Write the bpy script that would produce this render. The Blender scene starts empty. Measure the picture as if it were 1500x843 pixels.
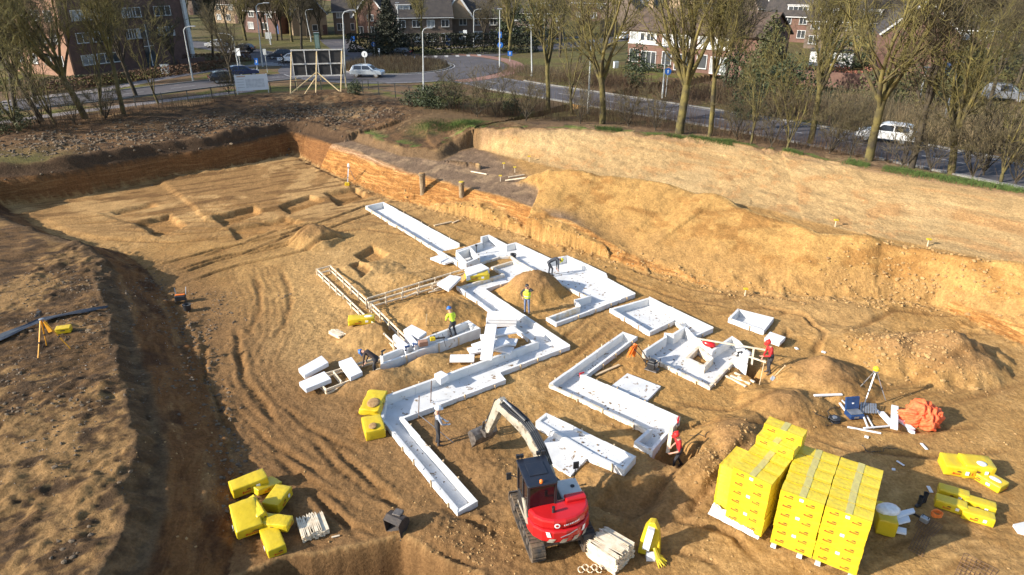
import bpy, bmesh, math, random
import numpy as np
from mathutils import Vector, Matrix
from math import radians as R, sin, cos, pi, sqrt, atan2

# ------------------------------------------------------------------ camera, light, exposure
scene = bpy.context.scene
COL = scene.collection
CAM_H, PITCH, FPX = 17.0, R(25.0), 1000.0
cam_d = bpy.data.cameras.new('camera'); cam = bpy.data.objects.new('camera', cam_d); COL.objects.link(cam)
cam.location = (0, 0, CAM_H); cam.rotation_euler = (R(90) - PITCH, 0, 0)
cam_d.sensor_width = 36; cam_d.lens = 24; cam_d.clip_end = 4000; cam_d.clip_start = 0.5
scene.camera = cam

SUN_ELEV, SUN_AZ = R(25), R(21)          # light travels towards (cos az, sin az)
world = bpy.data.worlds.new('World'); scene.world = world; world.use_nodes = True
wn = world.node_tree; wn.nodes.clear()
sky = wn.nodes.new('ShaderNodeTexSky'); sky.sky_type = 'NISHITA'; sky.sun_disc = False
sky.sun_elevation = SUN_ELEV
# direction towards the sun: (-cos az, -sin az); Blender's sky rotation is measured from +Y, clockwise
sky.sun_rotation = atan2(-cos(SUN_AZ), -sin(SUN_AZ))
bg = wn.nodes.new('ShaderNodeBackground'); bg.inputs['Strength'].default_value = 0.15
wo = wn.nodes.new('ShaderNodeOutputWorld')
wn.links.new(sky.outputs[0], bg.inputs[0]); wn.links.new(bg.outputs[0], wo.inputs[0])
sun_d = bpy.data.lights.new('sun', 'SUN'); sun_d.energy = 5.0; sun_d.angle = R(0.6); sun_d.color = (1.0, 0.93, 0.82)
sun = bpy.data.objects.new('sun', sun_d); COL.objects.link(sun)
ld = Vector((cos(SUN_AZ) * cos(SUN_ELEV), sin(SUN_AZ) * cos(SUN_ELEV), -sin(SUN_ELEV)))
sun.rotation_euler = ld.to_track_quat('-Z', 'Y').to_euler(); sun.location = (-60, -30, 60)
vs = scene.view_settings
vs.view_transform = 'Standard'; vs.look = 'None'; vs.exposure = 0.88; vs.gamma = 1.0; vs.use_curve_mapping = False

# ------------------------------------------------------------------ helpers
rnd = random.Random(7)
CP, SP = cos(PITCH), sin(PITCH)
G = 3.6                                   # street level above the pit floor

def P(u, v, z=0.0):
    """point of the plane at height z seen at pixel (u, v) of the 1500 x 843 photograph"""
    a = (u - 750) / FPX; b = (v - 421.5) / FPX
    dx, dy, dz = a, CP - b * SP, -SP - b * CP
    t = (z - CAM_H) / dz
    return Vector((dx * t, dy * t, z))

def PY(u, v, y):
    """point seen at (u, v) at ground distance y"""
    a = (u - 750) / FPX; b = (v - 421.5) / FPX
    t = y / (CP - b * SP)
    return Vector((a * t, y, CAM_H + (-SP - b * CP) * t))

def tag(o, label=None, cat=None, group=None, kind=None):
    if label: o['label'] = label
    if cat: o['category'] = cat
    if group: o['group'] = group
    if kind: o['kind'] = kind
    return o

def empty(name, loc=(0, 0, 0), rz=0.0):
    o = bpy.data.objects.new(name, None); COL.objects.link(o)
    o.location = loc; o.rotation_euler = (0, 0, rz); o.empty_display_size = 0.2
    return o

def thing(name, label, cat, loc=(0, 0, 0), rz=0.0, group=None):
    return tag(empty(name, loc, rz), label, cat, group)

def link_mesh(name, me, parent=None):
    o = bpy.data.objects.new(name, me); COL.objects.link(o)
    if parent is not None: o.parent = parent
    return o

def kids(o):
    return [c for c in bpy.data.objects if c.parent == o]

def copy_tree(o, loc=None, rz=None, label=None, group=None, scale=None, _par=None):
    c = o.copy(); COL.objects.link(c)
    if _par is not None: c.parent = _par
    if loc is not None: c.location = loc
    if rz is not None: c.rotation_euler = (0, 0, rz)
    if scale is not None: c.scale = scale if hasattr(scale, '__len__') else (scale,) * 3
    if label: c['label'] = label
    if group: c['group'] = group
    for ch in kids(o): copy_tree(ch, _par=c)
    return c

class MB:
    """collects vertices and faces, then links them as ONE mesh object"""
    def __init__(s): s.v = []; s.f = []; s.m = []; s.mi = 0
    def add(s, vs_, fs_):
        n = len(s.v); s.v += [tuple(p) for p in vs_]
        s.f += [tuple(i + n for i in f) for f in fs_]; s.m += [s.mi] * len(fs_); return s
    def box(s, c, size, rz=0.0, M=None, taper=1.0):
        hx, hy, hz = size[0] / 2, size[1] / 2, size[2] / 2
        pts = []
        for z in (-1, 1):
            k = taper if z > 0 else 1.0
            for (x, y) in ((-1, -1), (1, -1), (1, 1), (-1, 1)): pts.append(Vector((x * hx * k, y * hy * k, z * hz)))
        m = Matrix.Translation(Vector(c)) @ (M if M is not None else Matrix.Rotation(rz, 4, 'Z'))
        return s.add([m @ p for p in pts], [(3, 2, 1, 0), (4, 5, 6, 7), (0, 1, 5, 4), (1, 2, 6, 5), (2, 3, 7, 6), (3, 0, 4, 7)])
    def bar(s, a, b, w, h=None, up=(0, 0, 1)):
        """rectangular bar from a to b, w wide, h high"""
        a, b = Vector(a), Vector(b); h = w if h is None else h
        d = b - a; L = d.length
        if L < 1e-6: return s
        d.normalize(); u = Vector(up)
        if abs(d.dot(u)) > 0.98: u = Vector((1, 0, 0))
        sx = d.cross(u).normalized(); uz = sx.cross(d).normalized()
        pts = []
        for p in (a, b):
            for (i, j) in ((-1, -1), (1, -1), (1, 1), (-1, 1)): pts.append(p + sx * (i * w / 2) + uz * (j * h / 2))
        return s.add(pts, [(0, 1, 2, 3), (7, 6, 5, 4), (4, 5, 1, 0), (5, 6, 2, 1), (6, 7, 3, 2), (7, 4, 0, 3)])
    def tube(s, pts, rad, n=8, cap=True):
        pts = [Vector(p) for p in pts]
        rads = rad if hasattr(rad, '__len__') else [rad] * len(pts)
        base = len(s.v); ref = None
        for i, p in enumerate(pts):
            if i == 0: d = pts[1] - pts[0]
            elif i == len(pts) - 1: d = pts[-1] - pts[-2]
            else: d = (pts[i + 1] - pts[i]).normalized() + (pts[i] - pts[i - 1]).normalized()
            if d.length < 1e-9: d = Vector((0, 0, 1))
            d.normalize()
            if ref is None: ref = Vector((1, 0, 0)) if abs(d.x) < 0.8 else Vector((0, 1, 0))
            sx = d.cross(ref).normalized(); sy = d.cross(sx).normalized(); ref = -sy if False else ref
            for k in range(n):
                a = 2 * pi * k / n
                s.v.append(tuple(p + sx * (cos(a) * rads[i]) + sy * (sin(a) * rads[i])))
        for i in range(len(pts) - 1):
            for k in range(n):
                q = base + i * n; s.f.append((q + k, q + (k + 1) % n, q + n + (k + 1) % n, q + n + k)); s.m.append(s.mi)
        if cap:
            s.f.append(tuple(base + k for k in reversed(range(n)))); s.m.append(s.mi)
            q = base + (len(pts) - 1) * n
            s.f.append(tuple(q + k for k in range(n))); s.m.append(s.mi)
        return s
    def lathe(s, prof, c=(0, 0, 0), n=16, M=None):
        base = len(s.v); m = Matrix.Translation(Vector(c)) @ (M if M is not None else Matrix.Identity(4))
        for (r, z) in prof:
            for k in range(n):
                a = 2 * pi * k / n; s.v.append(tuple(m @ Vector((r * cos(a), r * sin(a), z))))
        for i in range(len(prof) - 1):
            for k in range(n):
                q = base + i * n; s.f.append((q + k, q + (k + 1) % n, q + n + (k + 1) % n, q + n + k)); s.m.append(s.mi)
        s.f.append(tuple(base + k for k in reversed(range(n)))); s.m.append(s.mi)
        q = base + (len(prof) - 1) * n; s.f.append(tuple(q + k for k in range(n))); s.m.append(s.mi)
        return s
    def prism(s, poly, z0, z1, M=None):
        """extruded plan polygon (counter-clockwise or not)"""
        n = len(poly)
        A = sum(poly[i][0] * poly[(i + 1) % n][1] - poly[(i + 1) % n][0] * poly[i][1] for i in range(n))
        if A < 0: poly = list(reversed(poly))
        pts = [Vector((p[0], p[1], z0)) for p in poly] + [Vector((p[0], p[1], z1)) for p in poly]
        if M is not None: pts = [M @ p for p in pts]
        fs_ = [tuple(reversed(range(n))), tuple(range(n, 2 * n))] + [(i, (i + 1) % n, n + (i + 1) % n, n + i) for i in range(n)]
        return s.add(pts, fs_)
    def sphere(s, c, r, n=12, m=8, sq=(1, 1, 1)):
        prof = [(max(1e-4, r * sin(pi * i / m)), -r * cos(pi * i / m)) for i in range(m + 1)]
        M = Matrix.Diagonal((sq[0], sq[1], sq[2], 1))
        return s.lathe(prof, c, n, M)
    def build(s, name, mats, parent=None, smooth=False, bevel=0.0, origin=None):
        me = bpy.data.meshes.new(name)
        vv = s.v
        if origin is not None: vv = [(p[0] - origin[0], p[1] - origin[1], p[2] - origin[2]) for p in vv]
        me.from_pydata(vv, [], s.f)
        if not isinstance(mats, (list, tuple)): mats = [mats]
        for m in mats: me.materials.append(m)
        if len(mats) > 1: me.polygons.foreach_set('material_index', s.m)
        if bevel > 0:
            bm = bmesh.new(); bm.from_mesh(me)
            bmesh.ops.remove_doubles(bm, verts=bm.verts, dist=1e-5)
            es = [e for e in bm.edges if len(e.link_faces) == 2 and e.calc_face_angle(0) > 0.5]
            bmesh.ops.bevel(bm, geom=es, offset=bevel, segments=2, profile=0.5, affect='EDGES', clamp_overlap=True)
            bm.to_mesh(me); bm.free()
        if smooth: me.polygons.foreach_set('use_smooth', [True] * len(me.polygons))
        me.update()
        o = link_mesh(name, me, parent)
        if origin is not None: o.location = origin
        return o

# ------------------------------------------------------------------ materials
def new_mat(name):
    m = bpy.data.materials.new(name); m.use_nodes = True
    nt = m.node_tree; b = nt.nodes['Principled BSDF']
    return m, nt, b

def pm(name, c1, c2=None, scale=6.0, rough=0.7, bump=0.0, bscale=None, metal=0.0, spots=None, detail=5, spec=None, coat=0.0, stretch=None, lo=0.35, hi=0.65):
    """noise-mixed procedural material; spots = (colour, scale, threshold)"""
    m, nt, b = new_mat(name); N, L = nt.nodes, nt.links
    c2 = c2 or tuple(x * 0.8 for x in c1)
    tc = N.new('ShaderNodeTexCoord'); src = tc.outputs['Object']
    if stretch:
        mp = N.new('ShaderNodeMapping'); mp.inputs['Scale'].default_value = stretch; L.new(src, mp.inputs[0]); src = mp.outputs[0]
    no = N.new('ShaderNodeTexNoise'); no.inputs['Scale'].default_value = scale; no.inputs['Detail'].default_value = detail
    L.new(src, no.inputs['Vector'])
    rp = N.new('ShaderNodeValToRGB'); rp.color_ramp.elements[0].position = lo; rp.color_ramp.elements[1].position = hi
    rp.color_ramp.elements[0].color = (*c2, 1); rp.color_ramp.elements[1].color = (*c1, 1)
    L.new(no.outputs['Fac'], rp.inputs[0]); out = rp.outputs[0]
    if spots:
        sc, ss, th = spots
        n2 = N.new('ShaderNodeTexNoise'); n2.inputs['Scale'].default_value = ss; n2.inputs['Detail'].default_value = 6; n2.inputs['Roughness'].default_value = 0.65
        L.new(src, n2.inputs['Vector'])
        r2 = N.new('ShaderNodeValToRGB'); r2.color_ramp.elements[0].position = th; r2.color_ramp.elements[1].position = min(1, th + 0.06)
        L.new(n2.outputs['Fac'], r2.inputs[0])
        mx = N.new('ShaderNodeMixRGB'); mx.inputs[2].default_value = (*sc, 1)
        L.new(r2.outputs[0], mx.inputs[0]); L.new(out, mx.inputs[1]); out = mx.outputs[0]
    L.new(out, b.inputs['Base Color'])
    b.inputs['Roughness'].default_value = rough; b.inputs['Metallic'].default_value = metal
    if spec is not None: b.inputs['Specular IOR Level'].default_value = spec
    if coat: b.inputs['Coat Weight'].default_value = coat; b.inputs['Coat Roughness'].default_value = 0.15
    if bump:
        n3 = N.new('ShaderNodeTexNoise'); n3.inputs['Scale'].default_value = bscale or scale * 4; n3.inputs['Detail'].default_value = 5
        L.new(src, n3.inputs['Vector'])
        bp = N.new('ShaderNodeBump'); bp.inputs['Strength'].default_value = bump; bp.inputs['Distance'].default_value = 0.05
        L.new(n3.outputs['Fac'], bp.inputs['Height']); L.new(bp.outputs[0], b.inputs['Normal'])
    return m

# ------------------------------------------------------------------ numpy noise
def _hash(ix, iy, seed):
    h = (ix.astype(np.int64) * 374761393 + iy.astype(np.int64) * 668265263 + seed * 974634777) & 0xffffffff
    h = ((h ^ (h >> 13)) * 1274126177) & 0xffffffff
    h = (h ^ (h >> 16)) & 0xffff
    return h / 65535.0
def vnoise(x, y, seed=0):
    xi = np.floor(x); yi = np.floor(y); fx = x - xi; fy = y - yi
    fx = fx * fx * (3 - 2 * fx); fy = fy * fy * (3 - 2 * fy)
    a = _hash(xi, yi, seed); b = _hash(xi + 1, yi, seed); c = _hash(xi, yi + 1, seed); d = _hash(xi + 1, yi + 1, seed)
    return (a + (b - a) * fx) * (1 - fy) + (c + (d - c) * fx) * fy
def fbm(x, y, seed=0, o=4, gain=0.5):
    s = 0; a = 1; t = 0
    for i in range(o):
        s = s + a * vnoise(x * 2 ** i * 1.02 + i * 17.3, y * 2 ** i * 0.98 - i * 9.1, seed + i); t += a; a *= gain
    return s / t - 0.5
def ss(a, b, x):
    t = np.clip((x - a) / (b - a), 0, 1); return t * t * (3 - 2 * t)
def lerp(a, b, t): return a + (b - a) * t

def poly_dist(X, Y, pts, closed=False, attrs=None):
    """distance to a polyline, arc length of the nearest point, interpolated attributes, side (+ = left)"""
    n = len(pts); best = np.full(X.shape, 1e18); arc = np.zeros(X.shape); side = np.zeros(X.shape)
    A = None if attrs is None else np.zeros(X.shape + (len(attrs[0]),))
    acc = 0.0
    for i in range(n if closed else n - 1):
        ax, ay = pts[i][0], pts[i][1]; bx, by = pts[(i + 1) % n][0], pts[(i + 1) % n][1]
        dx, dy = bx - ax, by - ay; L2 = dx * dx + dy * dy + 1e-12
        t = np.clip(((X - ax) * dx + (Y - ay) * dy) / L2, 0, 1)
        d2 = (X - ax - t * dx) ** 2 + (Y - ay - t * dy) ** 2
        m = d2 < best
        best = np.where(m, d2, best); arc = np.where(m, acc + t * sqrt(L2), arc)
        side = np.where(m, np.sign(dx * (Y - ay) - dy * (X - ax)), side)
        if A is not None:
            v = np.array(attrs[i])[None, :] * (1 - t.reshape(-1, 1)) + np.array(attrs[(i + 1) % n])[None, :] * t.reshape(-1, 1)
            v = v.reshape(X.shape + (-1,)); A = np.where(m[..., None], v, A)
        acc += sqrt(L2)
    return np.sqrt(best), arc, A, side
def inside(X, Y, pts):
    r = np.zeros(X.shape, bool); n = len(pts)
    for i in range(n):
        ax, ay = pts[i][0], pts[i][1]; bx, by = pts[(i + 1) % n][0], pts[(i + 1) % n][1]
        c = ((ay > Y) != (by > Y)) & (X < (bx - ax) * (Y - ay) / ((by - ay) if abs(by - ay) > 1e-9 else 1e-9) + ax)
        r ^= c
    return r
# ------------------------------------------------------------------ plan outlines of the white foundation units: top-rim pixels, wall height
# name: (rim pixels, rim height, {edge index: wall height (0 = open)}, hole or None)
UNITS = {
 'strip': ([(535, 302), (562, 296), (673, 357), (640, 365)], .28, {2: 0, 3: .18}, None),
 'head': ([(640, 366), (668, 367), (704, 355), (704, 347), (716, 344), (743, 358), (756, 355), (807, 379), (831, 374), (888, 400), (891, 408), (931, 429), (815, 472), (800, 463), (846, 446), (841, 439), (861, 433), (800, 405), (776, 391), (762, 383), (748, 373), (732, 374), (680, 390)], .30,
          {0: 0, 11: .22, 12: .22, 13: .2, 16: .2, 17: .2, 18: .2, 19: .16, 20: .16, 21: .16, 22: .3}, None),
 'zigzag': ([(668, 419), (735, 399), (719, 389), (752, 379), (776, 393), (777, 404), (709, 424), (835, 507), (733, 546), (741, 556), (592, 613), (700, 734), (670, 751), (557, 612), (562, 584), (784, 503)], .22,
            {0: .12, 1: .12, 2: .12, 3: .12, 4: .12, 14: .34, 6: .3}, None),
 'tray_bend': ([(893, 452), (951, 436), (1045, 481), (1016, 494), (1000, 479), (988, 470), (952, 487)], .24, {3: .2, 4: .2, 1: .3}, None),
 'crooked': ([(941, 514), (973, 493), (973, 487), (985, 489), (1004, 477), (1019, 493), (1043, 511), (1072, 492), (1084, 500), (1098, 516), (1095, 535), (1075, 527), (1041, 562)], .38, {12: .18, 11: .18}, [(1023, 513), (1040, 527), (1030, 537), (1009, 527)]),
 'small_tray': ([(1067, 466), (1081, 452), (1134, 466), (1119, 485)], .26, {}, None),
 'elbow': ([(804, 562), (912, 486), (934, 493), (856, 553), (996, 615), (956, 661), (929, 647), (949, 629)], .24, {7: .16, 3: .4}, None),
 'beam': ([(785, 616), (800, 605), (932, 668), (915, 689), (866, 666)], .40, {}, None),
 'double_wall': ([(556, 521), (686, 469), (704, 481), (684, 488), (557, 535)], .52, {4: 0}, None),
}
FLAT_SLABS = {'slab_a': ([(919, 547), (968, 566), (944, 591), (896, 565)], .12), 'slab_b': ([(811, 633), (867, 664), (836, 697), (781, 662)], .12)}
UNIT_XY = {k: [tuple(P(u, v, h)[:2]) for (u, v) in pp] for k, (pp, h, _, _) in UNITS.items()}
SLAB_XY = {k: [tuple(P(u, v, h)[:2]) for (u, v) in pp] for k, (pp, h) in FLAT_SLABS.items()}
# the timber formwork channel (rail lines on the ground)
TIMBER = [[(465, 398), (578, 507)], [(484, 393), (538, 444)], [(538, 441), (682, 397)], [(545, 449), (600, 503)], [(540, 447), (655, 413)], [(465, 398), (484, 393)]]
FLOORZ = {'beam': .30, 'double_wall': .12, 'zigzag': -.10, 'small_tray': -.12}
HOLE_XY = [tuple(P(u, v, .1)[:2]) for (u, v) in UNITS['crooked'][3]]
# streets: centre line pixels at street level, width
def SG(u, v): return P(u, v, G)
RB = SG(579, 98); RB = Vector((RB.x, RB.y, G)); RB_IN, RB_OUT = 8.6, 17.0
ROADS = [([(655, 112), (700, 117), (760, 128), (850, 142), (950, 158), (1050, 174), (1150, 191), (1250, 209), (1350, 228), (1500, 257), (1750, 306)], 7.6),
         ([(-120, 178), (0, 159), (150, 142), (300, 124), (380, 116), (450, 110), (520, 106)], 6.2),
         ([(500, 99), (430, 93), (380, 80), (310, 68), (240, 60), (150, 52)], 7.0),
         ([(640, 90), (700, 81), (760, 74), (830, 67), (900, 58), (960, 50)], 7.0),
         ([(560, 86), (520, 76), (500, 66), (490, 58)], 6.0)]
ROAD_XY = [([tuple(SG(*q)[:2]) for q in pp], w) for pp, w in ROADS]
# ------------------------------------------------------------------ the ground: pit, banks, spoil heaps, streets' level
def xy(u, v, z=0.0):
    p = P(u, v, z); return (p.x, p.y)

TOE_FAR = [xy(5, 303), xy(60, 297), xy(115, 288), xy(215, 268), xy(320, 251), xy(375, 239), xy(430, 226)]
TOE_R = [xy(*q) for q in ((515, 268), (575, 293), (640, 307), (700, 323), (800, 354), (870, 372), (940, 397), (1060, 422), (1140, 432), (1212, 440), (1290, 443), (1362, 447), (1432, 476), (1500, 508))]
TOE_X = [(46, 8), (46, -20), (-7, -20)]
TOE_L = [xy(*q) for q in ((338, 850), (350, 760), (346, 690), (332, 640), (300, 560), (262, 470), (240, 432), (225, 407), (212, 392), (175, 372), (132, 361), (95, 353), (50, 330), (15, 309))]
TOE = TOE_FAR + TOE_R + TOE_X + TOE_L

def wl(pts): return [P(*q) for q in pts]
LIP = wl([(432, 195, 2.2), (470, 208, 2.1), (512, 218, 2.0), (580, 245, 1.85), (616, 257, 1.7), (690, 277, 1.55), (750, 293, 1.5), (800, 313, 1.45), (870, 335, 1.4), (940, 357, 1.4), (1060, 388, 1.5), (1180, 405, 1.5), (1300, 408, 1.6), (1400, 416, 1.6), (1500, 450, 1.6), (1600, 480, 1.6)])
BACK = wl([(436, 188, 2.3), (470, 196, 2.2), (520, 207, 2.1), (590, 228, 2), (642, 236, 2), (672, 222, 2), (692, 216, 2), (790, 240, 2), (890, 262, 2), (1010, 285, 2), (1125, 307, 2), (1220, 333, 2), (1350, 358, 2), (1500, 390, 2), (1650, 420, 2)])
TOPL = wl([(438, 168, 3.1), (470, 183, 2.8), (530, 197, 2.65), (600, 218, 2.5), (642, 220, 2.55), (666, 205, 2.9), (698, 188, 3.8), (840, 190, 3.9), (940, 197, 3.9), (1060, 210, 3.9), (1200, 232, 3.9), (1350, 260, 3.9), (1500, 283, 3.9), (1700, 320, 3.9)])

def _near(pt, line):
    X = np.array([pt[0]]); Y = np.array([pt[1]])
    d, _, A, _ = poly_dist(X, Y, line, attrs=[(p[2],) for p in line]); return float(d[0]), float(A[0, 0])
ATT = []
for i, t in enumerate(TOE):
    if i < len(TOE_FAR): ATT.append((.6, 2.0 if i else 2.1, 1.2, 2.2, 1.7, 2.9, 0, 0))
    elif i < len(TOE_FAR) + len(TOE_R):
        a, b, c = _near(t, LIP), _near(t, BACK), _near(t, TOPL)
        w1 = max(.75, a[0]); w2 = max(w1 + .5, b[0]); w3 = max(w2 + .3, c[0]); ATT.append((w1, a[1], w2, b[1], w3, c[1], 1, 0))
    elif i < len(TOE_FAR) + len(TOE_R) + len(TOE_X): ATT.append((3, 2, 4, 2.2, 5, 3, 1, 0))
    else:
        k = i - len(TOE_FAR) - len(TOE_R) - len(TOE_X)
        if k <= 5: ATT.append((2.1, 1.1, 2.7, 1.22, 3.0, 1.65, 0, 1))
        elif k == 6: ATT.append((2.1, 1.15, 2.5, 1.4, 2.9, 1.65, 0, 1))
        else: ATT.append((1.7, 1.1, 2.2, 1.5, 2.6, 1.65, 0, 1))
# the first right-bank vertex after the corner keeps the corner's steepness
RIDGE = [P(*q) for q in ((768, 264, 1.9), (785, 256, 2.3), (805, 250, 2.65), (835, 250, 2.9), (870, 256, 2.9), (940, 263, 2.9), (1000, 276, 2.8), (1060, 291, 2.8), (1110, 314, 2.6), (1160, 325, 2.6), (1200, 340, 2.7), (1290, 350, 2.6), (1400, 372, 2.5), (1500, 388, 2.6), (1650, 420, 2.6))]
HOLE = [xy(335, 850), xy(420, 817), xy(500, 806), xy(590, 789), xy(622, 806), xy(660, 824), xy(705, 843)]
HOLE += [(HOLE[-1][0] + .3, 12), (HOLE[0][0], 12)]

# mounds: u, v, radius, height, stretch along (angle, factor)
MOUNDS = [(463, 352, 2.0, 1.15, 0, 1), (782, 426, 2.1, 1.35, .5, 1.2), (1375, 528, 2.6, 1.6, 0, 1.25), (1310, 520, 2.2, 1.1, 0, 1.2), (1205, 560, 2.3, 1.2, .2, 1.1), (1150, 600, 1.8, .9, 0, 1.3),
          (1075, 655, 1.6, 1.0, .9, 1.9), (1035, 690, 1.2, .7, .9, 1.6), (640, 462, 2.3, .75, 0, 1.3), (548, 492, 1.6, .7, 0, 1.3), (600, 412, 1.6, .45, 0, 2), (690, 405, .9, .5, 0, 1),
          (530, 398, 1.8, .5, .3, 1.6), (560, 560, 1.3, .55, .4, 1.7), (620, 535, 1.1, .5, .4, 1.8), (1095, 560, 1.0, .35, 0, 1), (1250, 500, 2.0, .5, 0, 1.5), (730, 690, .9, .3, 0, 1.5),
          (690, 655, 1.2, .25, 0, 1.5), (640, 775, 1.2, .3, 0, 1.6), (905, 705, 1.1, .35, 0, 2.0), (1200, 690, 1.1, .2, 0, 1), (520, 440, 1.2, .3, 0, 1.4), (1240, 455, 2.4, .35, 0, 2)]
# dug-out rectangles: pixel corners, depth
DUG = [([(952, 668), (985, 640), (1030, 668), (1000, 690)], .75), ([(1078, 548), (1092, 530), (1128, 545), (1112, 568)], .7),
       ([(860, 740), (905, 705), (990, 700), (975, 735), (930, 765)], .35),
       ([(196, 326), (250, 313), (275, 330), (228, 350)], .45), ([(160, 310), (222, 296), (232, 303), (175, 316)], .35), ([(310, 318), (372, 303), (385, 312), (330, 332)], .5),
       ([(335, 333), (420, 318), (450, 325), (345, 352)], .35), ([(408, 303), (455, 288), (478, 295), (425, 315)], .4), ([(472, 285), (520, 276), (548, 288), (495, 303)], .45),
       ([(515, 374), (545, 358), (570, 372), (540, 392)], .4), ([(505, 392), (525, 382), (548, 400), (530, 412)], .35),
       ([(683, 630), (720, 618), (735, 634), (690, 648)], .15)]
STEPS = [([(228, 264), (330, 248), (428, 230), (498, 262), (530, 286), (452, 300), (372, 312), (302, 324), (268, 296)], .17), ([(60, 322), (150, 312), (200, 330), (240, 352), (150, 352), (100, 345)], .16), ([(560, 336), (640, 325), (700, 345), (640, 365)], .08)]
LANES = [([(365, 395), (385, 440), (385, 490), (360, 540), (400, 600)], 1.7, 0.0217), ([(330, 500), (350, 580), (430, 660), (540, 745), (600, 775)], 2.0, 0.0217), ([(240, 400), (340, 375), (450, 345), (560, 315)], 1.8, 0.0186), ([(100, 345), (230, 340), (360, 345), (440, 330)], 1.6, 0.0186), ([(960, 790), (1000, 740), (1060, 690)], 1.3, 0.0186), ([(1000, 700), (1090, 640), (1170, 600)], 1.2, 0.0124), ([(1180, 640), (1300, 620), (1480, 570)], 1.8, 0.0124), ([(820, 560), (890, 480), (960, 450), (1080, 440), (1200, 470)], 1.6, 0.0093), ([(620, 780), (700, 800), (780, 830)], 1.4, 0.0217), ([(1280, 830), (1400, 800), (1490, 800)], 1.5, 0.0155)]
# ruts: pixel polyline, half spacing (m), depth
RUTS = [([(420, 640), (470, 700), (530, 745), (600, 768)], .75, .07), ([(395, 690), (450, 735), (520, 775)], .75, .06), ([(300, 385), (420, 340), (540, 330), (640, 345)], .8, .06), ([(860, 600), (960, 620), (1060, 600)], .7, .05), ([(760, 540), (820, 520), (880, 470), (930, 445)], .7, .05), ([(900, 790), (980, 780), (1060, 800), (1100, 843)], .7, .09), ([(1180, 620), (1240, 640), (1340, 650), (1480, 640)], .8, .07), ([(1300, 840), (1380, 800), (1480, 810)], .7, .06), ([(900, 395), (1000, 430), (1090, 445)], .8, .05), ([(1020, 455), (1110, 440), (1200, 462)], .8, .06), ([(150, 345), (260, 350), (400, 335)], .8, .07), ([(60, 330), (200, 320), (330, 310), (460, 300)], .8, .06),([(390, 395), (404, 430), (398, 470), (372, 505)], .8, .05), ([(240, 395), (320, 372), (420, 350), (520, 315), (560, 300)], .8, .14),
        ([(260, 410), (340, 384), (440, 362), (520, 338)], .8, .12), ([(190, 330), (300, 330), (420, 330), (470, 318)], .8, .1),
        ([(440, 650), (490, 700), (540, 750), (580, 780)], .9, .10), ([(380, 600), (430, 640), (520, 690)], .8, .08), ([(960, 765), (1000, 720), (1080, 640)], .7, .1),
        ([(1130, 475), (1160, 470), (1180, 490), (1160, 520)], .8, .12), ([(1190, 600), (1300, 590), (1420, 560), (1500, 540)], .9, .06), ([(960, 600), (1080, 620), (1180, 600)], .8, .05),
        ([(620, 770), (680, 790), (740, 815)], .8, .12), ([(320, 480), (330, 560), (380, 640)], .8, .1), ([(1250, 510), (1330, 470), (1480, 480)], .9, .07)]

def inset_np(poly, t):
    cx = sum(p[0] for p in poly) / len(poly); n = len(poly)
    A = sum(poly[i][0] * poly[(i + 1) % n][1] - poly[(i + 1) % n][0] * poly[i][1] for i in range(n)); sg = 1 if A > 0 else -1; out = []
    for i in range(n):
        p0, p1, p2 = Vector(poly[i - 1]), Vector(poly[i]), Vector(poly[(i + 1) % n])
        d1 = (p1 - p0).normalized(); d2 = (p2 - p1).normalized(); k = (Vector((-d1.y, d1.x)) + Vector((-d2.y, d2.x))) * sg
        q = p1 + k * (t / max(.5, k.length)); out.append((q.x, q.y))
    return out

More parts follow.
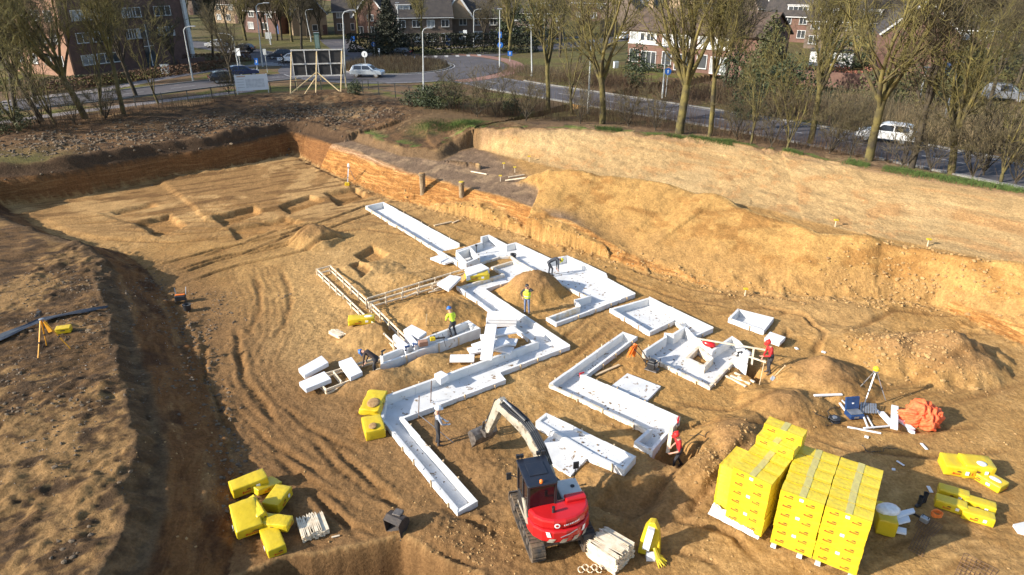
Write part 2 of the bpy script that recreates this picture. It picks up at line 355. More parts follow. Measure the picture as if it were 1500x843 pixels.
FLINE = [xy(u, v, G) for (u, v) in ((-400, 236), (-100, 197), (0, 185), (160, 161), (345, 140), (440, 133), (520, 131), (622, 153), (680, 166))]
def ground_fields(X, Y, detail=True):
    sh = X.shape
    fq, _, _, fsd = poly_dist(X, Y, FLINE); fs = np.where(fsd > 0, fq, -fq) + .8 * fbm(X * .4, Y * .4, 15, 3)
    wx = X + 1.1 * fbm(X * .35, Y * .35, 11, 4); wy = Y + 1.1 * fbm(X * .35, Y * .35, 23, 4)
    wx = wx + .35 * fbm(X * 1.7, Y * 1.7, 31, 3); wy = wy + .35 * fbm(X * 1.7, Y * 1.7, 37, 3)
    kw = .55
    wx = lerp(X, wx, kw); wy = lerp(Y, wy, kw)
    d, arc, A, side = poly_dist(wx, wy, TOE, True, ATT)
    ins = inside(wx, wy, TOE)
    w1, z1, w2, z2, w3, z3, isr, isl = [A[..., i] for i in range(8)]
    rag = isl * (.9 * fbm(arc * .55, arc * 0, 57, 4) + .35 * fbm(arc * 2.2, d * .8, 59, 3)); w3 = np.maximum(w2 + .25, w3 + rag); w2 = np.maximum(w1 + .1, w2 + .8 * rag - .1)
    n2 = fbm(X * .9, Y * .9, 5, 4)
    dd = np.maximum(d, 0)
    right = (isr > .5) & (~ins)
    def sgn(line):
        q_, _, a_, s_ = poly_dist(wx, wy, line, attrs=[(p[2],) for p in line]); return np.where(s_ > 0, q_, -q_), a_[..., 0]
    s1, zl = sgn(LIP); s2, zb = sgn(BACK); s3, zp = sgn(TOPL); s3 = s3 + .9 * fbm(arc * .5, arc * 0 + 3, 53, 4)
    s2 = np.minimum(s1 - .3, s2); s3 = np.minimum(s2 - .2, s3)
    w1 = np.where(right, d - s1, w1); w2 = np.where(right, d - s2, w2); w3 = np.where(right, d - s3, w3); z1 = np.where(right, zl, z1); z2 = np.where(right, zb, z2); z3 = np.where(right, zp, z3)
    hr_ = np.where(s3 > 0, zp, np.where(s2 > 0, lerp(zb, zp, ss(0, 1, np.clip(s2 / (s2 - np.minimum(s3, -1e-3)), 0, 1)) * .5 + .5 * np.clip(s2 / (s2 - np.minimum(s3, -1e-3)), 0, 1)), np.where(s1 > 0, lerp(zl, zb, np.clip(s1 / (s1 - np.minimum(s2, -1e-3)), 0, 1)), zl * np.clip(d / (d - np.minimum(s1, -1e-3)), 0, 1))))
    h = np.where(dd < w1, z1 * (dd / w1), np.where(dd < w2, lerp(z1, z2, ((dd - w1) / (w2 - w1))), np.where(dd < w3, lerp(z2, z3, (dd - w2) / (w3 - w2)), z3)))
    h = np.where(right, hr_, h)
    far = np.maximum(d - w3, 0)
    # left plateau keeps its own lower level, elsewhere the ground runs out to the street level
    out_level = lerp(lerp(z3, G, ss(0, 12, far)), lerp(z3, 1.7, ss(0, 3, far)), isl)
    leftness = isl * (1 - ss(34, 52, Y))
    h = np.where(dd >= w3, lerp(lerp(z3, G, ss(0, 12, far)), 1.68 + .22 * fbm(X * .25, Y * .25, 77, 3), leftness), h)
    h = np.where(ins, 0, h)
    wet = np.zeros(sh)
    # spoil heap along the right-hand terrace
    rd, rarc, RA, rside = poly_dist(X, Y, RIDGE, attrs=[(p[2],) for p in RIDGE])
    zr = RA[..., 0] + .35 * fbm(rarc * .45, rarc * 0, 3, 3) * 2
    heap = zr - np.where(rside > 0, .62, lerp(.30, .24, ss(0, 4, rd))) * np.maximum(rd - .15, 0) + .18 * fbm(X * 1.3, Y * 1.3, 91, 4)
    tt = np.clip(dd / (dd + np.maximum(rd - .3, 0) + 1e-6), 0, 1)
    join = zr * (tt ** .85) + .22 * fbm(X * .9, Y * .9, 93, 4) * np.clip(tt * 4, 0, 1)
    jw = ss(4.5, 8.5, X + .25 * (Y - 40)) * (isr > .5) * (rside < 0) * (~ins)
    h = lerp(h, np.maximum(join, 0), jw)
    heap = np.where(rside < 0, lerp(heap, join, jw), heap)
    ok = (isr > .5) | ins
    heapm = ok & (heap > h - .02) & (rd < 9) & (h > -.1) & (d > -2.5) & ((jw < .5) | (d > .4))
    heapm &= ~ins
    hm = np.where(heapm, np.maximum(ss(0, .25, heap - h), jw * ss(.3, .5, tt + .4 * n2)), 0)
    h = np.where(heapm, np.maximum(h, heap), h)
    floor = ins & ~heapm
    # floor relief
    fl = .10 * fbm(X * .25, Y * .25, 41, 3) + .05 * fbm(X * 1.1, Y * 1.1, 43, 3)
    h = h + np.where(floor, fl, 0)
    mound = np.zeros(sh)
    for (u, v, r, hh, ang, st) in MOUNDS:
        c = P(u, v, 0); dx = X - c.x; dy = Y - c.y
        a = cos(ang) * dx + sin(ang) * dy; b = -sin(ang) * dx + cos(ang) * dy
        q = np.sqrt((a / st) ** 2 + b ** 2) + .35 * r * fbm(X * 1.1 + u, Y * 1.1, 61, 3)
        k = np.clip(1 - q / r, 0, 1); k = np.where(k > .75, .75 + (k - .75) * .75, k) / .94
        k = np.where(k < .15, k * k / .15, k)
        mound = np.maximum(mound, hh * k * (1 + .25 * fbm(X * 1.6, Y * 1.6, 67, 3)))
    h = h + np.where(ins, mound, 0)
    dugm = np.zeros(sh)
    for (pp, dep) in DUG:
        pl = [xy(*q) for q in pp]
        x0, x1 = min(q[0] for q in pl) - 1, max(q[0] for q in pl) + 1; y0, y1 = min(q[1] for q in pl) - 1, max(q[1] for q in pl) + 1
        m = (X > x0) & (X < x1) & (Y > y0) & (Y < y1)
        if not m.any(): continue
        xs, ys = wx[m] * .6 + X[m] * .4, wy[m] * .6 + Y[m] * .4
        dd_, _, _, _ = poly_dist(xs, ys, pl, True); i_ = inside(xs, ys, pl)
        t = np.where(i_, ss(0, .34, dd_), 0); h[m] -= dep * .85 * t; dugm[m] = np.maximum(dugm[m], t)
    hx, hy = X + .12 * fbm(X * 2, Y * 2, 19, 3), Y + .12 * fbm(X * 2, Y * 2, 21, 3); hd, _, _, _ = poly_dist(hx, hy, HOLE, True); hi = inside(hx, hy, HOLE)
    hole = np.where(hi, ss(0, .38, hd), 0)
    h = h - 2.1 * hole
    rim = np.exp(-(hd / .25) ** 2) * (~hi); h = h + .06 * rim * floor
    # the trench under the timber formwork and foundations' working trenches
    rutm = np.zeros(sh); u_seed = 0.5
    for (pp, half, dep) in RUTS:
        pl = [xy(*q) for q in pp]
        x0, x1 = min(q[0] for q in pl) - 2, max(q[0] for q in pl) + 2; y0, y1 = min(q[1] for q in pl) - 2, max(q[1] for q in pl) + 2
        m = (X > x0) & (X < x1) & (Y > y0) & (Y < y1)
        if not m.any(): continue
        dr, ar, _, _ = poly_dist(X[m] + .25 * fbm(X[m], Y[m], 71, 2), Y[m], pl)
        tot = sum(sqrt((pl[k + 1][0] - pl[k][0]) ** 2 + (pl[k + 1][1] - pl[k][1]) ** 2) for k in range(len(pl) - 1))
        fade = ss(.0, 1.6, ar) * ss(0, 1.6, tot - ar) * (.55 + .9 * vnoise(ar * .5, dr * 0 + u_seed, 73)); u_seed += 3.3
        t = np.exp(-((dr - half) / .15) ** 2) * fade; lug = .5 + .5 * np.sin(ar * 2 * pi / .22 + dr * 8)
        edge = (np.exp(-((dr - half - .26) / .10) ** 2) + np.exp(-((dr - half + .26) / .10) ** 2)) * fade
        h[m] += (-dep * t * (.75 + .5 * lug) + dep * .4 * edge) * floor[m]; rutm[m] = np.maximum(rutm[m], t)
    tyre = np.zeros(sh)
    for (pp, wid, amp) in LANES:
        pl = [xy(*q) for q in pp]; x0, x1 = min(q[0] for q in pl) - 3, max(q[0] for q in pl) + 3; y0, y1 = min(q[1] for q in pl) - 3, max(q[1] for q in pl) + 3
        m = (X > x0) & (X < x1) & (Y > y0) & (Y < y1)
        if not m.any(): continue
        dr, ar, _, sd_ = poly_dist(X[m] + .3 * fbm(X[m] * .8, Y[m] * .8, 81, 3), Y[m] + .3 * fbm(X[m] * .8, Y[m] * .8, 83, 3), pl); ac = dr * sd_
        band = (1 - ss(wid * .7, wid, dr)) * ss(.32, .55, vnoise(ac * 1.5 + 7, ar * .16, 85) * .6 + vnoise(X[m] * .9, Y[m] * .9, 87) * .4)
        rd_ = np.sin(ac * 2 * pi / .38 + 1.5 * fbm(ar * .3, ac * .5, 89, 2)); lug_ = np.sin(ar * 2 * pi / .30 + np.abs(ac % .8 - .4) * 14)
        h[m] += floor[m] * band * amp * (.6 * rd_ + .55 * lug_ * (rd_ > -.2)); tyre[m] = np.maximum(tyre[m], band * (.5 + .5 * (rd_ < 0)))
    tyre = tyre * floor
    for (pp, up) in STEPS:
        pl = [xy(*q) for q in pp]; sd2, _, _, _ = poly_dist(wx, wy, pl, True); i_ = inside(wx, wy, pl); h = h + np.where(floor & i_, up * ss(0, .35, sd2), 0)
    # trampled, clodded sand
    left_rough = np.exp(-(((X + 7.5) / 5) ** 2 + ((Y - 33) / 8) ** 2)) + np.exp(-(((X - 1) / 6) ** 2 + ((Y - 19) / 4) ** 2)) + .6 * np.exp(-(((X - 5) / 6) ** 2 + ((Y - 28) / 8) ** 2))
    near_w = 1 - ss(45, 70, Y)
    foot = (np.abs(fbm(X * 3.6, Y * 3.6, 101, 3)) * 2 - .35) * near_w
    h = h + np.where(floor, (.05 + .17 * np.clip(left_rough, 0, 1)) * foot * .6, 0)
    h = h + np.where(floor, .03 * fbm(X * 4.5, Y * 4.5, 103, 3) * near_w, 0)
    flat = np.zeros(sh)
    for pl in list(UNIT_XY.values()) + list(SLAB_XY.values()):
        x0, x1 = min(q[0] for q in pl) - 1, max(q[0] for q in pl) + 1; y0, y1 = min(q[1] for q in pl) - 1, max(q[1] for q in pl) + 1
        m = (X > x0) & (X < x1) & (Y > y0) & (Y < y1)
        dd_, _, _, _ = poly_dist(X[m], Y[m], pl, True); i_ = inside(X[m], Y[m], pl)
        flat[m] = np.maximum(flat[m], np.where(i_, 1, 1 - ss(.0, .45, dd_)))
    edge_h = np.minimum(h, .02 + .25 * np.maximum(h, 0)); h = lerp(h, edge_h, flat)
    for k_, pl in UNIT_XY.items():
        m = inside(X, Y, inset_np(pl, .09)) & ~(inside(X, Y, HOLE_XY) if k_ == 'crooked' else False)
        h = np.where(m, np.minimum(h, -.46), h)
    m = inside(X, Y, HOLE_XY); h = np.where(m, -.12, h)
    for pl in TIMBER[:1] + TIMBER[3:4]:
        pass
    ch = [xy(*q) for q in ((465, 400), (484, 395), (541, 446), (600, 504), (581, 510))]
    i_ = inside(X, Y, ch); h = np.where(i_, np.minimum(h, .02), h) - .12 * i_
    ch = [xy(*q) for q in ((538, 442), (682, 398), (690, 403), (541, 449))]
    i_ = inside(X, Y, ch); h = np.where(i_, np.minimum(h, .02), h) - .12 * i_
    # banks: gullies, clods, slumps
    bank = (~ins) & (d < w1 + .4)
    st = fbm(arc * .9 + 3, d * 1.8 + h * .8, 107, 5)
    h = h + np.where(bank & (isr > .5), .16 * st * ss(0, .5, d) , 0) + np.where(bank & (isl > .5), .22 * st * ss(0, .5, d), 0)
    cl = np.maximum(0, fbm(X * 1.9, Y * 1.9, 113, 4)) * 2
    toe_clods = np.exp(-((d - .2) / .8) ** 2)
    h = h + toe_clods * .28 * np.maximum(0, fbm(X * 2.1, Y * 2.1, 117, 3) * 2) * (d < 3)
    plate = (~ins) & (dd > w2) & (Y < 100)
    pl_l = plate & (leftness > .3) & (d > w1)
    h = h + np.where(pl_l, (.42 * fbm(X * .7, Y * .7, 119, 6, .62) + .10 * fbm(X * 4, Y * 4, 120, 3)) + .22 * cl * ss(-.05, .15, fbm(X * .4, Y * .4, 121, 3)), 0)
    farp = plate & (leftness <= .3) & (isr < .5)
    h = h + np.where(farp, (.75 * fbm(X * .4, Y * .4, 123, 4) + .35 * fbm(X * 1.6, Y * 1.6, 127, 4) + .12) * (1 - ss(-3.5, -.5, fs)), 0)
    rterr = (~ins) & (isr > .5) & (d > w1) & (d < w3) & ~heapm
    h = h + np.where(rterr, .10 * fbm(X * 1.2, Y * 1.2, 131, 4), 0)
    h = h + np.where(right & (s2 > -.3) & (s3 < .6), .14 * fbm(arc * .8, s2 * 1.6, 135, 5) + .05 * fbm(arc * 3, s2 * 4, 137, 3), 0) + np.where(right, .22 * np.exp(-((s3 - .1) / .5) ** 2) * (fbm(arc * .9, s3, 139, 4) * 2 + .2), 0)
    rtop = (~ins) & (isr > .5) & (d >= w3)
    h = h + np.where(rtop & (far < 6), .22 * fbm(X * .8, Y * .8, 133, 4) * (1 - ss(2, 6, far)), 0)
    road = np.zeros(sh)
    for pl, w in ROAD_XY:
        dr, _, _, _ = poly_dist(X, Y, pl); road = np.maximum(road, 1 - ss(w / 2 + .1, w / 2 + 1.6, dr))
    dc = np.sqrt((X - RB.x) ** 2 + (Y - RB.y) ** 2); road = np.maximum(road, (1 - ss(RB_OUT + .1, RB_OUT + 1.6, dc)))
    road = road * (~ins)
    h = lerp(h, G - .03, road); h = np.where(dc < RB_IN, G + .45 * (1 - (dc / RB_IN) ** 2), h)
    crn = np.where(right, ss(2.5, 6, s3), ss(7, 14, d) * ss(.5, 2.5, s3)) * ss(-14, -7, X) * (~ins); h = lerp(h, G - .03 * road, crn * (dc > RB_IN))
    # ---------------- colour of the earth (what the soil is, with some light and shade painted in)
    C = np.zeros(sh + (3,))
    def c(r, g, b): return np.array((r, g, b))
    def mix(cc, m):
        nonlocal C
        C = C * (1 - m[..., None]) + cc * m[..., None]
    n_a = fbm(X * .22, Y * .22, 201, 4); n_b = fbm(X * .8, Y * .8, 203, 4); n_c = fbm(X * 3.1, Y * 3.1, 207, 3)
    C[...] = c(.385, .226, .080)                                        # golden floor sand
    mix(c(.26, .138, .043), ss(.03, .25, n_b + .5 * n_c) * .65)           # damper patches
    mix(c(.405, .25, .100), ss(.03, .2, n_a + .4 * n_c) * .8)
    gold = np.exp(-(((X - 5) / 9) ** 2 + ((Y - 31) / 10) ** 2))
    mix(c(.375, .21, .068), .6 * np.clip(gold, 0, 1) * ss(-.25, .05, n_b))
    farfloor = ins & True
    ff = ss(42, 52, Y - X * .0) * (1 - ss(-14, 2, X))
    mix(c(.40, .25, .105), ff * .85); mix(c(.23, .125, .045), ff * ss(-.02, .12, n_a + .5 * n_b) * .75)
    strk = fbm((X * .63 + Y * .5) * .35, (X * .5 - Y * .8) * 2.0, 211, 4)
    mix(c(.15, .08, .03), ff * ss(.03, .14, strk + .35 * n_b) * .8)
    damp_shade = (1 - ss(20, 27, Y + X * .55 + 4 * n_a)) * (1 - ss(-1.5, 3, X + 2 * n_b)) * (1 - 0)  # near-left floor: damp sand with cloudy shade painted into its colour
    mix(c(.20, .115, .050), np.clip(damp_shade, 0, 1) * .85)
    left_toe_dark = (1 - ss(1.5, 5.5, d + 2 * n_b)) * ins * (isl > .5) * (1 - ss(36, 46, Y))  # floor sand gets darker towards the toe of the left bank
    mix(c(.16, .088, .038), left_toe_dark * .75)
    mid_lane = np.exp(-((X + 9 + .2 * (Y - 30)) / 4) ** 2) * ss(24, 30, Y) * (1 - ss(40, 48, Y))
    mix(c(.42, .27, .115), mid_lane * .6); mix(c(.20, .11, .042), tyre * .4)
    wetm = ss(.3, .9, mound) * ins; mix(c(.27, .155, .065), wetm * .85)
    mix(c(.30, .16, .055), dugm * .7)
    mix(c(.095, .046, .018), hole * .95); mix(c(.42, .27, .115), np.where(hi, 0, np.exp(-(hd / .13) ** 2)) * ins * .8)  # damp cut face darkened as shade, sunlit rim painted as a pale band
    mix(c(.19, .10, .036), rutm * floor * .6)
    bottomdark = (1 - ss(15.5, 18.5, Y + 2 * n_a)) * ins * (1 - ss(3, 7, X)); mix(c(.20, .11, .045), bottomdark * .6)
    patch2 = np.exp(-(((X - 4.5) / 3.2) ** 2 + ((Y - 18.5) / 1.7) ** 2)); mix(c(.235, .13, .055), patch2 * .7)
    # banks
    steep = np.clip(o_ := (~ins) & (d < w3 + .5) & (isl < .5) | heapm, 0, 1).astype(bool)
    n_b = np.where(steep, fbm(arc * .7, h * 1.5 + d * .9, 503, 4), n_b); n_c = np.where(steep, fbm(arc * 2.4 + X, h * 4.5 + d * 1.5, 507, 3), n_c)
    o = (~ins).astype(float)
    zs = h + .10 * n_b + .03 * n_c + .0 * X
    strat = vnoise(zs * 3.2, arc * .06, 301) * .65 + vnoise(zs * 8.0, arc * .12, 303) * .35
    bw = o * (1 - ss(-.15, .25, dd - w1)) * np.where(isl > .5, .45, np.where(isr > .5, .9, .6)) * (1 - .8 * hm)
    bankr = o * (isr > .5) * (1 - ss(-.15, .25, dd - w1)) * (~heapm)
    mix(c(.34, .18, .058), bankr)
    mix(c(.30, .22, .15), bankr * ss(1.55, 1.85, h) * (1 - ss(10, 22, X)) * .8)
    bankfar = o * (isr <= .5) * (isl <= .5) * (1 - ss(.05, .3, dd - w1))
    mix(c(.20, .10, .038), bankfar); mix(c(.075, .046, .026), o * (isr <= .5) * (isl <= .5) * ss(-.1, .1, dd - w1 + .3 * n_b))
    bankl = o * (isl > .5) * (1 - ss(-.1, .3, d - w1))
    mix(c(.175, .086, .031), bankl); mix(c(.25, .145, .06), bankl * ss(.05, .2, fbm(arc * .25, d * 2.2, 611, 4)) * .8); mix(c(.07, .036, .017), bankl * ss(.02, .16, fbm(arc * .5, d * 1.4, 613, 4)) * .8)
    lst = vnoise(zs * 5.5, arc * .05, 311) * .6 + vnoise(arc * .35, zs * 1.2, 313) * .4
    terr = o * (isr > .5) * ss(-.1, .3, d - w1) * (1 - ss(-.4, .2, d - w2))
    tw = 1 - ss(.5, 3.0, X + .35 * (Y - 52) + 1.5 * n_b); mix(c(.36, .21, .075), terr * (1 - tw)); terr = terr * tw
    mix(c(.185, .125, .08), terr); mix(c(.27, .185, .11), terr * ss(0, .2, n_b + n_c * .3))
    upper = o * (isr > .5) * ss(-.3, .1, d - w2) * (1 - ss(-.3, .3, d - w3 + .8 * n_b))
    gap = ss(-3.3, -2.7, X)                       # left of the pale slope the step is topsoil
    mix(c(.40, .27, .125), upper * gap); mix(c(.15, .095, .05), upper * (1 - gap))
    mix(c(.36, .205, .085), upper * gap * ss(.06, .22, n_b + .5 * n_c) * .8); mix(c(.30, .19, .10), upper * gap * ss(-1.1, -.2, s3 + .8 * n_b))
    mix(c(.46, .325, .16), upper * gap * ss(.02, .2, n_a) * .6)
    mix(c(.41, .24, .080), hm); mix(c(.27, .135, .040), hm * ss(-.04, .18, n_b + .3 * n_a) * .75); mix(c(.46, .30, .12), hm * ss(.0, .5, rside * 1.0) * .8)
    top = o * ss(-.15, .35, d - w3 + .25 * n_b)
    litter = c(.155, .10, .055)
    mix(litter, top); mix(c(.095, .062, .038), top * ss(.0, .18, n_b + .5 * n_c) * .9); mix(c(.25, .17, .095), top * ss(.12, .28, n_a + .6 * n_c) * .7)
    # bare topsoil of the left plateau and of the strip beyond the far wall
    lp = top * (leftness > .3) + o * (isl > .5) * ss(.0, .25, d - w1) * (1 - (top > .5))
    lp = np.clip(lp, 0, 1)
    mix(c(.118, .068, .030), lp); n_d = fbm((X + Y * .5) * 1.1, (Y - X * .5) * 2.6, 617, 5, .62); mix(c(.05, .032, .018), lp * ss(-.02, .12, n_d) * .85); mix(c(.235, .142, .058), lp * ss(.03, .18, n_a - .6 * n_d + .45 * n_c) * .85)
    ledge = o * (isl > .5) * ss(-.1, .15, d - w1) * (1 - ss(.0, .3, d - w3)); mix(c(.10, .062, .032), ledge * .75); mix(c(.15, .095, .048), ledge * ss(.0, .15, n_b + .6 * n_c) * .7)
    fp = top * (leftness <= .3) * (1 - ss(-1.2, .6, fs)) * np.where(isr < .5, 1, 1 - ss(.5, 3, X))
    mix(c(.13, .075, .036), fp); mix(c(.05, .030, .017), fp * ss(-.03, .15, n_b + .6 * n_c) * .9); mix(c(.23, .15, .075), fp * ss(.08, .22, n_a + .5 * n_c + .2 * n_b) * .8)
    mix(c(.12, .078, .04), crn); mix(c(.19, .125, .065), crn * ss(.0, .2, n_a + .5 * n_c))
    # grass: verges by the streets and tufts along the crests
    grass = top * ss(4, 9, far + 4 * n_b) * ss(-.12, .08, n_a + .5 * n_b) * (1 - .45 * (isr > .5))
    grass = grass * np.where((isr < .5) | (X < 2), ss(-.5, 1.2, fs), 1)
    mix(c(.115, .125, .026), np.clip(grass, 0, 1) * .85)
    tuft = top * (isr > .5) * np.exp(-((d - w3 - .7) / .7) ** 2) * ss(.02, .14, n_b + .4 * n_a)
    mix(c(.10, .145, .03), tuft * .9)
    q = P(668, 186, 3.3); tq = top * np.exp(-(((X - q.x) / 3.2) ** 2 + ((Y - q.y) / 1.6) ** 2)); mix(c(.095, .13, .03), np.clip(tq * 1.3, 0, 1) * ss(-.15, .1, n_b))
    q = P(20, 232, 3.1); tq = top * np.exp(-(((X - q.x) / 4) ** 2 + ((Y - q.y) / 2.5) ** 2)); mix(c(.12, .115, .035), np.clip(tq, 0, 1) * .7)
    far_g = ss(95, 120, Y); mix(c(.095, .085, .034), far_g * .7)
    stp = np.clip(bw + o * (isr > .5) * ss(-.4, -.1, s2) * (1 - ss(.0, .4, s3)) * (1 - ss(-3.3, -2.7, X)), 0, 1)
    C *= (1 + .55 * n_c * (1 - .85 * stp))[..., None] * (1 + .25 * fbm(X * 7, Y * 7, 401, 2))[..., None]
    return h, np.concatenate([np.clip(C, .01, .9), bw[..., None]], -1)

def axis(spec):
    out = []
    for (a, b, s0, s1) in spec:
        p = a
        while p < b - 1e-9:
            out.append(p); p += s0 + (s1 - s0) * (p - a) / (b - a)
    return np.array(out + [spec[-1][1]])
QUAL = 1.0
gx = axis([(-1500, -200, 220, 60), (-200, -70, 14, 3), (-70, -27, 1.2, .2), (-27, 30, .085 * QUAL, .085 * QUAL), (30, 62, .12, .8), (62, 200, 2, 15), (200, 1500, 60, 220)])
gy = axis([(-60, 9, 6, .5), (9, 14, .25, .085), (14, 40, .075 * QUAL, .12 * QUAL), (40, 82, .12 * QUAL, .25 * QUAL), (82, 130, .3, 1.2), (130, 400, 2, 12), (400, 1800, 30, 200)])
XX, YY = np.meshgrid(gx, gy)
HH, CC = ground_fields(XX, YY)

def make_grid(name, XX, YY, ZZ, CC, mat):
    ny, nx = XX.shape
    me = bpy.data.meshes.new(name)
    co = np.stack([XX, YY, ZZ], -1).reshape(-1, 3).astype(np.float32)
    i = (np.arange(ny - 1)[:, None] * nx + np.arange(nx - 1)[None, :]).ravel()
    fa = np.stack([i, i + 1, i + nx + 1, i + nx], -1).astype(np.int32)
    me.vertices.add(len(co)); me.vertices.foreach_set('co', co.ravel())
    me.loops.add(fa.size); me.loops.foreach_set('vertex_index', fa.ravel())
    me.polygons.add(len(fa)); me.polygons.foreach_set('loop_start', np.arange(0, fa.size, 4, dtype=np.int32))
    me.update(calc_edges=True)
    me.polygons.foreach_set('use_smooth', np.ones(len(fa), bool))
    at = me.color_attributes.new('soil', 'FLOAT_COLOR', 'POINT')
    cc = CC.reshape(-1, 4).astype(np.float32)
    at.data.foreach_set('color', cc.ravel())
    me.materials.append(mat)
    return link_mesh(name, me)

m_soil, nt, b = new_mat('earth'); N, L = nt.nodes, nt.links
at = N.new('ShaderNodeAttribute'); at.attribute_name = 'soil'
tc = N.new('ShaderNodeTexCoord')
n1 = N.new('ShaderNodeTexNoise'); n1.inputs['Scale'].default_value = 9; n1.inputs['Detail'].default_value = 8; n1.inputs['Roughness'].default_value = .68
L.new(tc.outputs['Object'], n1.inputs['Vector'])
r1 = N.new('ShaderNodeValToRGB'); r1.color_ramp.elements[0].position = .28; r1.color_ramp.elements[1].position = .72
r1.color_ramp.elements[0].color = (.62, .58, .54, 1); r1.color_ramp.elements[1].color = (1.28, 1.26, 1.24, 1)
L.new(n1.outputs['Fac'], r1.inputs[0])
mu = N.new('ShaderNodeMixRGB'); mu.blend_type = 'MULTIPLY'; mu.inputs[0].default_value = 1
mpz = N.new('ShaderNodeMapping'); mpz.inputs['Scale'].default_value = (.34, .34, 4.6); L.new(tc.outputs['Object'], mpz.inputs[0])
ns = N.new('ShaderNodeTexNoise'); ns.inputs['Scale'].default_value = 1.15; ns.inputs['Detail'].default_value = 6; ns.inputs['Distortion'].default_value = 1.1; ns.inputs['Roughness'].default_value = .6; L.new(mpz.outputs[0], ns.inputs['Vector'])
rs = N.new('ShaderNodeValToRGB'); cr = rs.color_ramp
for p_, c_ in ((.30, (.55, .36, .15)), (.40, (.46, .27, .095)), (.48, (.36, .185, .058)), (.56, (.20, .095, .032)), (.63, (.40, .22, .075)), (.72, (.52, .34, .14))):
    e_ = cr.elements.new(p_); e_.color = (*c_, 1)
cr.elements.remove(cr.elements[0]); cr.elements.remove(cr.elements[-1]); L.new(ns.outputs['Fac'], rs.inputs[0])
mst = N.new('ShaderNodeMixRGB'); mst.blend_type = 'MULTIPLY'; mst.inputs[0].default_value = 1; L.new(rs.outputs[0], mst.inputs[1]); mst.inputs[2].default_value = (2.6, 4.4, 12.5, 1)
msx = N.new('ShaderNodeMixRGB'); msx.blend_type = 'MULTIPLY'; L.new(at.outputs['Alpha'], msx.inputs[0]); L.new(at.outputs['Color'], msx.inputs[1]); L.new(mst.outputs[0], msx.inputs[2])
L.new(msx.outputs[0], mu.inputs[1]); L.new(r1.outputs[0], mu.inputs[2]); L.new(mu.outputs[0], b.inputs['Base Color'])
b.inputs['Roughness'].default_value = .95; b.inputs['Specular IOR Level'].default_value = .15
n2 = N.new('ShaderNodeTexNoise'); n2.inputs['Scale'].default_value = 5; n2.inputs['Detail'].default_value = 9; n2.inputs['Roughness'].default_value = .7
L.new(tc.outputs['Object'], n2.inputs['Vector'])
bp = N.new('ShaderNodeBump'); bp.inputs['Strength'].default_value = .8; bp.inputs['Distance'].default_value = .12
L.new(n2.outputs['Fac'], bp.inputs['Height']); L.new(bp.outputs[0], b.inputs['Normal'])
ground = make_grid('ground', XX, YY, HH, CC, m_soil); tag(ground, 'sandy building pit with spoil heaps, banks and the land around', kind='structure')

from bisect import bisect_right
def gz(x, y):
    """height of the ground mesh at (x, y)"""
    i = min(max(bisect_right(gx, x) - 1, 0), len(gx) - 2); j = min(max(bisect_right(gy, y) - 1, 0), len(gy) - 2)
    tx = (x - gx[i]) / (gx[i + 1] - gx[i]); ty = (y - gy[j]) / (gy[j + 1] - gy[j])
    return float((HH[j, i] * (1 - tx) + HH[j, i + 1] * tx) * (1 - ty) + (HH[j + 1, i] * (1 - tx) + HH[j + 1, i + 1] * tx) * ty)
def GP(u, v, dz=0.0):
    """point of the ground seen at pixel (u, v)"""
    z = 0.0
    lo = P(u, v, 5.5); hi = P(u, v, -2.5)
    n = 160
    for k in range(n + 1):
        q = lo.lerp(hi, k / n)
        if q.z <= gz(q.x, q.y): return Vector((q.x, q.y, gz(q.x, q.y) + dz))
    return hi
# ------------------------------------------------------------------ materials of the site
M_EPS = pm('white_foam', (.66, .655, .64), (.58, .57, .55), 2.0, .75, spots=((.36, .26, .15), 2.6, .62), bump=.15, bscale=60)
M_EPSF = pm('white_foam_dirty', (.62, .62, .62), (.52, .515, .50), 1.6, .75, spots=((.19, .12, .06), 3.4, .60), bump=.2, bscale=30)
M_EPSB = pm('clean_foam', (.68, .68, .69), (.63, .63, .64), 4.0, .7, bump=.1, bscale=80)
M_EPSR = pm('foam_rim', (.64, .62, .58), (.54, .43, .28), 3.5, .75, spots=((.45, .30, .15), 5.0, .60))
M_WOOD = pm('raw_pine', (.62, .47, .29), (.48, .34, .19), 3, .7, stretch=(8, 8, 1), bump=.2, bscale=20)
M_WOODP = pm('pale_timber', (.74, .64, .48), (.58, .46, .31), 5, .7, bump=.2, bscale=30)
M_YEL = pm('yellow_film', (.62, .455, .022), (.54, .38, .012), 1.6, .36, bump=.4, bscale=6, spec=.5)
M_YELS = pm('yellow_film_bright', (.66, .53, .055), (.58, .43, .03), 1.2, .34, bump=.7, bscale=5, spec=.5)
def edge_bands(m, lim=.19):
    nt = m.node_tree; N, L = nt.nodes, nt.links; b = nt.nodes['Principled BSDF']; src = b.inputs['Base Color'].links[0].from_socket
    tc = N.new('ShaderNodeTexCoord'); sp = N.new('ShaderNodeSeparateXYZ'); L.new(tc.outputs['Object'], sp.inputs[0]); ab = N.new('ShaderNodeMath'); ab.operation = 'ABSOLUTE'; L.new(sp.outputs[1], ab.inputs[0])
    rp = N.new('ShaderNodeMapRange'); rp.inputs[1].default_value = lim; rp.inputs[2].default_value = lim + .02; rp.inputs[3].default_value = 0; rp.inputs[4].default_value = .75; L.new(ab.outputs[0], rp.inputs[0])
    mx = N.new('ShaderNodeMixRGB'); L.new(rp.outputs[0], mx.inputs[0]); L.new(src, mx.inputs[1]); mx.inputs[2].default_value = (.56, .38, .012, 1); L.new(mx.outputs[0], b.inputs['Base Color'])
edge_bands(M_YELS)
M_YELD = pm('yellow_seam', (.62, .43, .01), (.5, .33, .01), 6, .4)
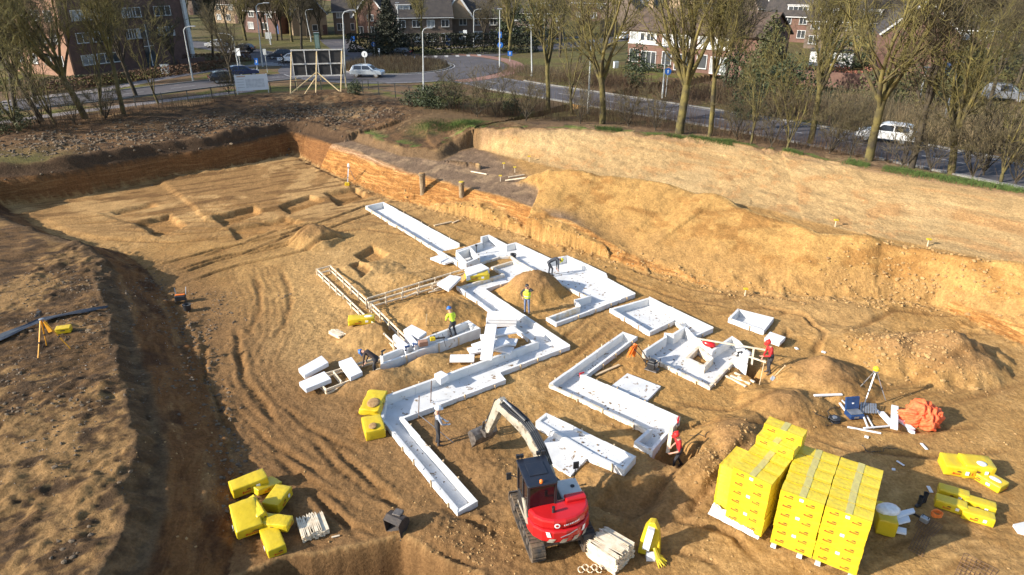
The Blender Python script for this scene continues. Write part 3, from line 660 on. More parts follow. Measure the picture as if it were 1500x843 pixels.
M_INKR = pm('red_print', (.60, .05, .015), rough=.5); M_INKB = pm('black_print', (.16, .055, .03), rough=.5)
M_WHITE = pm('white_paper', (.85, .85, .85), rough=.6); M_TAPE = pm('grey_clear_tape', (.50, .44, .14), (.40, .34, .13), 9, .3)
M_BLK = pm('black_plastic', (.018, .018, .02), (.03, .03, .032), 5, .45); M_STEEL = pm('worn_steel', (.22, .19, .165), (.10, .085, .075), 7, .5, metal=.6, bump=.2)
M_GREYM = pm('grey_metal', (.42, .43, .45), (.34, .35, .36), 5, .4, metal=.7); M_RUB = pm('rubber', (.03, .028, .026), (.14, .095, .055), 3.5, .85, bump=.3)
M_RED = pm('red_paint', (.50, .012, .014), (.42, .01, .012), 2, .3, coat=.35); M_CREAM = pm('cream_paint', (.38, .345, .28), (.26, .23, .175), 2.5, .45, spots=((.12, .09, .06), 3.6, .56))
M_NAVY = pm('navy_paint', (.010, .013, .022), (.016, .018, .026), 3, .35, coat=.2); M_GLASS = pm('dark_glass', (.012, .012, .014), (.03, .014, .012), 2, .08, spec=.6)
M_ORG = pm('orange_plastic', (.85, .20, .02), rough=.45); M_ORANGE_NET = pm('orange_mesh_fabric', (.88, .17, .055), (.70, .09, .025), 9, .7, bump=.5, bscale=30)
M_BLUE = pm('blue_plastic', (.012, .05, .16), (.01, .035, .11), 4, .4); M_SAND = pm('heaped_sand', (.40, .24, .10), (.27, .15, .055), 5, .95, bump=.5)
M_SKIN = pm('skin', (.50, .27, .18), rough=.55); M_RUST = pm('rusty_rebar', (.16, .085, .05), (.10, .06, .04), 8, .8)
M_FOIL = pm('white_foil', (.80, .80, .80), (.62, .61, .60), 7, .4, bump=.6, bscale=12); M_TARP = pm('dark_tarpaulin', (.02, .024, .034), (.035, .04, .05), 3, .5, bump=.5, bscale=5)
M_HVY = pm('hi_vis_yellow', (.62, .78, .04), (.50, .64, .03), 6, .6); M_REFL = pm('reflective_band', (.70, .72, .72), rough=.4)

# ------------------------------------------------------------------ white foam foundation units
def inset(poly, t):
    n = len(poly); A = sum(poly[i][0] * poly[(i + 1) % n][1] - poly[(i + 1) % n][0] * poly[i][1] for i in range(n))
    sg = 1 if A > 0 else -1; out = []
    for i in range(n):
        p0, p1, p2 = Vector(poly[i - 1]), Vector(poly[i]), Vector(poly[(i + 1) % n])
        d1 = (p1 - p0).normalized(); d2 = (p2 - p1).normalized()
        n1 = Vector((-d1.y, d1.x)) * sg; n2 = Vector((-d2.y, d2.x)) * sg
        k = n1 + n2
        k = k / max(.35, k.dot(n1)) if k.length > .1 else n1
        q = p1 + k * t; out.append((q.x, q.y))
    return out

def slab_with_hole(name, outer, holes, z0, z1, mat, parent, org):
    bm = bmesh.new(); loops = []
    for lp in [outer] + holes:
        vs_ = [bm.verts.new((p[0] - org[0], p[1] - org[1], z1)) for p in lp]
        for i in range(len(vs_)): bm.edges.new((vs_[i], vs_[(i + 1) % len(vs_)]))
        loops.append(vs_)
    bmesh.ops.triangle_fill(bm, use_beauty=True, use_dissolve=False, edges=bm.edges[:])
    r = bmesh.ops.extrude_face_region(bm, geom=bm.faces[:])
    for v in [g for g in r['geom'] if isinstance(g, bmesh.types.BMVert)]: v.co.z = z0
    bmesh.ops.recalc_face_normals(bm, faces=bm.faces[:])
    me = bpy.data.meshes.new(name); bm.to_mesh(me); bm.free(); me.materials.append(mat)
    return link_mesh(name, me, parent)

peg_m = MB().box((0, 0, 0), (.05, .05, .62)).build('peg', M_WOOD); PEG_ME = peg_m.data; bpy.data.objects.remove(peg_m)
def foundation(key, label, group='white foam foundation units', th=.14, base=-.40):
    fz = FLOORZ.get(key, -.16)
    pp, h, over, hole = UNITS[key]; poly = UNIT_XY[key]; q = inset(poly, th); n = len(poly)
    cx = sum(p[0] for p in poly) / n; cy = sum(p[1] for p in poly) / n; org = (cx, cy, 0)
    t = thing('foundation_formwork', label, 'formwork', org, 0, group)
    hp = []
    if hole:
        hp = HOLE_XY
    slab_with_hole('floor_panel', inset(poly, th * .6), [hp] if hp else [], base, fz, M_EPSF, t, org)
    r_ = random.Random(sum(map(ord, key)))
    for i in range(n):
        hh = over.get(i, h)
        if hh <= 0: continue
        j = (i + 1) % n; L_ = sqrt((poly[i][0] - poly[j][0]) ** 2 + (poly[i][1] - poly[j][1]) ** 2)
        # each side panel: its bevelled inner edge is lower than the outer rim
        a, b_, c_, d_ = poly[i], poly[j], q[j], q[i]; k = max(1, round(L_ / 1.3)); gp = .007 / max(L_, .1)
        for s_ in range(k):
            f0, f1 = s_ / k + (gp if s_ else 0), (s_ + 1) / k - (gp if s_ < k - 1 else 0); w0_, w1_ = r_.uniform(-.018, .018), r_.uniform(-.018, .018); sh_ = r_.uniform(-.012, .012)
            ou_ = Vector((a[0] - d_[0], a[1] - d_[1])); ou_ = ou_.normalized() * sh_ if k > 1 else Vector((0, 0)); pts = []
            for f_, w_ in ((f0, w0_), (f1, w1_)):
                o_ = (lerp(a[0], b_[0], f_) + ou_.x - cx, lerp(a[1], b_[1], f_) + ou_.y - cy); i_ = (lerp(d_[0], c_[0], f_) + ou_.x - cx, lerp(d_[1], c_[1], f_) + ou_.y - cy)
                pts += [(*o_, base), (*o_, hh + w_), (*i_, hh - .012 + w_), (*i_, base)]
            m = MB().add(pts, [(0, 1, 2, 3), (7, 6, 5, 4)] + [(x, 4 + x, 4 + (x + 1) % 4, (x + 1) % 4) for x in range(4)]); o = m.build('side_panel', M_EPS if hh > .21 else M_EPSR, t)
            bm = bmesh.new(); bm.from_mesh(o.data); bmesh.ops.recalc_face_normals(bm, faces=bm.faces[:]); bmesh.ops.bevel(bm, geom=[e for e in bm.edges if all(v.co.z > base + .1 for v in e.verts)], offset=.012, segments=1, affect='EDGES', clamp_overlap=True); bm.to_mesh(o.data); bm.free()
        # tan wooden pegs against the outside
        if L_ > 1.3 and r_.random() < .9:
            nrm = Vector((a[0] - d_[0], a[1] - d_[1])); nrm = nrm.normalized() if nrm.length > 0 else Vector((0, 1))
            e = Vector((b_[0] - a[0], b_[1] - a[1])) / L_; ou = Vector((e.y, -e.x)); ou = ou if ou.dot(nrm) > 0 else -ou
            for s in range(int(L_ / 1.3)):
                f = (s + .5 + r_.uniform(-.2, .2)) * 1.3
                pg = link_mesh('peg', PEG_ME, t); zt = hh + r_.uniform(-.06, .07)
                pg.location = (a[0] + e.x * f + ou.x * .04 - cx, a[1] + e.y * f + ou.y * .04 - cy, zt - .31); pg.rotation_euler = (r_.uniform(-.05, .05), r_.uniform(-.05, .05), atan2(e.y, e.x))
    if hp:
        hi = inset(hp, -.14); m = len(hp)
        for i in range(m):
            j = (i + 1) % m
            MB().prism([(x[0] - cx, x[1] - cy) for x in (hp[i], hp[j], hi[j], hi[i])], base, .2).build('hole_panel', M_EPSR, t)
    return t

F = {}
F['strip'] = foundation('strip', 'long straight white foam trough reaching from far sand pit towards the steps')
F['head'] = foundation('head', 'wide white foam trough with stepped far side where a grey worker bends')
F['zigzag'] = foundation('zigzag', 'large zigzag white foam trough running round the stacked boards to the front')
F['tray_bend'] = foundation('tray_bend', 'white foam tray with bent arm behind the hollow square unit')
F['crooked'] = foundation('crooked', 'white foam unit with a square hole showing sand, beside the plate compactor')
F['small_tray'] = foundation('small_tray', 'small lone white foam tray lying towards the sandy bank')
F['elbow'] = foundation('elbow', 'white foam elbow trough pointing at the red worker in the trench')
F['beam'] = foundation('beam', 'short thick white foam beam behind the excavator cab')
F['double_wall'] = foundation('double_wall', 'narrow high white foam channel between the two blue helmeted workers')
for k, lab in (('slab_a', 'flat grey white foam slab leaning out of the elbow trough'), ('slab_b', 'flat white foam slab right behind the excavator cab')):
    pl = SLAB_XY[k]; c0 = (sum(p[0] for p in pl) / 4, sum(p[1] for p in pl) / 4, 0)
    o = MB().prism([(p[0], p[1]) for p in pl], -.03, .12).build('foam_slab', M_EPSF, origin=c0); tag(o, lab, 'foam slab', 'flat foam slabs')
# the box round the small shaft at the head of the long strip
pl = [tuple(P(u, v, .6)[:2]) for (u, v) in ((671, 370), (688, 364), (700, 377), (684, 384))]; c0 = (sum(p[0] for p in pl) / 4, sum(p[1] for p in pl) / 4, 0)
t = thing('shaft_box', 'small square white foam shaft box at the end of the long trough', 'shaft box', c0); q = inset(pl, -.13)
for i in range(4):
    j = (i + 1) % 4; MB().prism([(x[0] - c0[0], x[1] - c0[1]) for x in (pl[i], pl[j], q[j], q[i])], -.02, .6).build('side_panel', M_EPS, t)

# ------------------------------------------------------------------ loose foam boards
def board(px, z, th, label, group='loose white foam boards', tilt=0.0, mat=None, name='foam_board'):
    pts = [P(u, v, z) for (u, v) in px]; c0 = sum((p for p in pts), Vector()) / len(pts)
    g = gz(c0.x, c0.y)
    o = MB().prism([(p.x - c0.x, p.y - c0.y) for p in pts], -th, 0).build(name, mat or M_EPSB, bevel=.012)
    o.location = (c0.x, c0.y, z); o.rotation_euler = (tilt, tilt * .5, 0)
    return tag(o, label, 'foam board', group)
board([(437, 540), (471, 521), (481, 531), (446, 550)], .42, .22, 'white foam board beyond its neighbour at the left end of timber formwork')
board([(438, 560), (475, 544), (485, 555), (448, 570)], .42, .22, 'white foam board nearest the yellow packs at the timber formwork end')
board([(496, 530), (515, 523), (531, 545), (513, 553)], .50, .22, 'white foam board lying across the formwork in front of bending dark worker')
board([(591, 484), (603, 477), (625, 486), (613, 494)], .66, .2, 'white foam board tilted across the end of the timber channel', tilt=.08)
board([(640, 415), (659, 404), (676, 406), (657, 423)], .50, .16, 'white foam board left of the yellow pack behind zigzag trough', tilt=.06)
board([(681, 393), (705, 386), (717, 393), (683, 405)], .55, .32, 'thick white foam block behind the yellow pack at the shaft box')
board([(630, 378), (642, 374), (656, 378), (645, 384)], .28, .12, 'small white foam board beside the long trough, upper of two')
board([(643, 384), (656, 379), (665, 382), (652, 386)], .22, .12, 'small white foam board beside the long trough, lower of two')
board([(575, 492), (579, 489), (598, 505), (594, 511)], .60, .5, 'left white foam cheek board at the mouth of the timber channel')
board([(592, 488), (597, 484), (612, 502), (607, 507)], .64, .5, 'right white foam cheek board at the mouth of the timber channel')
board([(1128, 486), (1151, 494), (1142, 503), (1120, 495)], .35, .2, 'white foam board just behind the helmet of the red digging worker')
board([(636, 548), (646, 543), (657, 549), (645, 556)], .52, .3, 'small white foam block stuck on the far rim of the zigzag trough')
# pile of boards by the zigzag trough
ST = 'boards in the fanned foam pile'
def wboard(c, L_, W_, T_, rz, label, rx=0.0, ry=0.0):
    o = MB().box((0, 0, 0), (L_, W_, T_)).build('foam_board', M_EPSB, bevel=.012); o.location = c; o.rotation_euler = (rx, ry, rz); return tag(o, label, 'foam board', ST)
c = P(734, 466, .55)
for i, w in enumerate(('lowest', 'middle', 'top')):
    wboard((c.x + .03 * i, c.y - .02 * i, .18 + .2 * i + .12), 1.55, .75, .17, .05 - .04 * i, '%s white foam board of the three lying level beyond the fanned pile' % w)
c = P(722, 502, .6); fan = [(-.55, .2, .35), (-.35, .55, .55), (.3, -.1, -.35), (.5, .35, -.2), (.05, .6, .15), (.1, -.35, .6), (.45, .75, .25)]
for i, (dx, dy, a) in enumerate(fan):
    wboard((c.x + dx, c.y + dy, .12 + .11 * i), 1.35, .6, .10, a, ['lowest white foam board in the fanned pile', 'second lowest white foam board in fanned pile, turned left', 'white foam board jutting from the right of fanned pile, lower one', 'white foam board jutting to the right over sand in fanned pile', 'white foam board in the heart of the fanned pile', 'white foam board turned steeply under the long plank board', 'white foam board high at the back of the fanned pile'][i], ry=rnd.uniform(-.05, .05))
a0, a1 = P(720, 476, 1.05), P(712, 527, .75); dv = a1 - a0
wboard((a0 + a1) / 2, dv.length, .55, .10, atan2(dv.y, dv.x), 'long white foam board topping the fanned pile, pointing at camera', ry=-atan2(dv.z, sqrt(dv.x ** 2 + dv.y ** 2)))
c = P(677, 524, .35); wboard((c.x, c.y, .3), 1.15, .55, .12, .02, 'flat white foam board on sand left of the fanned pile')

# ------------------------------------------------------------------ timber formwork: pairs of battens on posts
t = thing('timber_formwork', 'pale batten formwork channel framing a trench in rough sand', 'formwork', P(540, 447, 0))
o0 = t.location.copy()
for (a, b) in TIMBER:
    pa, pb = P(a[0], a[1], .25), P(b[0], b[1], .25); d = (pb - pa); L_ = d.length; d.normalize()
    for zz in (.10, .38):
        MB().bar(pa - o0 + Vector((0, 0, zz - .25)), pb - o0 + Vector((0, 0, zz - .25)), .05, .085).build('rail', M_WOODP, t)
    for k in range(max(2, int(L_ / 1.0) + 1)):
        p = pa.lerp(pb, (k + .02) / max(1, int(L_ / 1.0) + .04)) - o0; MB().box((p.x + d.y * .05, p.y - d.x * .05, .12), (.06, .06, .66), atan2(d.y, d.x)).build('post', M_WOODP, t)
t = thing('timber_formwork', 'small open batten frame under white boards at the left trench end', 'formwork', P(500, 560, 0)); o0 = t.location.copy()
for (a, b) in (((452, 556), (556, 524)), ((478, 572), (557, 541)), ((478, 572), (466, 560)), ((500, 560), (488, 545)), ((520, 556), (530, 552))):
    pa, pb = P(a[0], a[1], .22) - o0, P(b[0], b[1], .22) - o0
    MB().bar(pa, pb, .05, .12).build('rail', M_WOODP, t); MB().bar(pa - Vector((0, 0, .18)), pb - Vector((0, 0, .18)), .05, .1).build('rail', M_WOODP, t)
    for k in range(3):
        p = pa.lerp(pb, k / 2); MB().box((p.x, p.y + .05, -.02), (.06, .06, .5)).build('post', M_WOODP, t)
def plank(a, b, w, th, label, za=.06, zb=.06, mat=None, group='loose timber battens', name='timber_batten', cat='batten', ground=True):
    pa, pb = P(a[0], a[1], za), P(b[0], b[1], zb)
    if ground: pa.z = gz(pa.x, pa.y) + za; pb.z = gz(pb.x, pb.y) + zb
    c = (pa + pb) / 2
    o = MB().bar(pa - c, pb - c, w, th).build(name, mat or M_WOODP, bevel=.006); o.location = c
    return tag(o, label, cat, group)
for i, (a, b, l) in enumerate([((592, 436), (610, 428), 'thin pale batten lying left of the flat board near the batten branch'), ((628, 428), (662, 420), 'pale batten lying in front of the tilted board by formwork branch'), ((630, 420), (655, 415), 'short pale batten under the tilted board by formwork branch'), ((636, 424), (668, 412), 'pale batten sticking past the tilted board by formwork branch')]):
    plank(a, b, .07, .05, l, .12 + .05 * i, .12 + .05 * i)
plank((1063, 551), (1092, 570), .10, .06, 'outer pale stake of the fan on the sand by the digging worker', .05, .05)
plank((1070, 552), (1098, 568), .10, .06, 'pale stake of the sand fan, second from outside', .10, .06)
plank((1076, 549), (1104, 566), .10, .06, 'pale stake of the sand fan, third from outside', .05, .10)
plank((1080, 556), (1106, 562), .10, .06, 'pale stake of the sand fan nearest the digging worker', .12, .06)
plank((872, 550), (907, 535), .12, .05, 'brown board lying on sand inside the elbow trough', .05, .05, mat=M_WOOD)
plank((672, 323), (663, 327), .14, .06, 'stub of timber by the long trough', .05, .05, mat=M_WOOD)
# crossed batten rails in front of the red worker
t = thing('batten_rail', 'pale batten guide rail reaching from hollow unit to red digging worker', 'guide rail', P(1095, 515, 0)); o0 = t.location.copy()
for (a, b, za, zb) in (((1020, 496), (1122, 513), .75, .8), ((1095, 522), (1122, 531), .55, .55), ((1104, 511), (1101, 535), .95, .2)):
    MB().bar(P(a[0], a[1], za) - o0, P(b[0], b[1], zb) - o0, .08, .05).build('rail', M_WOODP, t)

# ------------------------------------------------------------------ bundles of pointed stakes
def stakes(u, v, label, rz, nx, nz, L_, dz=0.0, w=.055, grp='bundles of pointed stakes'):
    c = GP(u, v); t = thing('stake_bundle', label, 'stake bundle', (c.x, c.y, c.z + dz), rz, grp); r_ = random.Random(int(u))
    for k in range(nz):
        for i in range(nx):
            if k == nz - 1 and i > nx * .72: continue
            y0 = r_.uniform(-.05, .05); a = r_.uniform(-.02, .02) * (1 + (k == nz - 1) * 3); x = (i - nx / 2) * (w * 1.0); z = .03 + k * w * .99
            m = MB(); M = Matrix.Translation((x, y0, z)) @ Matrix.Rotation(a, 4, 'Z'); h = w / 2
            pts = [(-h, -L_ / 2, -h), (h, -L_ / 2, -h), (h, -L_ / 2, h), (-h, -L_ / 2, h), (-h, L_ / 2 - .13, -h), (h, L_ / 2 - .13, -h), (h, L_ / 2 - .13, h), (-h, L_ / 2 - .13, h), (0, L_ / 2, 0)]
            m.add([M @ Vector(p) for p in pts], [(0, 1, 2, 3), (4, 5, 1, 0), (5, 6, 2, 1), (6, 7, 3, 2), (7, 4, 0, 3), (5, 4, 8), (6, 5, 8), (7, 6, 8), (4, 7, 8)])
            o = m.build('stake', M_WOODP, t)
    return t
stakes(460, 775, 'low bundle of pointed pale stakes beside the loose yellow packs', R(28), 16, 5, 1.0)
stakes(893, 815, 'tall bundle of pointed pale stakes beside the torn yellow pack', R(48), 17, 11, 1.15, w=.06)
stakes(495, 491, 'small bundle of pale stakes on rough sand near the folded yellow pack', R(50), 9, 3, .95)

# ------------------------------------------------------------------ yellow packs of insulation
PL_, PW_, PH_ = 1.29, .535, .36
def print_mesh(two=True):
    """rows of small red lettering under a black emblem, on the long side face (y = -PW/2)"""
    m = MB(); y = -PW_ / 2 - .004
    for cx, cz in (((-.38, .02), (.26, -.03)) if two else ((.05, 0),)):
        m.mi = 0; x = cx - .15
        for k, (w, h) in enumerate(((.045, .06), (.032, .042), (.028, .042), (.032, .046), (.036, .042), (.028, .042), (.032, .046))):
            s = .012; m.add([(x, y, cz - .06), (x + w - .008, y, cz - .06), (x + w - .008 + s, y, cz - .06 + h), (x + s, y, cz - .06 + h)], [(0, 1, 2, 3)]); x += w + .004
        m.mi = 1
        m.add([(cx - .02, y, cz + .015), (cx + .10, y, cz + .012), (cx + .12, y, cz + .035), (cx + .07, y, cz + .06), (cx + .02, y, cz + .055), (cx - .01, y, cz + .04)], [(0, 1, 2, 3, 4, 5)])
    return m
def make_pack(name, wobble, seed, mat):
    m = MB(); r_ = random.Random(seed); nx, ny, nz = 7, 4, 3
    m.box((0, 0, 0), (PL_, PW_, PH_)); o = m.build(name, mat)
    bm = bmesh.new(); bm.from_mesh(o.data); bmesh.ops.subdivide_edges(bm, edges=bm.edges[:], cuts=3, use_grid_fill=True)
    for v in bm.verts:
        e = sum((abs(abs(v.co[i]) - (PL_, PW_, PH_)[i] / 2) < 1e-4) for i in range(3))
        if e >= 2: v.co *= .985
        v.co += Vector((r_.uniform(-1, 1), r_.uniform(-1, 1), r_.uniform(-1, 1))) * wobble
    bm.to_mesh(o.data); bm.free(); return o
def pack_proto(seed, wob, two, sticker, tape, mat):
    t = thing('insulation_pack', 'x', 'insulation pack')
    o = make_pack('film_wrap', wob, seed, mat); o.parent = t; o.location = (0, 0, PH_ / 2)
    for (cx_, cz_) in ((-.40, .03), (.24, -.03)):
        p = print_mesh(False).build('logo_print', [M_INKR, M_INKB], o); p.location = (cx_, -wob, cz_)
    q = print_mesh(False).build('logo_print', [M_INKR, M_INKB], o); q.rotation_euler = (0, 0, pi); q.location = (0, wob, 0)
    if sticker: MB().box((0, -PW_ / 2 - .006 - wob, .06), (.12, .006, .10)).build('sticker', M_WHITE, o)
    if tape: MB().box((0, 0, PH_ / 2 + .004 + wob), (.20, PW_ * .98, .005)).build('tape_strip', M_TAPE, o)
    return t
PROTO = {(s, tp): pack_proto(3 + s + 2 * tp, .006, True, s, tp, M_YELS) for s in (0, 1) for tp in (0, 1)}
used_proto = set()
def put_pack(s, tp, loc, rz, label, group, rx=0, ry=0):
    pr = PROTO[(s, tp)]
    if (s, tp) not in used_proto: used_proto.add((s, tp)); o = pr
    else: o = copy_tree(pr)
    o.location = loc; o.rotation_euler = (rx, ry, rz); o['label'] = label; o['group'] = group; return o
ORD = ['front', 'second', 'third', 'fourth', 'fifth']; LAY = ['bottom', 'second', 'third', 'fourth', 'fifth', 'sixth', 'top']
def stack(origin, ang, cols, rows, layers, nm, group, skip=lambda c, r, l: False):
    e = Vector((cos(ang), sin(ang), 0)); f = Vector((-sin(ang), cos(ang), 0)); r_ = random.Random(5)
    for c in range(cols):
        for r in range(rows):
            for l in range(layers(c, r)):
                if skip(c, r, l): continue
                top = l == layers(c, r) - 1
                p = Vector(origin) + e * (PL_ * 1.012 * (c + .5)) + f * (PW_ * 1.02 * (r + .5)) + Vector((0, 0, .09 + l * PH_ * 1.004))
                p += e * r_.uniform(-.012, .012) + f * r_.uniform(-.008, .008) * (0 < r)
                colname = ('left column, ', 'right column, ')[c] if cols == 2 else ''
                ln = 'top' if top else LAY[l]
                put_pack(int(l in (1, 3, 5)), int(top), p, ang + r_.uniform(-.008, .008), 'yellow pack, %s layer, %s%s row of the %s' % (ln, colname, ORD[r], nm), group)
WA = atan2(-1.4, 2.2); w0 = P(1126, 797, .05)
stack((w0.x, w0.y, w0.z), WA, 2, 5, lambda c, r: 6, 'wide yellow stack', 'packs of the wide yellow stack', skip=lambda c, r, l: 0 < r < 4 and l < 4 and False)
NA = R(-42); n0 = P(1060, 762, .05)
stack((n0.x, n0.y, n0.z), NA, 1, 5, lambda c, r: 6 if r < 3 else 7, 'narrow yellow stack', 'packs of the narrow yellow stack')
e = Vector((cos(NA), sin(NA), 0)); f = Vector((-sin(NA), cos(NA), 0))
for l in range(5):
    p = n0 + e * (-.30) + f * .95 + Vector((0, 0, .09 + l * PH_)); put_pack(0, 0, p, NA + pi / 2, 'yellow pack, %s of five turned crosswise beside the narrow yellow stack' % ('topmost' if l == 4 else LAY[l]), 'packs of the narrow yellow stack')
for k in range(2): # the two sliding packs on the far top
    p = n0 + e * (.72 + .05 * k) + f * (2.25 - .15 * k) + Vector((0, 0, .1 + 7 * PH_ + k * PH_)); put_pack(0, 1 - k * 0, p, NA + .06 - .05 * k, ['lower', 'upper'][k] + ' loose yellow pack crowning the far end of narrow yellow stack', 'packs of the narrow yellow stack') if k == 0 else None
def blocks(pts, base, ang):
    for i, (a, l) in enumerate(pts):
        o = MB().box((0, 0, .045), (.16, .12, .09)).build('foam_block', M_EPSB); o.location = base + Vector((cos(ang), sin(ang), 0)) * a; o.rotation_euler = (0, 0, ang); tag(o, l, 'foam block', 'bearer blocks under the stacks')
blocks([(.15, 'white bearer block peeping out at left corner of wide yellow stack'), (.95, 'white bearer block under the middle of the wide stack left column'), (1.5, 'white bearer block just right of the seam of wide yellow stack'), (2.45, 'white bearer block at the right corner of wide yellow stack')], Vector((w0.x, w0.y, 0)) + Vector((cos(WA + pi / 2), sin(WA + pi / 2), 0)) * .01, WA)
# white wrapping foil spread at the foot of the narrow stack
m = MB(); r_ = random.Random(4); rows_ = 5; cols_ = 22
for j in range(rows_):
    for i in range(cols_):
        f_ = i / (cols_ - 1); p = Vector((lerp(-.5, 1.25, f_), .25 * (1 - f_) - .02 - .42 * j / 4 * (1 - f_ * .8), .06 + (.25 * (1 - f_) + r_.uniform(0, .12)) * (1 - j / 5)))
        m.v.append(tuple(p))
for j in range(rows_ - 1):
    for i in range(cols_ - 1): m.f.append((j * cols_ + i, j * cols_ + i + 1, (j + 1) * cols_ + i + 1, (j + 1) * cols_ + i)); m.m.append(0)
o = m.build('wrapping_foil', M_FOIL); o.location = (n0.x, n0.y, .02); o.rotation_euler = (0, 0, NA); tag(o, 'crumpled white wrapping foil at the foot of narrow yellow stack', 'foil')
sm = o.modifiers.new('thick', 'SOLIDIFY'); sm.thickness = .012

def loose_pack(u, v, size, rz, label, group, z=0.0, rx=0, ry=0, seed=1, sticker=True, sag=.011, opening=None):
    c = GP(u, v) if z == 0 else P(u, v, z); base = max(gz(c.x, c.y), c.z)
    t = thing('insulation_pack', label, 'insulation pack', (c.x, c.y, base + .01), rz, group); t.rotation_euler = (rx, ry, rz)
    o = make_pack('film_wrap', sag, seed, M_YEL); o.parent = t; o.location = (0, 0, size[2] / 2); o.scale = (size[0] / PL_, size[1] / PW_, size[2] / PH_)
    bv = o.modifiers.new('soft', 'BEVEL'); bv.width = .03; bv.segments = 2; bv.limit_method = 'ANGLE'; o.data.polygons.foreach_set('use_smooth', [True] * len(o.data.polygons))
    p = print_mesh(False).build('logo_print', [M_INKR, M_INKB], o); p.location = (-.2, -.018, 0); p.scale = (1.2, 1, 1.2); q = print_mesh(False).build('logo_print', [M_INKR, M_INKB], o); q.rotation_euler = (0, 0, pi / 2); q.location = (PL_ / 2 - PW_ / 2 + .026, 0, 0)
    if sticker: MB().box((.25, -PW_ / 2 - .026, .02), (.14, .008, .12)).build('sticker', M_WHITE, o)
    if opening: MB().sphere((opening[0], opening[1], PH_ / 2 - .005), .2, 12, 6, (1.1, .55, .16)).build('exposed_foam', M_EPSB, o, smooth=True)
    return t
GL = 'loose yellow packs tumbled by the left bank'
loose_pack(366, 716, (1.25, .62, .42), R(35), 'yellow pack at the far end of the left heap, on the bank side', GL, seed=11)
loose_pack(388, 717, (1.0, .6, .25), R(55), 'thin yellow pack wedged upper middle in the left heap', GL, seed=12, ry=.3)
loose_pack(408, 738, (1.0, .62, .4), R(78), 'yellow pack standing at the right side of the left heap', GL, seed=13)
loose_pack(383, 752, (1.1, .3, .45), R(-52), 'narrow yellow pack leaning in the middle of the left heap', GL, z=.25, seed=14, rx=.35)
loose_pack(362, 765, (1.25, .85, .42), R(-60), 'biggest yellow pack in the left heap, with white sticker on its end', GL, z=.25, seed=15, ry=.18)
loose_pack(407, 771, (.95, .5, .3), R(-8), 'yellow pack with open flap at the left heap edge by the stakes', GL, z=.2, seed=16, sticker=False)
loose_pack(401, 800, (1.2, .58, .38), R(-58), 'yellow pack at the front of the left heap, nearest the frame bottom', GL, seed=17)
GR_ = 'yellow packs laid out on the right'
loose_pack(1399, 690, (1.05, .85, .45), R(-15), 'yellow pack at the left of the right hand trio', GR_, seed=21)
loose_pack(1425, 694, (1.05, .75, .6), R(-10), 'yellow pack in the middle of the right hand trio, torn white on top', GR_, seed=22, opening=(.1, -.12))
loose_pack(1442, 705, (1.3, .6, .3), R(-62), 'low yellow pack under the right end of right hand trio', GR_, seed=23, opening=(.3, 0))
GQ = 'yellow blocks in two short rows'
loose_pack(1394, 730, (.95, .42, .34), R(-28), 'yellow block, far one of the left pair in front of trio', GQ, seed=24)
loose_pack(1390, 746, (.95, .42, .34), R(-28), 'yellow block, near one of the left pair in front of trio', GQ, seed=25)
loose_pack(1432, 746, (.95, .42, .34), R(-28), 'yellow block, far one of the right pair in front of trio', GQ, seed=26)
loose_pack(1430, 762, (.95, .42, .34), R(-28), 'yellow block, near one of the right pair in front of trio', GQ, seed=27)
loose_pack(530, 473, (1.35, .55, .34), R(12), 'folded yellow pack across the batten channel with white foam showing', 'single yellow packs', z=.25, seed=31, opening=(.35, 0), sag=.035)
loose_pack(699, 409, (1.45, .6, .35), R(14), 'yellow pack between the white boards at head of zigzag trough', 'single yellow packs', z=.1, seed=32, sag=.03, opening=(-.2, -.1))
loose_pack(548, 595, (1.5, .85, .32), R(86), 'sand covered upright yellow pack at zigzag trough left corner, far one', 'single yellow packs', z=.15, seed=33, sag=.03)
loose_pack(548, 634, (1.1, .8, .45), R(110), 'yellow pack at zigzag trough left corner, nearer one', 'single yellow packs', seed=34)
loose_pack(1293, 772, (1.0, .6, .62), R(70), 'upright yellow bag half hidden behind the wide yellow stack', 'single yellow packs', seed=35)
# sand lying on the two packs by the trough
for (u, v, z, r1_, l) in ((547, 590, .50, .36, 'patch of sand lying on the far yellow pack by the trough'), (546, 624, .50, .22, 'patch of sand lying on the nearer yellow pack by the trough')):
    c = P(u, v, z); o = MB().sphere((0, 0, 0), r1_, 16, 8, (.75, 1, .14)).build('sand_patch', M_SAND, smooth=True); o.location = c; tag(o, l, 'sand')
# torn pack standing on end beside the stakes
c = GP(950, 812); t = thing('insulation_pack', 'torn yellow pack standing on end beside tall stake bundle, white foam inside', 'insulation pack', c, R(-20), 'single yellow packs')
m = MB(); r_ = random.Random(9)
prof = [(-.34, 0), (-.30, .5), (-.22, .95), (-.08, 1.2), (.10, 1.22), (.24, .95), (.32, .5), (.36, 0)]
m.prism([(p[0], p[1]) for p in prof], -.16, .16, M=Matrix.Rotation(R(90) - .18, 4, 'X')); o = m.build('film_wrap', M_YEL, t, bevel=.03)
MB().box((-.04, -.08, .72), (.22, .30, .75), M=Matrix.Rotation(-.18, 4, 'X') @ Matrix.Rotation(.12, 4, 'Y')).build('foam_core', M_EPSB, t, bevel=.01)
MB().box((.10, -.30, .16), (.28, .2, .26), .3).build('foam_core', M_EPSB, t, bevel=.01)
m = MB()
for k in range(9):
    a = -1.2 + k * .28; m.tube([(.18, -.15, .42), (.25 + .12 * cos(a), -.3 + .1 * sin(a), .25), (.32 + .3 * cos(a), -.35 + .25 * sin(a), .06 + .05 * (k % 3))], [.05, .04, .015], 5)
m.build('torn_film', M_YEL, t)
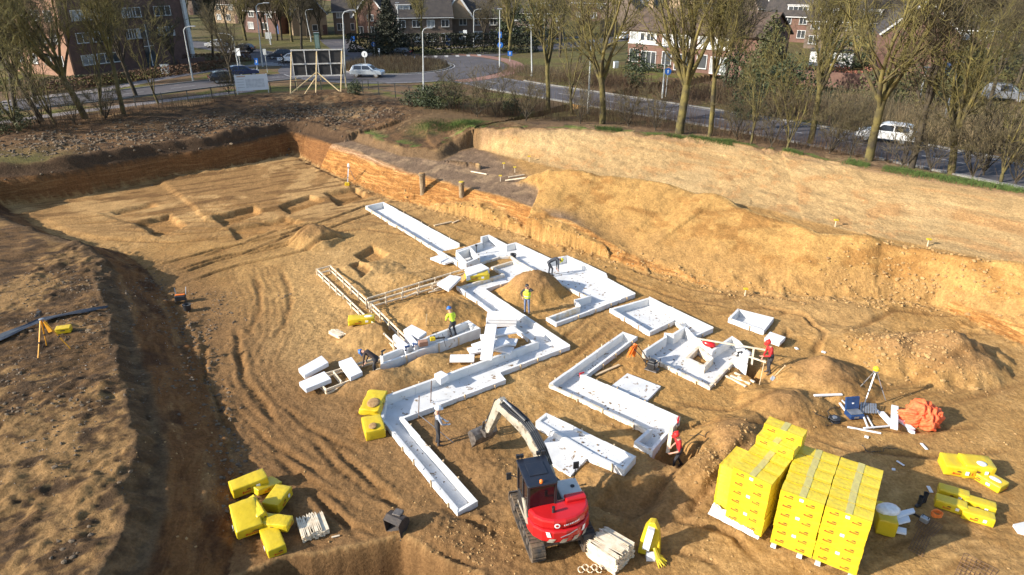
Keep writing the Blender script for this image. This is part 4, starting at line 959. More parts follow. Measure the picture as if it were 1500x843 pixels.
# ------------------------------------------------------------------ the excavator
EX_RZ = R(15)
EX = thing('excavator', 'red and white tracked excavator with long cream boom, scooping sand beside the beam', 'excavator', (1.42, 17.0, -.02), EX_RZ); EX.scale = (.96, .96, .96)
# undercarriage
und = MB().box((0, 0, .50), (1.5, 1.4, .34)).box((0, 0, .70), (.9, .9, .16)).build('undercarriage', M_STEEL, EX, bevel=.03)
def track(x):
    m = MB(); L_, r, w = 1.12, .35, .45
    prof = []
    for k in range(9): a = -pi / 2 + pi * k / 8; prof.append((L_ + .38 + r * cos(a), .36 + r * sin(a)))
    for k in range(9): a = pi / 2 + pi * k / 8; prof.append((-L_ + .38 + r * cos(a), .36 + r * sin(a)))
    n = len(prof)
    inner = [(.38 + (p[0] - .38) * .93, .36 + (p[1] - .36) * .72) for p in prof]
    v = []
    for xx in (x - w / 2, x + w / 2):
        v += [(xx, p[0], p[1]) for p in prof]; v += [(xx, p[0], p[1]) for p in inner]
    f = []
    for i in range(n):
        j = (i + 1) % n
        f += [(i, j, 2 * n + j, 2 * n + i), (n + j, n + i, 3 * n + i, 3 * n + j), (j, i, n + i, n + j), (2 * n + i, 2 * n + j, 3 * n + j, 3 * n + i)]
    m.add(v, f); o = m.build('track', M_RUB, EX)
    g = MB(); per = []
    acc = [0]
    for i in range(n): acc.append(acc[-1] + sqrt((prof[(i + 1) % n][0] - prof[i][0]) ** 2 + (prof[(i + 1) % n][1] - prof[i][1]) ** 2))
    K = 44
    for k in range(K):
        s = acc[-1] * k / K; i = max(q for q in range(n) if acc[q] <= s); t = (s - acc[i]) / max(1e-6, acc[i + 1] - acc[i]); a, b_ = prof[i], prof[(i + 1) % n]
        yy, zz = lerp(a[0], b_[0], t), lerp(a[1], b_[1], t); ang = atan2(b_[1] - a[1], b_[0] - a[0])
        g.box((x, yy, zz), (w * .98, .075, .06), M=Matrix.Rotation(ang, 4, 'X'))
    g.build('grouser_bars', M_RUB, o)
    for yy in (.38 - L_, .38 + L_):
        MB().lathe([(.05, -w * .42), (.24, -w * .42), (.24, w * .42), (.05, w * .42)], (x, yy, .36), 14, Matrix.Rotation(pi / 2, 4, 'Y')).build('sprocket', M_STEEL, o)
    for yy in (-.6, -.2, .2, .6): MB().lathe([(.03, -w * .38), (.12, -w * .38), (.12, w * .38), (.03, w * .38)], (x, yy, .24), 10, Matrix.Rotation(pi / 2, 4, 'Y')).build('roller', M_STEEL, o)
track(-.9); track(.9)
m = MB(); prof = [(0, 0), (.08, .02), (.10, .2), (.06, .42), (-.02, .44), (.02, .2)]
m.prism([(p[0], p[1]) for p in prof], -1.12, 1.12, M=Matrix(((0, 0, 1, 0), (1, 0, 0, 1.95), (0, 1, 0, .10), (0, 0, 0, 1)))); bl = m.build('dozer_blade', M_STEEL, EX)
MB().bar((-.5, .6, .45), (-.5, 1.95, .3), .12, .14).build('blade_arm', M_STEEL, bl); MB().bar((.5, .6, .45), (.5, 1.95, .3), .12, .14).build('blade_arm', M_STEEL, bl)
# slewing deck
def arc_body(z0, z1, rr, k, y_front):
    pts = [(-1.06 * k, y_front), (-1.06 * k, -.25)]
    for i in range(9): a = pi + pi * i / 8; pts.append((1.06 * k * cos(a), -.25 + rr * sin(a) * k))
    pts += [(1.06 * k, -.25), (1.06 * k, y_front)]
    return pts
deck = MB().prism(arc_body(0, 0, .75, .98, 1.1), .80, .95).build('deck', M_CREAM, EX, bevel=.02)
cw = MB().prism(arc_body(0, 0, .85, 1.0, -.05), .80, 1.28).build('counterweight', M_RED, EX, bevel=.06)
hood = MB().prism(arc_body(0, 0, .78, .97, .0), 1.285, 1.66).build('engine_hood', M_RED, EX, bevel=.09)
MB().box((.62, -.12, 1.72), (.72, .3, .14)).build('rear_vent', M_RED, hood, bevel=.04)
MB().lathe([(.05, 0), (.055, .22), (.05, .22)], (-.28, -.55, 1.66), 10).build('exhaust_pipe', M_BLK, hood)
def on_arc(a, z, rr, off=.012):
    """point and outward direction on the rear of the counterweight / hood"""
    x = 1.06 * sin(a) * (1 if rr > .8 else .97); y = -.25 - rr * cos(a) * (1 if rr > .8 else .97)
    n = Vector((rr * sin(a), -1.06 * cos(a), 0)).normalized(); return Vector((x, y, z)) + n * off, n
def decal(name, a0, a1, z0, z1, rr, mat, parent, skew=0.0, off=.012):
    m = MB(); K = 4; v = []
    for i in range(K + 1):
        a = lerp(a0, a1, i / K); p, n = on_arc(a, z0, rr, off); q, n = on_arc(a + skew, z1, rr, off); v += [p, q]
    m.add(v, [(2 * i, 2 * i + 2, 2 * i + 3, 2 * i + 1) for i in range(K)]); return m.build(name, mat, parent)
for k in range(4): decal('warning_stripe', -.62 + k * .40, -.62 + k * .40 + .2, .83, .99, .85, M_CREAM, cw, skew=.10)
decal('rear_lamp', -.60, -.47, 1.05, 1.26, .85, M_WHITE, cw, skew=-.06); decal('rear_lamp', .56, .69, 1.05, 1.26, .85, M_WHITE, cw, skew=.05)
p, n_ = on_arc(-.28, 1.47, .78, .014); MB().lathe([(.001, -.004), (.095, -.004), (.095, .004), (.001, .004)], p, 20, n_.to_track_quat('Z', 'Y').to_matrix().to_4x4()).build('round_emblem', M_WHITE, hood)
MB().lathe([(.001, .005), (.05, .005), (.05, .009), (.001, .009)], p, 16, n_.to_track_quat('Z', 'Y').to_matrix().to_4x4()).build('emblem_core', M_RED, hood)
for k, w_ in enumerate((.035, .05, .03, .045, .05, .04, .05, .04, .05)): decal('lettering', -.06 + k * .062, -.06 + k * .062 + w_, 1.44 + .006 * k, 1.50 + .006 * k, .78, M_WHITE, hood, off=.016)
m = MB(); p0, n_ = on_arc(-.18, 1.06, .85, .012); p1, n_ = on_arc(.38, 1.24, .85, .012); pm_, n_ = on_arc(.1, 1.15, .85, .014); m.tube([p0, pm_, p1], .012, 5); m.build('maker_slash', M_GREYM, cw)
# right-hand white hood and tank
rh = MB().box((.66, .52, 1.23), (.80, 1.05, .56)).build('side_hood', pm('white_hood_paint', (.62, .60, .55), (.54, .52, .46), 2.5, .4), EX, bevel=.05)
MB().lathe([(.075, 0), (.075, .02), (.01, .02)], (.80, .62, 1.51), 14).build('filler_cap', M_BLK, rh)
# cab
cabx0, cabx1, caby0, caby1 = -1.05, -.05, -.20, 1.12
cab = MB().box(((cabx0 + cabx1) / 2, (caby0 + caby1) / 2, 1.22), (.98, 1.30, .54)).build('cab_base', M_BLK, EX, bevel=.03)
m = None
for (x, y) in ((cabx0 + .04, caby0 + .04), (cabx1 - .04, caby0 + .04), (cabx0 + .04, caby1 - .04), (cabx1 - .04, caby1 - .04), (cabx0 + .04, .45)): MB().bar((x, y, 1.45), (x, y, 2.52), .075).build('cab_post', M_BLK, EX)
gl = MB().box(((cabx0 + cabx1) / 2, caby0 + .045, 2.0), (.86, .012, .98)).build('rear_window', M_GLASS, EX)
MB().box((cabx0 + .045, .42, 2.0), (.012, 1.2, .98)).build('side_window', M_GLASS, EX); MB().box((cabx1 - .045, .42, 2.0), (.012, 1.2, .98)).build('side_window', M_GLASS, EX); MB().box(((cabx0 + cabx1) / 2, caby1 - .05, 2.0), (.86, .012, .98)).build('windscreen', M_GLASS, EX)
MB().box((-.55, .25, 1.75), (.5, .16, .7)).box((-.55, .45, 1.52), (.5, .5, .14)).build('driver_seat', M_RED, EX, bevel=.03)
MB().bar((cabx0 + .01, -.16, 1.0), (cabx0 - .005, .3, 1.7), .05, .30).build('door_sill', M_CREAM, EX)
roof = MB().prism([(cabx0 - .02, caby0 + .02), (cabx0 + .03, caby0 - .04), (cabx1 - .03, caby0 - .04), (cabx1 + .02, caby0 + .02), (cabx1 + .02, caby1 + .08), (cabx0 - .02, caby1 + .08)], 2.50, 2.60).build('cab_roof', M_NAVY, EX, bevel=.03)
MB().box((-.55, .55, 2.615), (.62, .62, .03)).build('roof_hatch', M_NAVY, roof, bevel=.012)
MB().lathe([(.06, 0), (.06, .07), (.035, .11), (.005, .12)], (-.58, -.12, 2.60), 12).build('orange_beacon', M_ORG, roof)
for k, x in enumerate((-1.0, -.86, -.28, -.10)): MB().box((x, caby1 + .10, 2.70), (.12, .09, .12)).bar((x, caby1 + .08, 2.58), (x, caby1 + .08, 2.66), .03).build('work_light', M_BLK, roof)
MB().bar((.98, .98, 1.45), (1.06, 1.05, 1.95), .025).box((1.07, 1.05, 2.02), (.20, .05, .28)).build('mirror', M_BLK, EX); MB().bar((cabx0, caby1, 1.9), (cabx0 - .22, caby1 + .12, 1.95), .025).box((cabx0 - .26, caby1 + .12, 1.9), (.17, .05, .28)).build('mirror', M_BLK, EX)
# boom in its own swung plane: s along, z up
SW = R(37.5) - EX_RZ
foot = Vector((.28, 1.18, 0)); bd = Vector((-sin(SW), cos(SW), 0)); bs = Vector((cos(SW), sin(SW), 0))
def bp(s, z, o_=0.0): q = foot + bd * s + bs * o_; return Vector((q.x, q.y, z))
def plate(pts, w, name, mat, parent, bevel=.015):
    """pts = outline in (s, z)"""
    m = MB(); n = len(pts); v = [bp(s, z, -w / 2) for (s, z) in pts] + [bp(s, z, w / 2) for (s, z) in pts]
    A = sum(pts[i][0] * pts[(i + 1) % n][1] - pts[(i + 1) % n][0] * pts[i][1] for i in range(n))
    fs = [tuple(range(n)), tuple(reversed(range(n, 2 * n)))] + [((i + 1) % n, i, n + i, n + (i + 1) % n) for i in range(n)]
    m.add(v, fs); o = m.build(name, mat, parent)
    bm = bmesh.new(); bm.from_mesh(o.data); bmesh.ops.recalc_face_normals(bm, faces=bm.faces[:])
    if bevel: bmesh.ops.bevel(bm, geom=bm.edges[:], offset=bevel, segments=1, affect='EDGES', clamp_overlap=True)
    bm.to_mesh(o.data); bm.free(); return o
MB().box(bp(.0, 1.15), (.34, .5, .7), SW).build('boom_bracket', M_STEEL, EX, bevel=.03)
boom = plate([(-.12, 1.2), (.12, 1.12), (.75, 1.85), (1.38, 2.40), (1.75, 2.56), (3.15, 2.78), (3.22, 2.98), (3.05, 3.04), (1.60, 3.0), (1.06, 2.80), (.40, 2.14)], .36, 'boom', M_CREAM, EX)
arm = plate([(2.82, 3.20), (3.02, 3.28), (3.30, 2.98), (3.95, 1.40), (3.86, 1.22), (3.72, 1.28), (3.05, 2.62)], .28, 'stick_arm', M_CREAM, EX)
def cyl(a, b, r, name, parent):
    a, b = Vector(a), Vector(b); o = MB().tube([a, a.lerp(b, .62)], r, 10).build(name, M_BLK, parent, smooth=False); MB().tube([a.lerp(b, .6), b], r * .55, 8).build('piston_rod', M_GREYM, parent); return o
cyl(bp(.25, 1.05), bp(1.35, 2.35, 0), .075, 'boom_cylinder', boom); cyl(bp(1.55, 3.06), bp(2.88, 3.24), .07, 'arm_cylinder', boom); cyl(bp(3.02, 3.10, 0), bp(4.05, 1.62), .06, 'bucket_cylinder', arm)
for o_ in (-.15, -.08, 0, .08, .15): MB().tube([bp(.25, 1.9, o_), bp(.62, 2.42, o_), bp(1.15, 2.86, o_), bp(1.6, 3.04, o_), bp(2.3, 3.08, o_ * 1.3), bp(2.9, 3.12, o_)], .034, 6).build('hydraulic_hose', M_BLK, boom)
for o_ in (-.09, .09): MB().tube([bp(2.9, 3.14, o_), bp(3.25, 3.12, o_ * 1.4), bp(3.5, 2.5, o_ * 1.4), bp(3.85, 1.85, o_)], .024, 6).build('hydraulic_hose', M_BLK, arm)
lk = MB().bar(bp(4.05, 1.62, .1), bp(4.15, 1.1, .1), .05, .1).bar(bp(4.05, 1.62, -.1), bp(4.15, 1.1, -.1), .05, .1).box(bp(4.02, 1.12), (.36, .34, .26), SW).build('quick_coupler', M_STEEL, arm)
def bucket(name, mat, parent, W, M, sc=1.0):
    """open scoop: curved plate, two cheeks and a tooth edge; profile in local (y, z), mouth forward"""
    prof = [(.02, .46), (-.20, .42), (-.34, .26), (-.36, .06), (-.24, -.10), (.0, -.14), (.36, -.06)]
    m = MB(); t = .035; n = len(prof)
    for (x0, x1) in ((-W / 2, W / 2),):
        v = [(x0, p[0], p[1]) for p in prof] + [(x1, p[0], p[1]) for p in prof]
        pin = [(p[0] * .9 + .01, p[1] * .86 + .03) for p in prof]; v += [(x0 + t, p[0], p[1]) for p in pin] + [(x1 - t, p[0], p[1]) for p in pin]
        f = [(i, i + 1, n + i + 1, n + i) for i in range(n - 1)] + [(2 * n + i + 1, 2 * n + i, 3 * n + i, 3 * n + i + 1) for i in range(n - 1)]
        f += [(0, n, 3 * n, 2 * n), (2 * n - 1, n - 1, 3 * n - 1, 4 * n - 1)]
        m.add(v, f)
    for s in (-1, 1):
        x = s * W / 2; m.add([(x - .012 * s, p[0], p[1]) for p in prof] + [(x + .012 * s, p[0], p[1]) for p in prof], [tuple(range(n)), tuple(reversed(range(n, 2 * n)))] + [(i, (i + 1) % n, n + (i + 1) % n, n + i) for i in range(n)])
    m.box((0, .37, -.065), (W, .12, .03))
    m.v = [tuple(M @ (Vector(p) * sc)) for p in m.v]
    o = m.build(name, mat, parent)
    return o
Mb = Matrix.Translation(bp(4.2, .78)) @ Matrix.Rotation(SW, 4, 'Z') @ Matrix.Rotation(R(-62), 4, 'X')
bucket('digging_bucket', M_STEEL, EX, 1.1, Mb, .95)
# spare bucket lying on the sand
c = GP(583, 776); t = thing('spare_bucket', 'rusty narrow excavator bucket lying spare on the sand near the dark pit edge', 'digger bucket', (c.x, c.y, c.z + .16), R(-20))
bucket('bucket_shell', pm('dark_rusty_steel', (.05, .036, .028), (.025, .02, .018), 6, .7, bump=.3), t, .62, Matrix.Rotation(R(170), 4, 'Z') @ Matrix.Rotation(R(-42), 4, 'X'), 1.0); MB().box((0, .1, .42), (.3, .3, .10)).build('hanger_plate', M_STEEL, t, bevel=.02)

# ------------------------------------------------------------------ people
def human(name, label, loc, rz, J, cl, helmet=None, vest=None, scale=1.0, group='workers in the building pit'):
    """J: joints in local metres, facing +Y. cl: colours for skin, top, trousers, boots, sleeve"""
    t = thing(name, label, 'person', loc, rz, group); t.scale = (scale,) * 3
    V = []; E = []; RAD = []
    def add(p, r, par=None):
        V.append(Vector(p)); RAD.append(r)
        if par is not None: E.append((par, len(V) - 1))
        return len(V) - 1
    pel = Vector(J['pelvis']); ch = Vector(J['chest']); nk = Vector(J['neck']); hd = Vector(J['head'])
    ip = add(pel, (.155, .12)); ist = add(pel.lerp(ch, .5), (.145, .105), ip); ic = add(ch, (.17, .115), ist); ib = add(ch.lerp(nk, .72), (.13, .09), ic)
    ink = add(nk, (.058, .06), ib); ihd = add(nk.lerp(hd, .55), (.078, .085), ink); ih = add(hd, (.082, .098), ihd); itop = add(hd + (hd - nk).normalized() * .08, (.07, .08), ih)
    fw = Vector(J.get('face', (0, 1, 0))).normalized()
    add(hd.lerp(nk, .25) + fw * .115, (.014, .014), ihd)
    side = Vector(J.get('side', (1, 0, 0))).normalized()
    lab = {}
    for s, k in ((-1, 'L'), (1, 'R')):
        sh = ch.lerp(nk, .62) + side * s * .19; el = Vector(J['el' + k]); ha = Vector(J['ha' + k])
        a = add(sh, (.072, .072), ib); b_ = add(sh.lerp(el, .5), (.056, .056), a); c_ = add(el, (.046, .046), b_); d_ = add(el.lerp(ha, .5), (.043, .043), c_); w_ = add(ha, (.030, .030), d_)
        dr = (ha - el).normalized(); pm2 = add(ha + dr * .055, (.040, .022), w_); sx = dr.cross(Vector((0, 0, 1))); sx = sx.normalized() if sx.length > .1 else Vector((1, 0, 0)); dn = sx.cross(dr)
        for q, (o_, ln) in enumerate(((-.030, .072), (-.010, .085), (.010, .08), (.030, .065))):
            f0 = add(ha + dr * .095 + sx * o_, (.0105, .0105), pm2); f1 = add(ha + dr * (.095 + ln * .55) + sx * o_ * 1.1 + dn * .012, (.0095, .0095), f0); add(ha + dr * (.095 + ln * .9) + sx * o_ * 1.1 + dn * .04, (.008, .008), f1)
        th = add(ha + dr * .05 + sx * .048 * -s, (.012, .012), pm2); add(ha + dr * .10 + sx * .062 * -s + dn * .015, (.0095, .0095), th)
        hp = pel + side * s * .095 - Vector((0, 0, .04)); kn = Vector(J['kn' + k]); an = Vector(J['an' + k]); to = Vector(J['to' + k])
        a = add(hp, (.098, .1), ip); b_ = add(hp.lerp(kn, .5), (.08, .08), a); c_ = add(kn, (.06, .064), b_); d_ = add(kn.lerp(an, .4), (.056, .06), c_); e_ = add(an, (.046, .048), d_); add(to, (.046, .038), e_)
        add(an + (an - to).normalized() * .06 + Vector((0, 0, -.035)), (.040, .036), e_)
    me = bpy.data.meshes.new('body'); me.from_pydata([tuple(v) for v in V], E, [])
    o = link_mesh('body', me, t); md = o.modifiers.new('skin', 'SKIN'); sl = me.skin_vertices[0].data
    for i, r in enumerate(RAD): sl[i].radius = r; sl[i].use_root = (i == 0)
    md.use_smooth_shade = True; sd = o.modifiers.new('sub', 'SUBSURF'); sd.levels = 1; sd.render_levels = 1
    dg = bpy.context.evaluated_depsgraph_get(); m2 = bpy.data.meshes.new_from_object(o.evaluated_get(dg), depsgraph=dg)
    o.modifiers.clear(); o.data = m2; m2.name = 'body'
    # dress: each face takes the garment of its nearest bone
    seg = []
    def S(a, b_, k): seg.append((Vector(a), Vector(b_), k))
    S(pel + Vector((0, 0, .02)), ch, 1); S(ch, ch.lerp(nk, .8), 1); S(nk, hd + (hd - nk).normalized() * .1, 0); S(pel - Vector((0, 0, .03)), pel, 2)
    for s, k in ((-1, 'L'), (1, 'R')):
        sh = ch.lerp(nk, .62) + side * s * .19; el = Vector(J['el' + k]); ha = Vector(J['ha' + k]); S(sh, el, 4); S(el, ha - (ha - el).normalized() * .03, 4 if not cl.get('short') else 0); S(ha, ha + (ha - el).normalized() * .18, 5)
        hp = pel + side * s * .095; kn = Vector(J['kn' + k]); an = Vector(J['an' + k]); to = Vector(J['to' + k]); S(hp, kn, 2); S(kn, an + (kn - an).normalized() * .08, 2); S(an, to, 3)
    mats = [M_SKIN, cl['top'], cl['legs'], cl['boots'], cl.get('sleeve', cl['top']), cl.get('hands', M_SKIN)]
    m2.materials.clear()
    for q in mats: m2.materials.append(q)
    for p in m2.polygons:
        c = p.center; best = None
        for (a, b_, k) in seg:
            d = b_ - a; tt = max(0, min(1, (c - a).dot(d) / max(1e-9, d.length_squared))); dist = (c - a - d * tt).length
            if best is None or dist < best[0]: best = (dist, k)
        p.material_index = best[1]; p.use_smooth = True
    up = (hd - nk).normalized(); rt = up.cross(fw).normalized() * -1 if up.cross(fw).length > .1 else side
    fwd = rt.cross(up) * -1 if rt.cross(up).dot(fw) < 0 else rt.cross(up)
    Mh = Matrix((rt, fwd, up)).transposed().to_4x4(); Mh.translation = hd
    for s in (-1, 1): MB().sphere(Mh @ Vector((.034 * s, .088, -.005)), .012, 8, 6).build('eye', M_BLK, o)
    MB().box((0, 0, 0), (.045, .012, .012), M=Mh @ Matrix.Translation((0, .094, -.075))).build('mouth', M_SKIN, o)
    if helmet:
        hm = MB(); prof = [(.128, .0), (.130, .03), (.122, .075), (.095, .118), (.05, .142), (.005, .150)]
        hm.lathe([(.01, -.005)] + prof, (0, 0, 0), 18); hm.prism([(-.11, .06), (.11, .06), (.09, .185), (.045, .205), (-.045, .205), (-.09, .185)], -.004, .012); hm.bar((0, -.11, .085), (0, .11, .085), .028, .14)
        M2 = Mh @ Matrix.Translation((0, .0, .035)); hm.v = [tuple(M2 @ Vector(p)) for p in hm.v]; hm.build('hard_hat', helmet, t, smooth=False)
    else:
        hr = MB().sphere((0, 0, 0), .112, 14, 8, (.95, 1.05, .75)); M2 = Mh @ Matrix.Translation((0, -.012, .055)); hr.v = [tuple(M2 @ Vector(p)) for p in hr.v]; hr.build('hair', M_BLK, t, smooth=True)
    if vest:
        d = (ch - pel).normalized(); yb = d.cross(side).normalized() * -1; m = MB(); rings = []
        for (f_, a, b_) in ((.05, .185, .150), (.4, .185, .148), (.8, .205, .158), (1.05, .205, .150), (1.32, .165, .118)):
            c = pel + (ch - pel) * f_; rings.append([c + side * (a * cos(q * pi / 8)) + yb * (b_ * sin(q * pi / 8)) for q in range(16)])
        m.add([p for r in rings for p in r], [(i * 16 + k, i * 16 + (k + 1) % 16, (i + 1) * 16 + (k + 1) % 16, (i + 1) * 16 + k) for i in range(4) for k in range(16)])
        vo = m.build('safety_vest', vest, t, smooth=True)
        m = MB(); rings = []
        for f_ in (.36, .46):
            c = pel + (ch - pel) * f_; rings.append([c + side * (.190 * cos(q * pi / 8)) + yb * (.153 * sin(q * pi / 8)) for q in range(16)])
        m.add([p for r in rings for p in r], [(k, (k + 1) % 16, 16 + (k + 1) % 16, 16 + k) for k in range(16)]); m.build('reflective_band', M_REFL, vo)
    return t
C_DARK = pm('dark_workwear', (.022, .022, .028), (.04, .038, .04), 7, .85, bump=.3); C_GREY = pm('grey_workwear', (.055, .06, .075), (.035, .04, .05), 7, .85, bump=.3); C_JEAN = pm('denim', (.16, .20, .30), (.10, .13, .21), 8, .85)
C_RED = pm('red_shirt', (.50, .018, .018), (.40, .012, .014), 8, .8, bump=.3); C_LGREY = pm('pale_grey_fleece', (.40, .42, .47), (.33, .35, .4), 8, .85); C_BOOT = pm('work_boots', (.05, .035, .025), (.09, .065, .045), 8, .8); C_BRN = pm('brown_black_jacket', (.028, .018, .016), (.045, .028, .022), 6, .8)
H_WHITE = pm('white_helmet', (.8, .8, .8), (.78, .78, .78), 3, .35); H_RED = pm('red_helmet', (.55, .03, .025), (.5, .025, .02), 3, .35); H_BLUE = pm('blue_helmet', (.03, .14, .42), (.03, .12, .38), 3, .35); H_YEL = pm('yellow_helmet', (.75, .68, .03), (.7, .62, .03), 3, .35)
STAND = dict(pelvis=(0, 0, .98), chest=(0, .03, 1.30), neck=(0, .03, 1.52), head=(0, .06, 1.68), elL=(-.29, .02, 1.14), haL=(-.28, .20, .95), elR=(.29, .02, 1.14), haR=(.28, .2, .95), knL=(-.11, .03, .52), anL=(-.12, -.02, .09), toL=(-.14, .17, .04), knR=(.11, .03, .52), anR=(.12, -.02, .09), toR=(.14, .17, .04))
def pose(**k): d = dict(STAND); d.update(k); return d
def at_foot(u, v): c = GP(u, v); return (c.x, c.y, c.z)
c = P(642, 655, .0)
W1 = human('person', 'person in white helmet and dark suit holding a long pole beside zigzag trough', (c.x, c.y, gz(c.x, c.y)), R(-70), pose(elL=(-.27, .12, 1.16), haL=(-.10, .33, 1.05), elR=(.28, .14, 1.14), haR=(.12, .38, .98)), dict(top=C_DARK, legs=C_DARK, boots=C_BOOT, sleeve=C_LGREY, hands=M_WHITE), H_WHITE)
q0 = Vector((c.x - .95, c.y + .55, 1.35)); q1 = Vector((c.x + .75, c.y - .15, .30)); cc_ = (q0 + q1) / 2
q0 = P(608, 603, 1.25); q1 = P(668, 652, .08); cc_ = (q0 + q1) / 2
o = MB().tube([q0 - cc_, q1 - cc_], .016, 6).build('long_pole', M_GREYM); o.location = cc_; tag(o, 'long thin pole held slanting by the person in white helmet', 'pole')
c = P(993, 683, -.5); rz = R(100)
W2 = human('person', 'person in red shirt and red helmet stepping along the trench by elbow trough', (c.x, c.y, gz(c.x, c.y)), rz, pose(chest=(0, .10, 1.28), neck=(0, .14, 1.49), head=(0, .20, 1.63), elL=(-.30, .18, 1.10), haL=(-.20, .38, .98), elR=(.31, .0, 1.08), haR=(.26, .22, .92), knL=(-.11, .22, .54), anL=(-.12, .25, .09), toL=(-.13, .44, .04), knR=(.11, .02, .52), anR=(.12, -.22, .10), toR=(.13, -.05, .04)), dict(top=C_RED, legs=C_DARK, boots=C_BOOT, short=True, sleeve=C_RED), H_RED)
pa = P(984, 622, 1.0); pb = P(978, 664, -.1); cc_ = (pa + pb) / 2; o = MB().bar(pa - cc_, pb - cc_, .14, .04).build('timber_board', M_WOODP, bevel=.005); o.location = cc_; tag(o, 'pale upright board held by the red shirted person in the trench', 'board')
c = P(1124, 556, -.2)
W3 = human('person', 'person in red jacket and red helmet digging with a shovel by hollow foam unit', (c.x, c.y, gz(c.x, c.y)), R(95), pose(chest=(0, .10, 1.28), neck=(0, .16, 1.50), head=(0, .24, 1.64), elL=(-.28, .22, 1.12), haL=(-.12, .46, 1.04), elR=(.28, .16, 1.06), haR=(.12, .36, .82), knL=(-.12, .10, .53), knR=(.12, .04, .52)), dict(top=C_RED, legs=C_DARK, boots=C_BOOT), H_RED)
def shovel(a, b, label, blade=True):
    a, b = Vector(a), Vector(b); c = (a + b) / 2; t = thing('shovel', label, 'shovel', c, 0, 'shovels')
    d = (b - a).normalized(); MB().tube([a - c, b - c], .017, 7).build('shaft', M_WOOD, t); MB().bar(a - c + d.cross(Vector((0, 0, 1))) * .07, a - c - d.cross(Vector((0, 0, 1))) * .07, .03).build('grip', M_WOOD, t)
    s = d.cross(Vector((0, 0, 1))).normalized(); n_ = s.cross(d); e = b - c; m = MB()
    pts = [e - s * .10, e + s * .10, e + s * .11 + d * .16 - n_ * .02, e + d * .28 - n_ * .03, e - s * .11 + d * .16 - n_ * .02]
    m.add(pts + [p + n_ * .012 for p in pts], [(0, 1, 2, 3, 4), (9, 8, 7, 6, 5)] + [(i, (i + 1) % 5, 5 + (i + 1) % 5, 5 + i) for i in range(5)]); m.build('blade', M_GREYM, t)
    return t
shovel(P(1120, 528, 1.0), P(1112, 566, .1), 'shovel held down by the red jacketed digging person')
shovel(P(1150, 536, .75), P(1134, 552, .25), 'shovel stuck in the sand mound behind the digging person')
shovel(P(600, 470, 1.05), P(625, 481, .95) if False else P(626, 486, .1), 'shovel leaning upright in the sand near the tilted board') if False else None
c = GP(772, 461)
W4 = human('person', 'person in yellow vest and blue jeans standing with hand at head by sand cone', c, R(160), pose(elL=(-.36, .06, 1.50), haL=(-.16, .16, 1.66), elR=(.38, -.06, 1.18), haR=(.24, .10, 1.02), chest=(0, 0, 1.30)), dict(top=M_HVY, legs=C_JEAN, boots=C_BOOT, sleeve=C_DARK), None, M_HVY)
c = P(807, 404, -.14)
W5 = human('person', 'person in grey workwear and yellow helmet bending down inside wide trough', c, R(-80), pose(pelvis=(0, -.18, .92), chest=(0, .22, 1.10), neck=(0, .44, 1.08), head=(0, .58, 1.02), face=(0, .5, -.8), elL=(-.24, .40, .74), haL=(-.16, .40, .45), elR=(.24, .40, .74), haR=(.16, .42, .42), knL=(-.12, -.06, .50), anL=(-.13, -.12, .09), knR=(.12, .06, .50), anR=(.13, .02, .09), toR=(.14, .20, .04), toL=(-.14, .08, .04)), dict(top=C_GREY, legs=C_GREY, boots=C_BOOT), H_YEL)
c = P(549, 549, .0)
W6 = human('person', 'person in dark jacket and blue helmet bending over the open batten frame', c, R(75), pose(pelvis=(0, -.16, .90), chest=(0, .20, 1.12), neck=(0, .40, 1.16), head=(0, .53, 1.14), face=(0, .6, -.6), elL=(-.25, .36, .82), haL=(-.15, .46, .55), elR=(.25, .36, .82), haR=(.15, .48, .52), knL=(-.12, -.04, .50), anL=(-.13, -.14, .09), toL=(-.14, .06, .04), knR=(.12, .04, .50)), dict(top=C_BRN, legs=C_DARK, boots=C_BOOT), H_BLUE)
c = P(664, 493, .12)
W7 = human('person', 'person in yellow jacket and blue helmet standing inside the narrow foam channel', c, R(35), pose(pelvis=(0, -.05, .80), chest=(0, .10, 1.08), neck=(0, .20, 1.26), head=(0, .28, 1.40), face=(0, .8, -.5), elL=(-.27, .22, .92), haL=(-.14, .42, .80), elR=(.27, .22, .92), haR=(.14, .42, .80), knL=(-.13, .16, .45), anL=(-.13, -.08, .09), toL=(-.14, .10, .04), knR=(.13, .16, .45), anR=(.13, -.06, .09), toR=(.14, .12, .04)), dict(top=M_HVY, legs=C_DARK, boots=C_BOOT), H_BLUE)
shovel(P(625, 461, 1.15), P(624, 481, .05), 'shovel standing upright in sand behind the narrow foam channel')
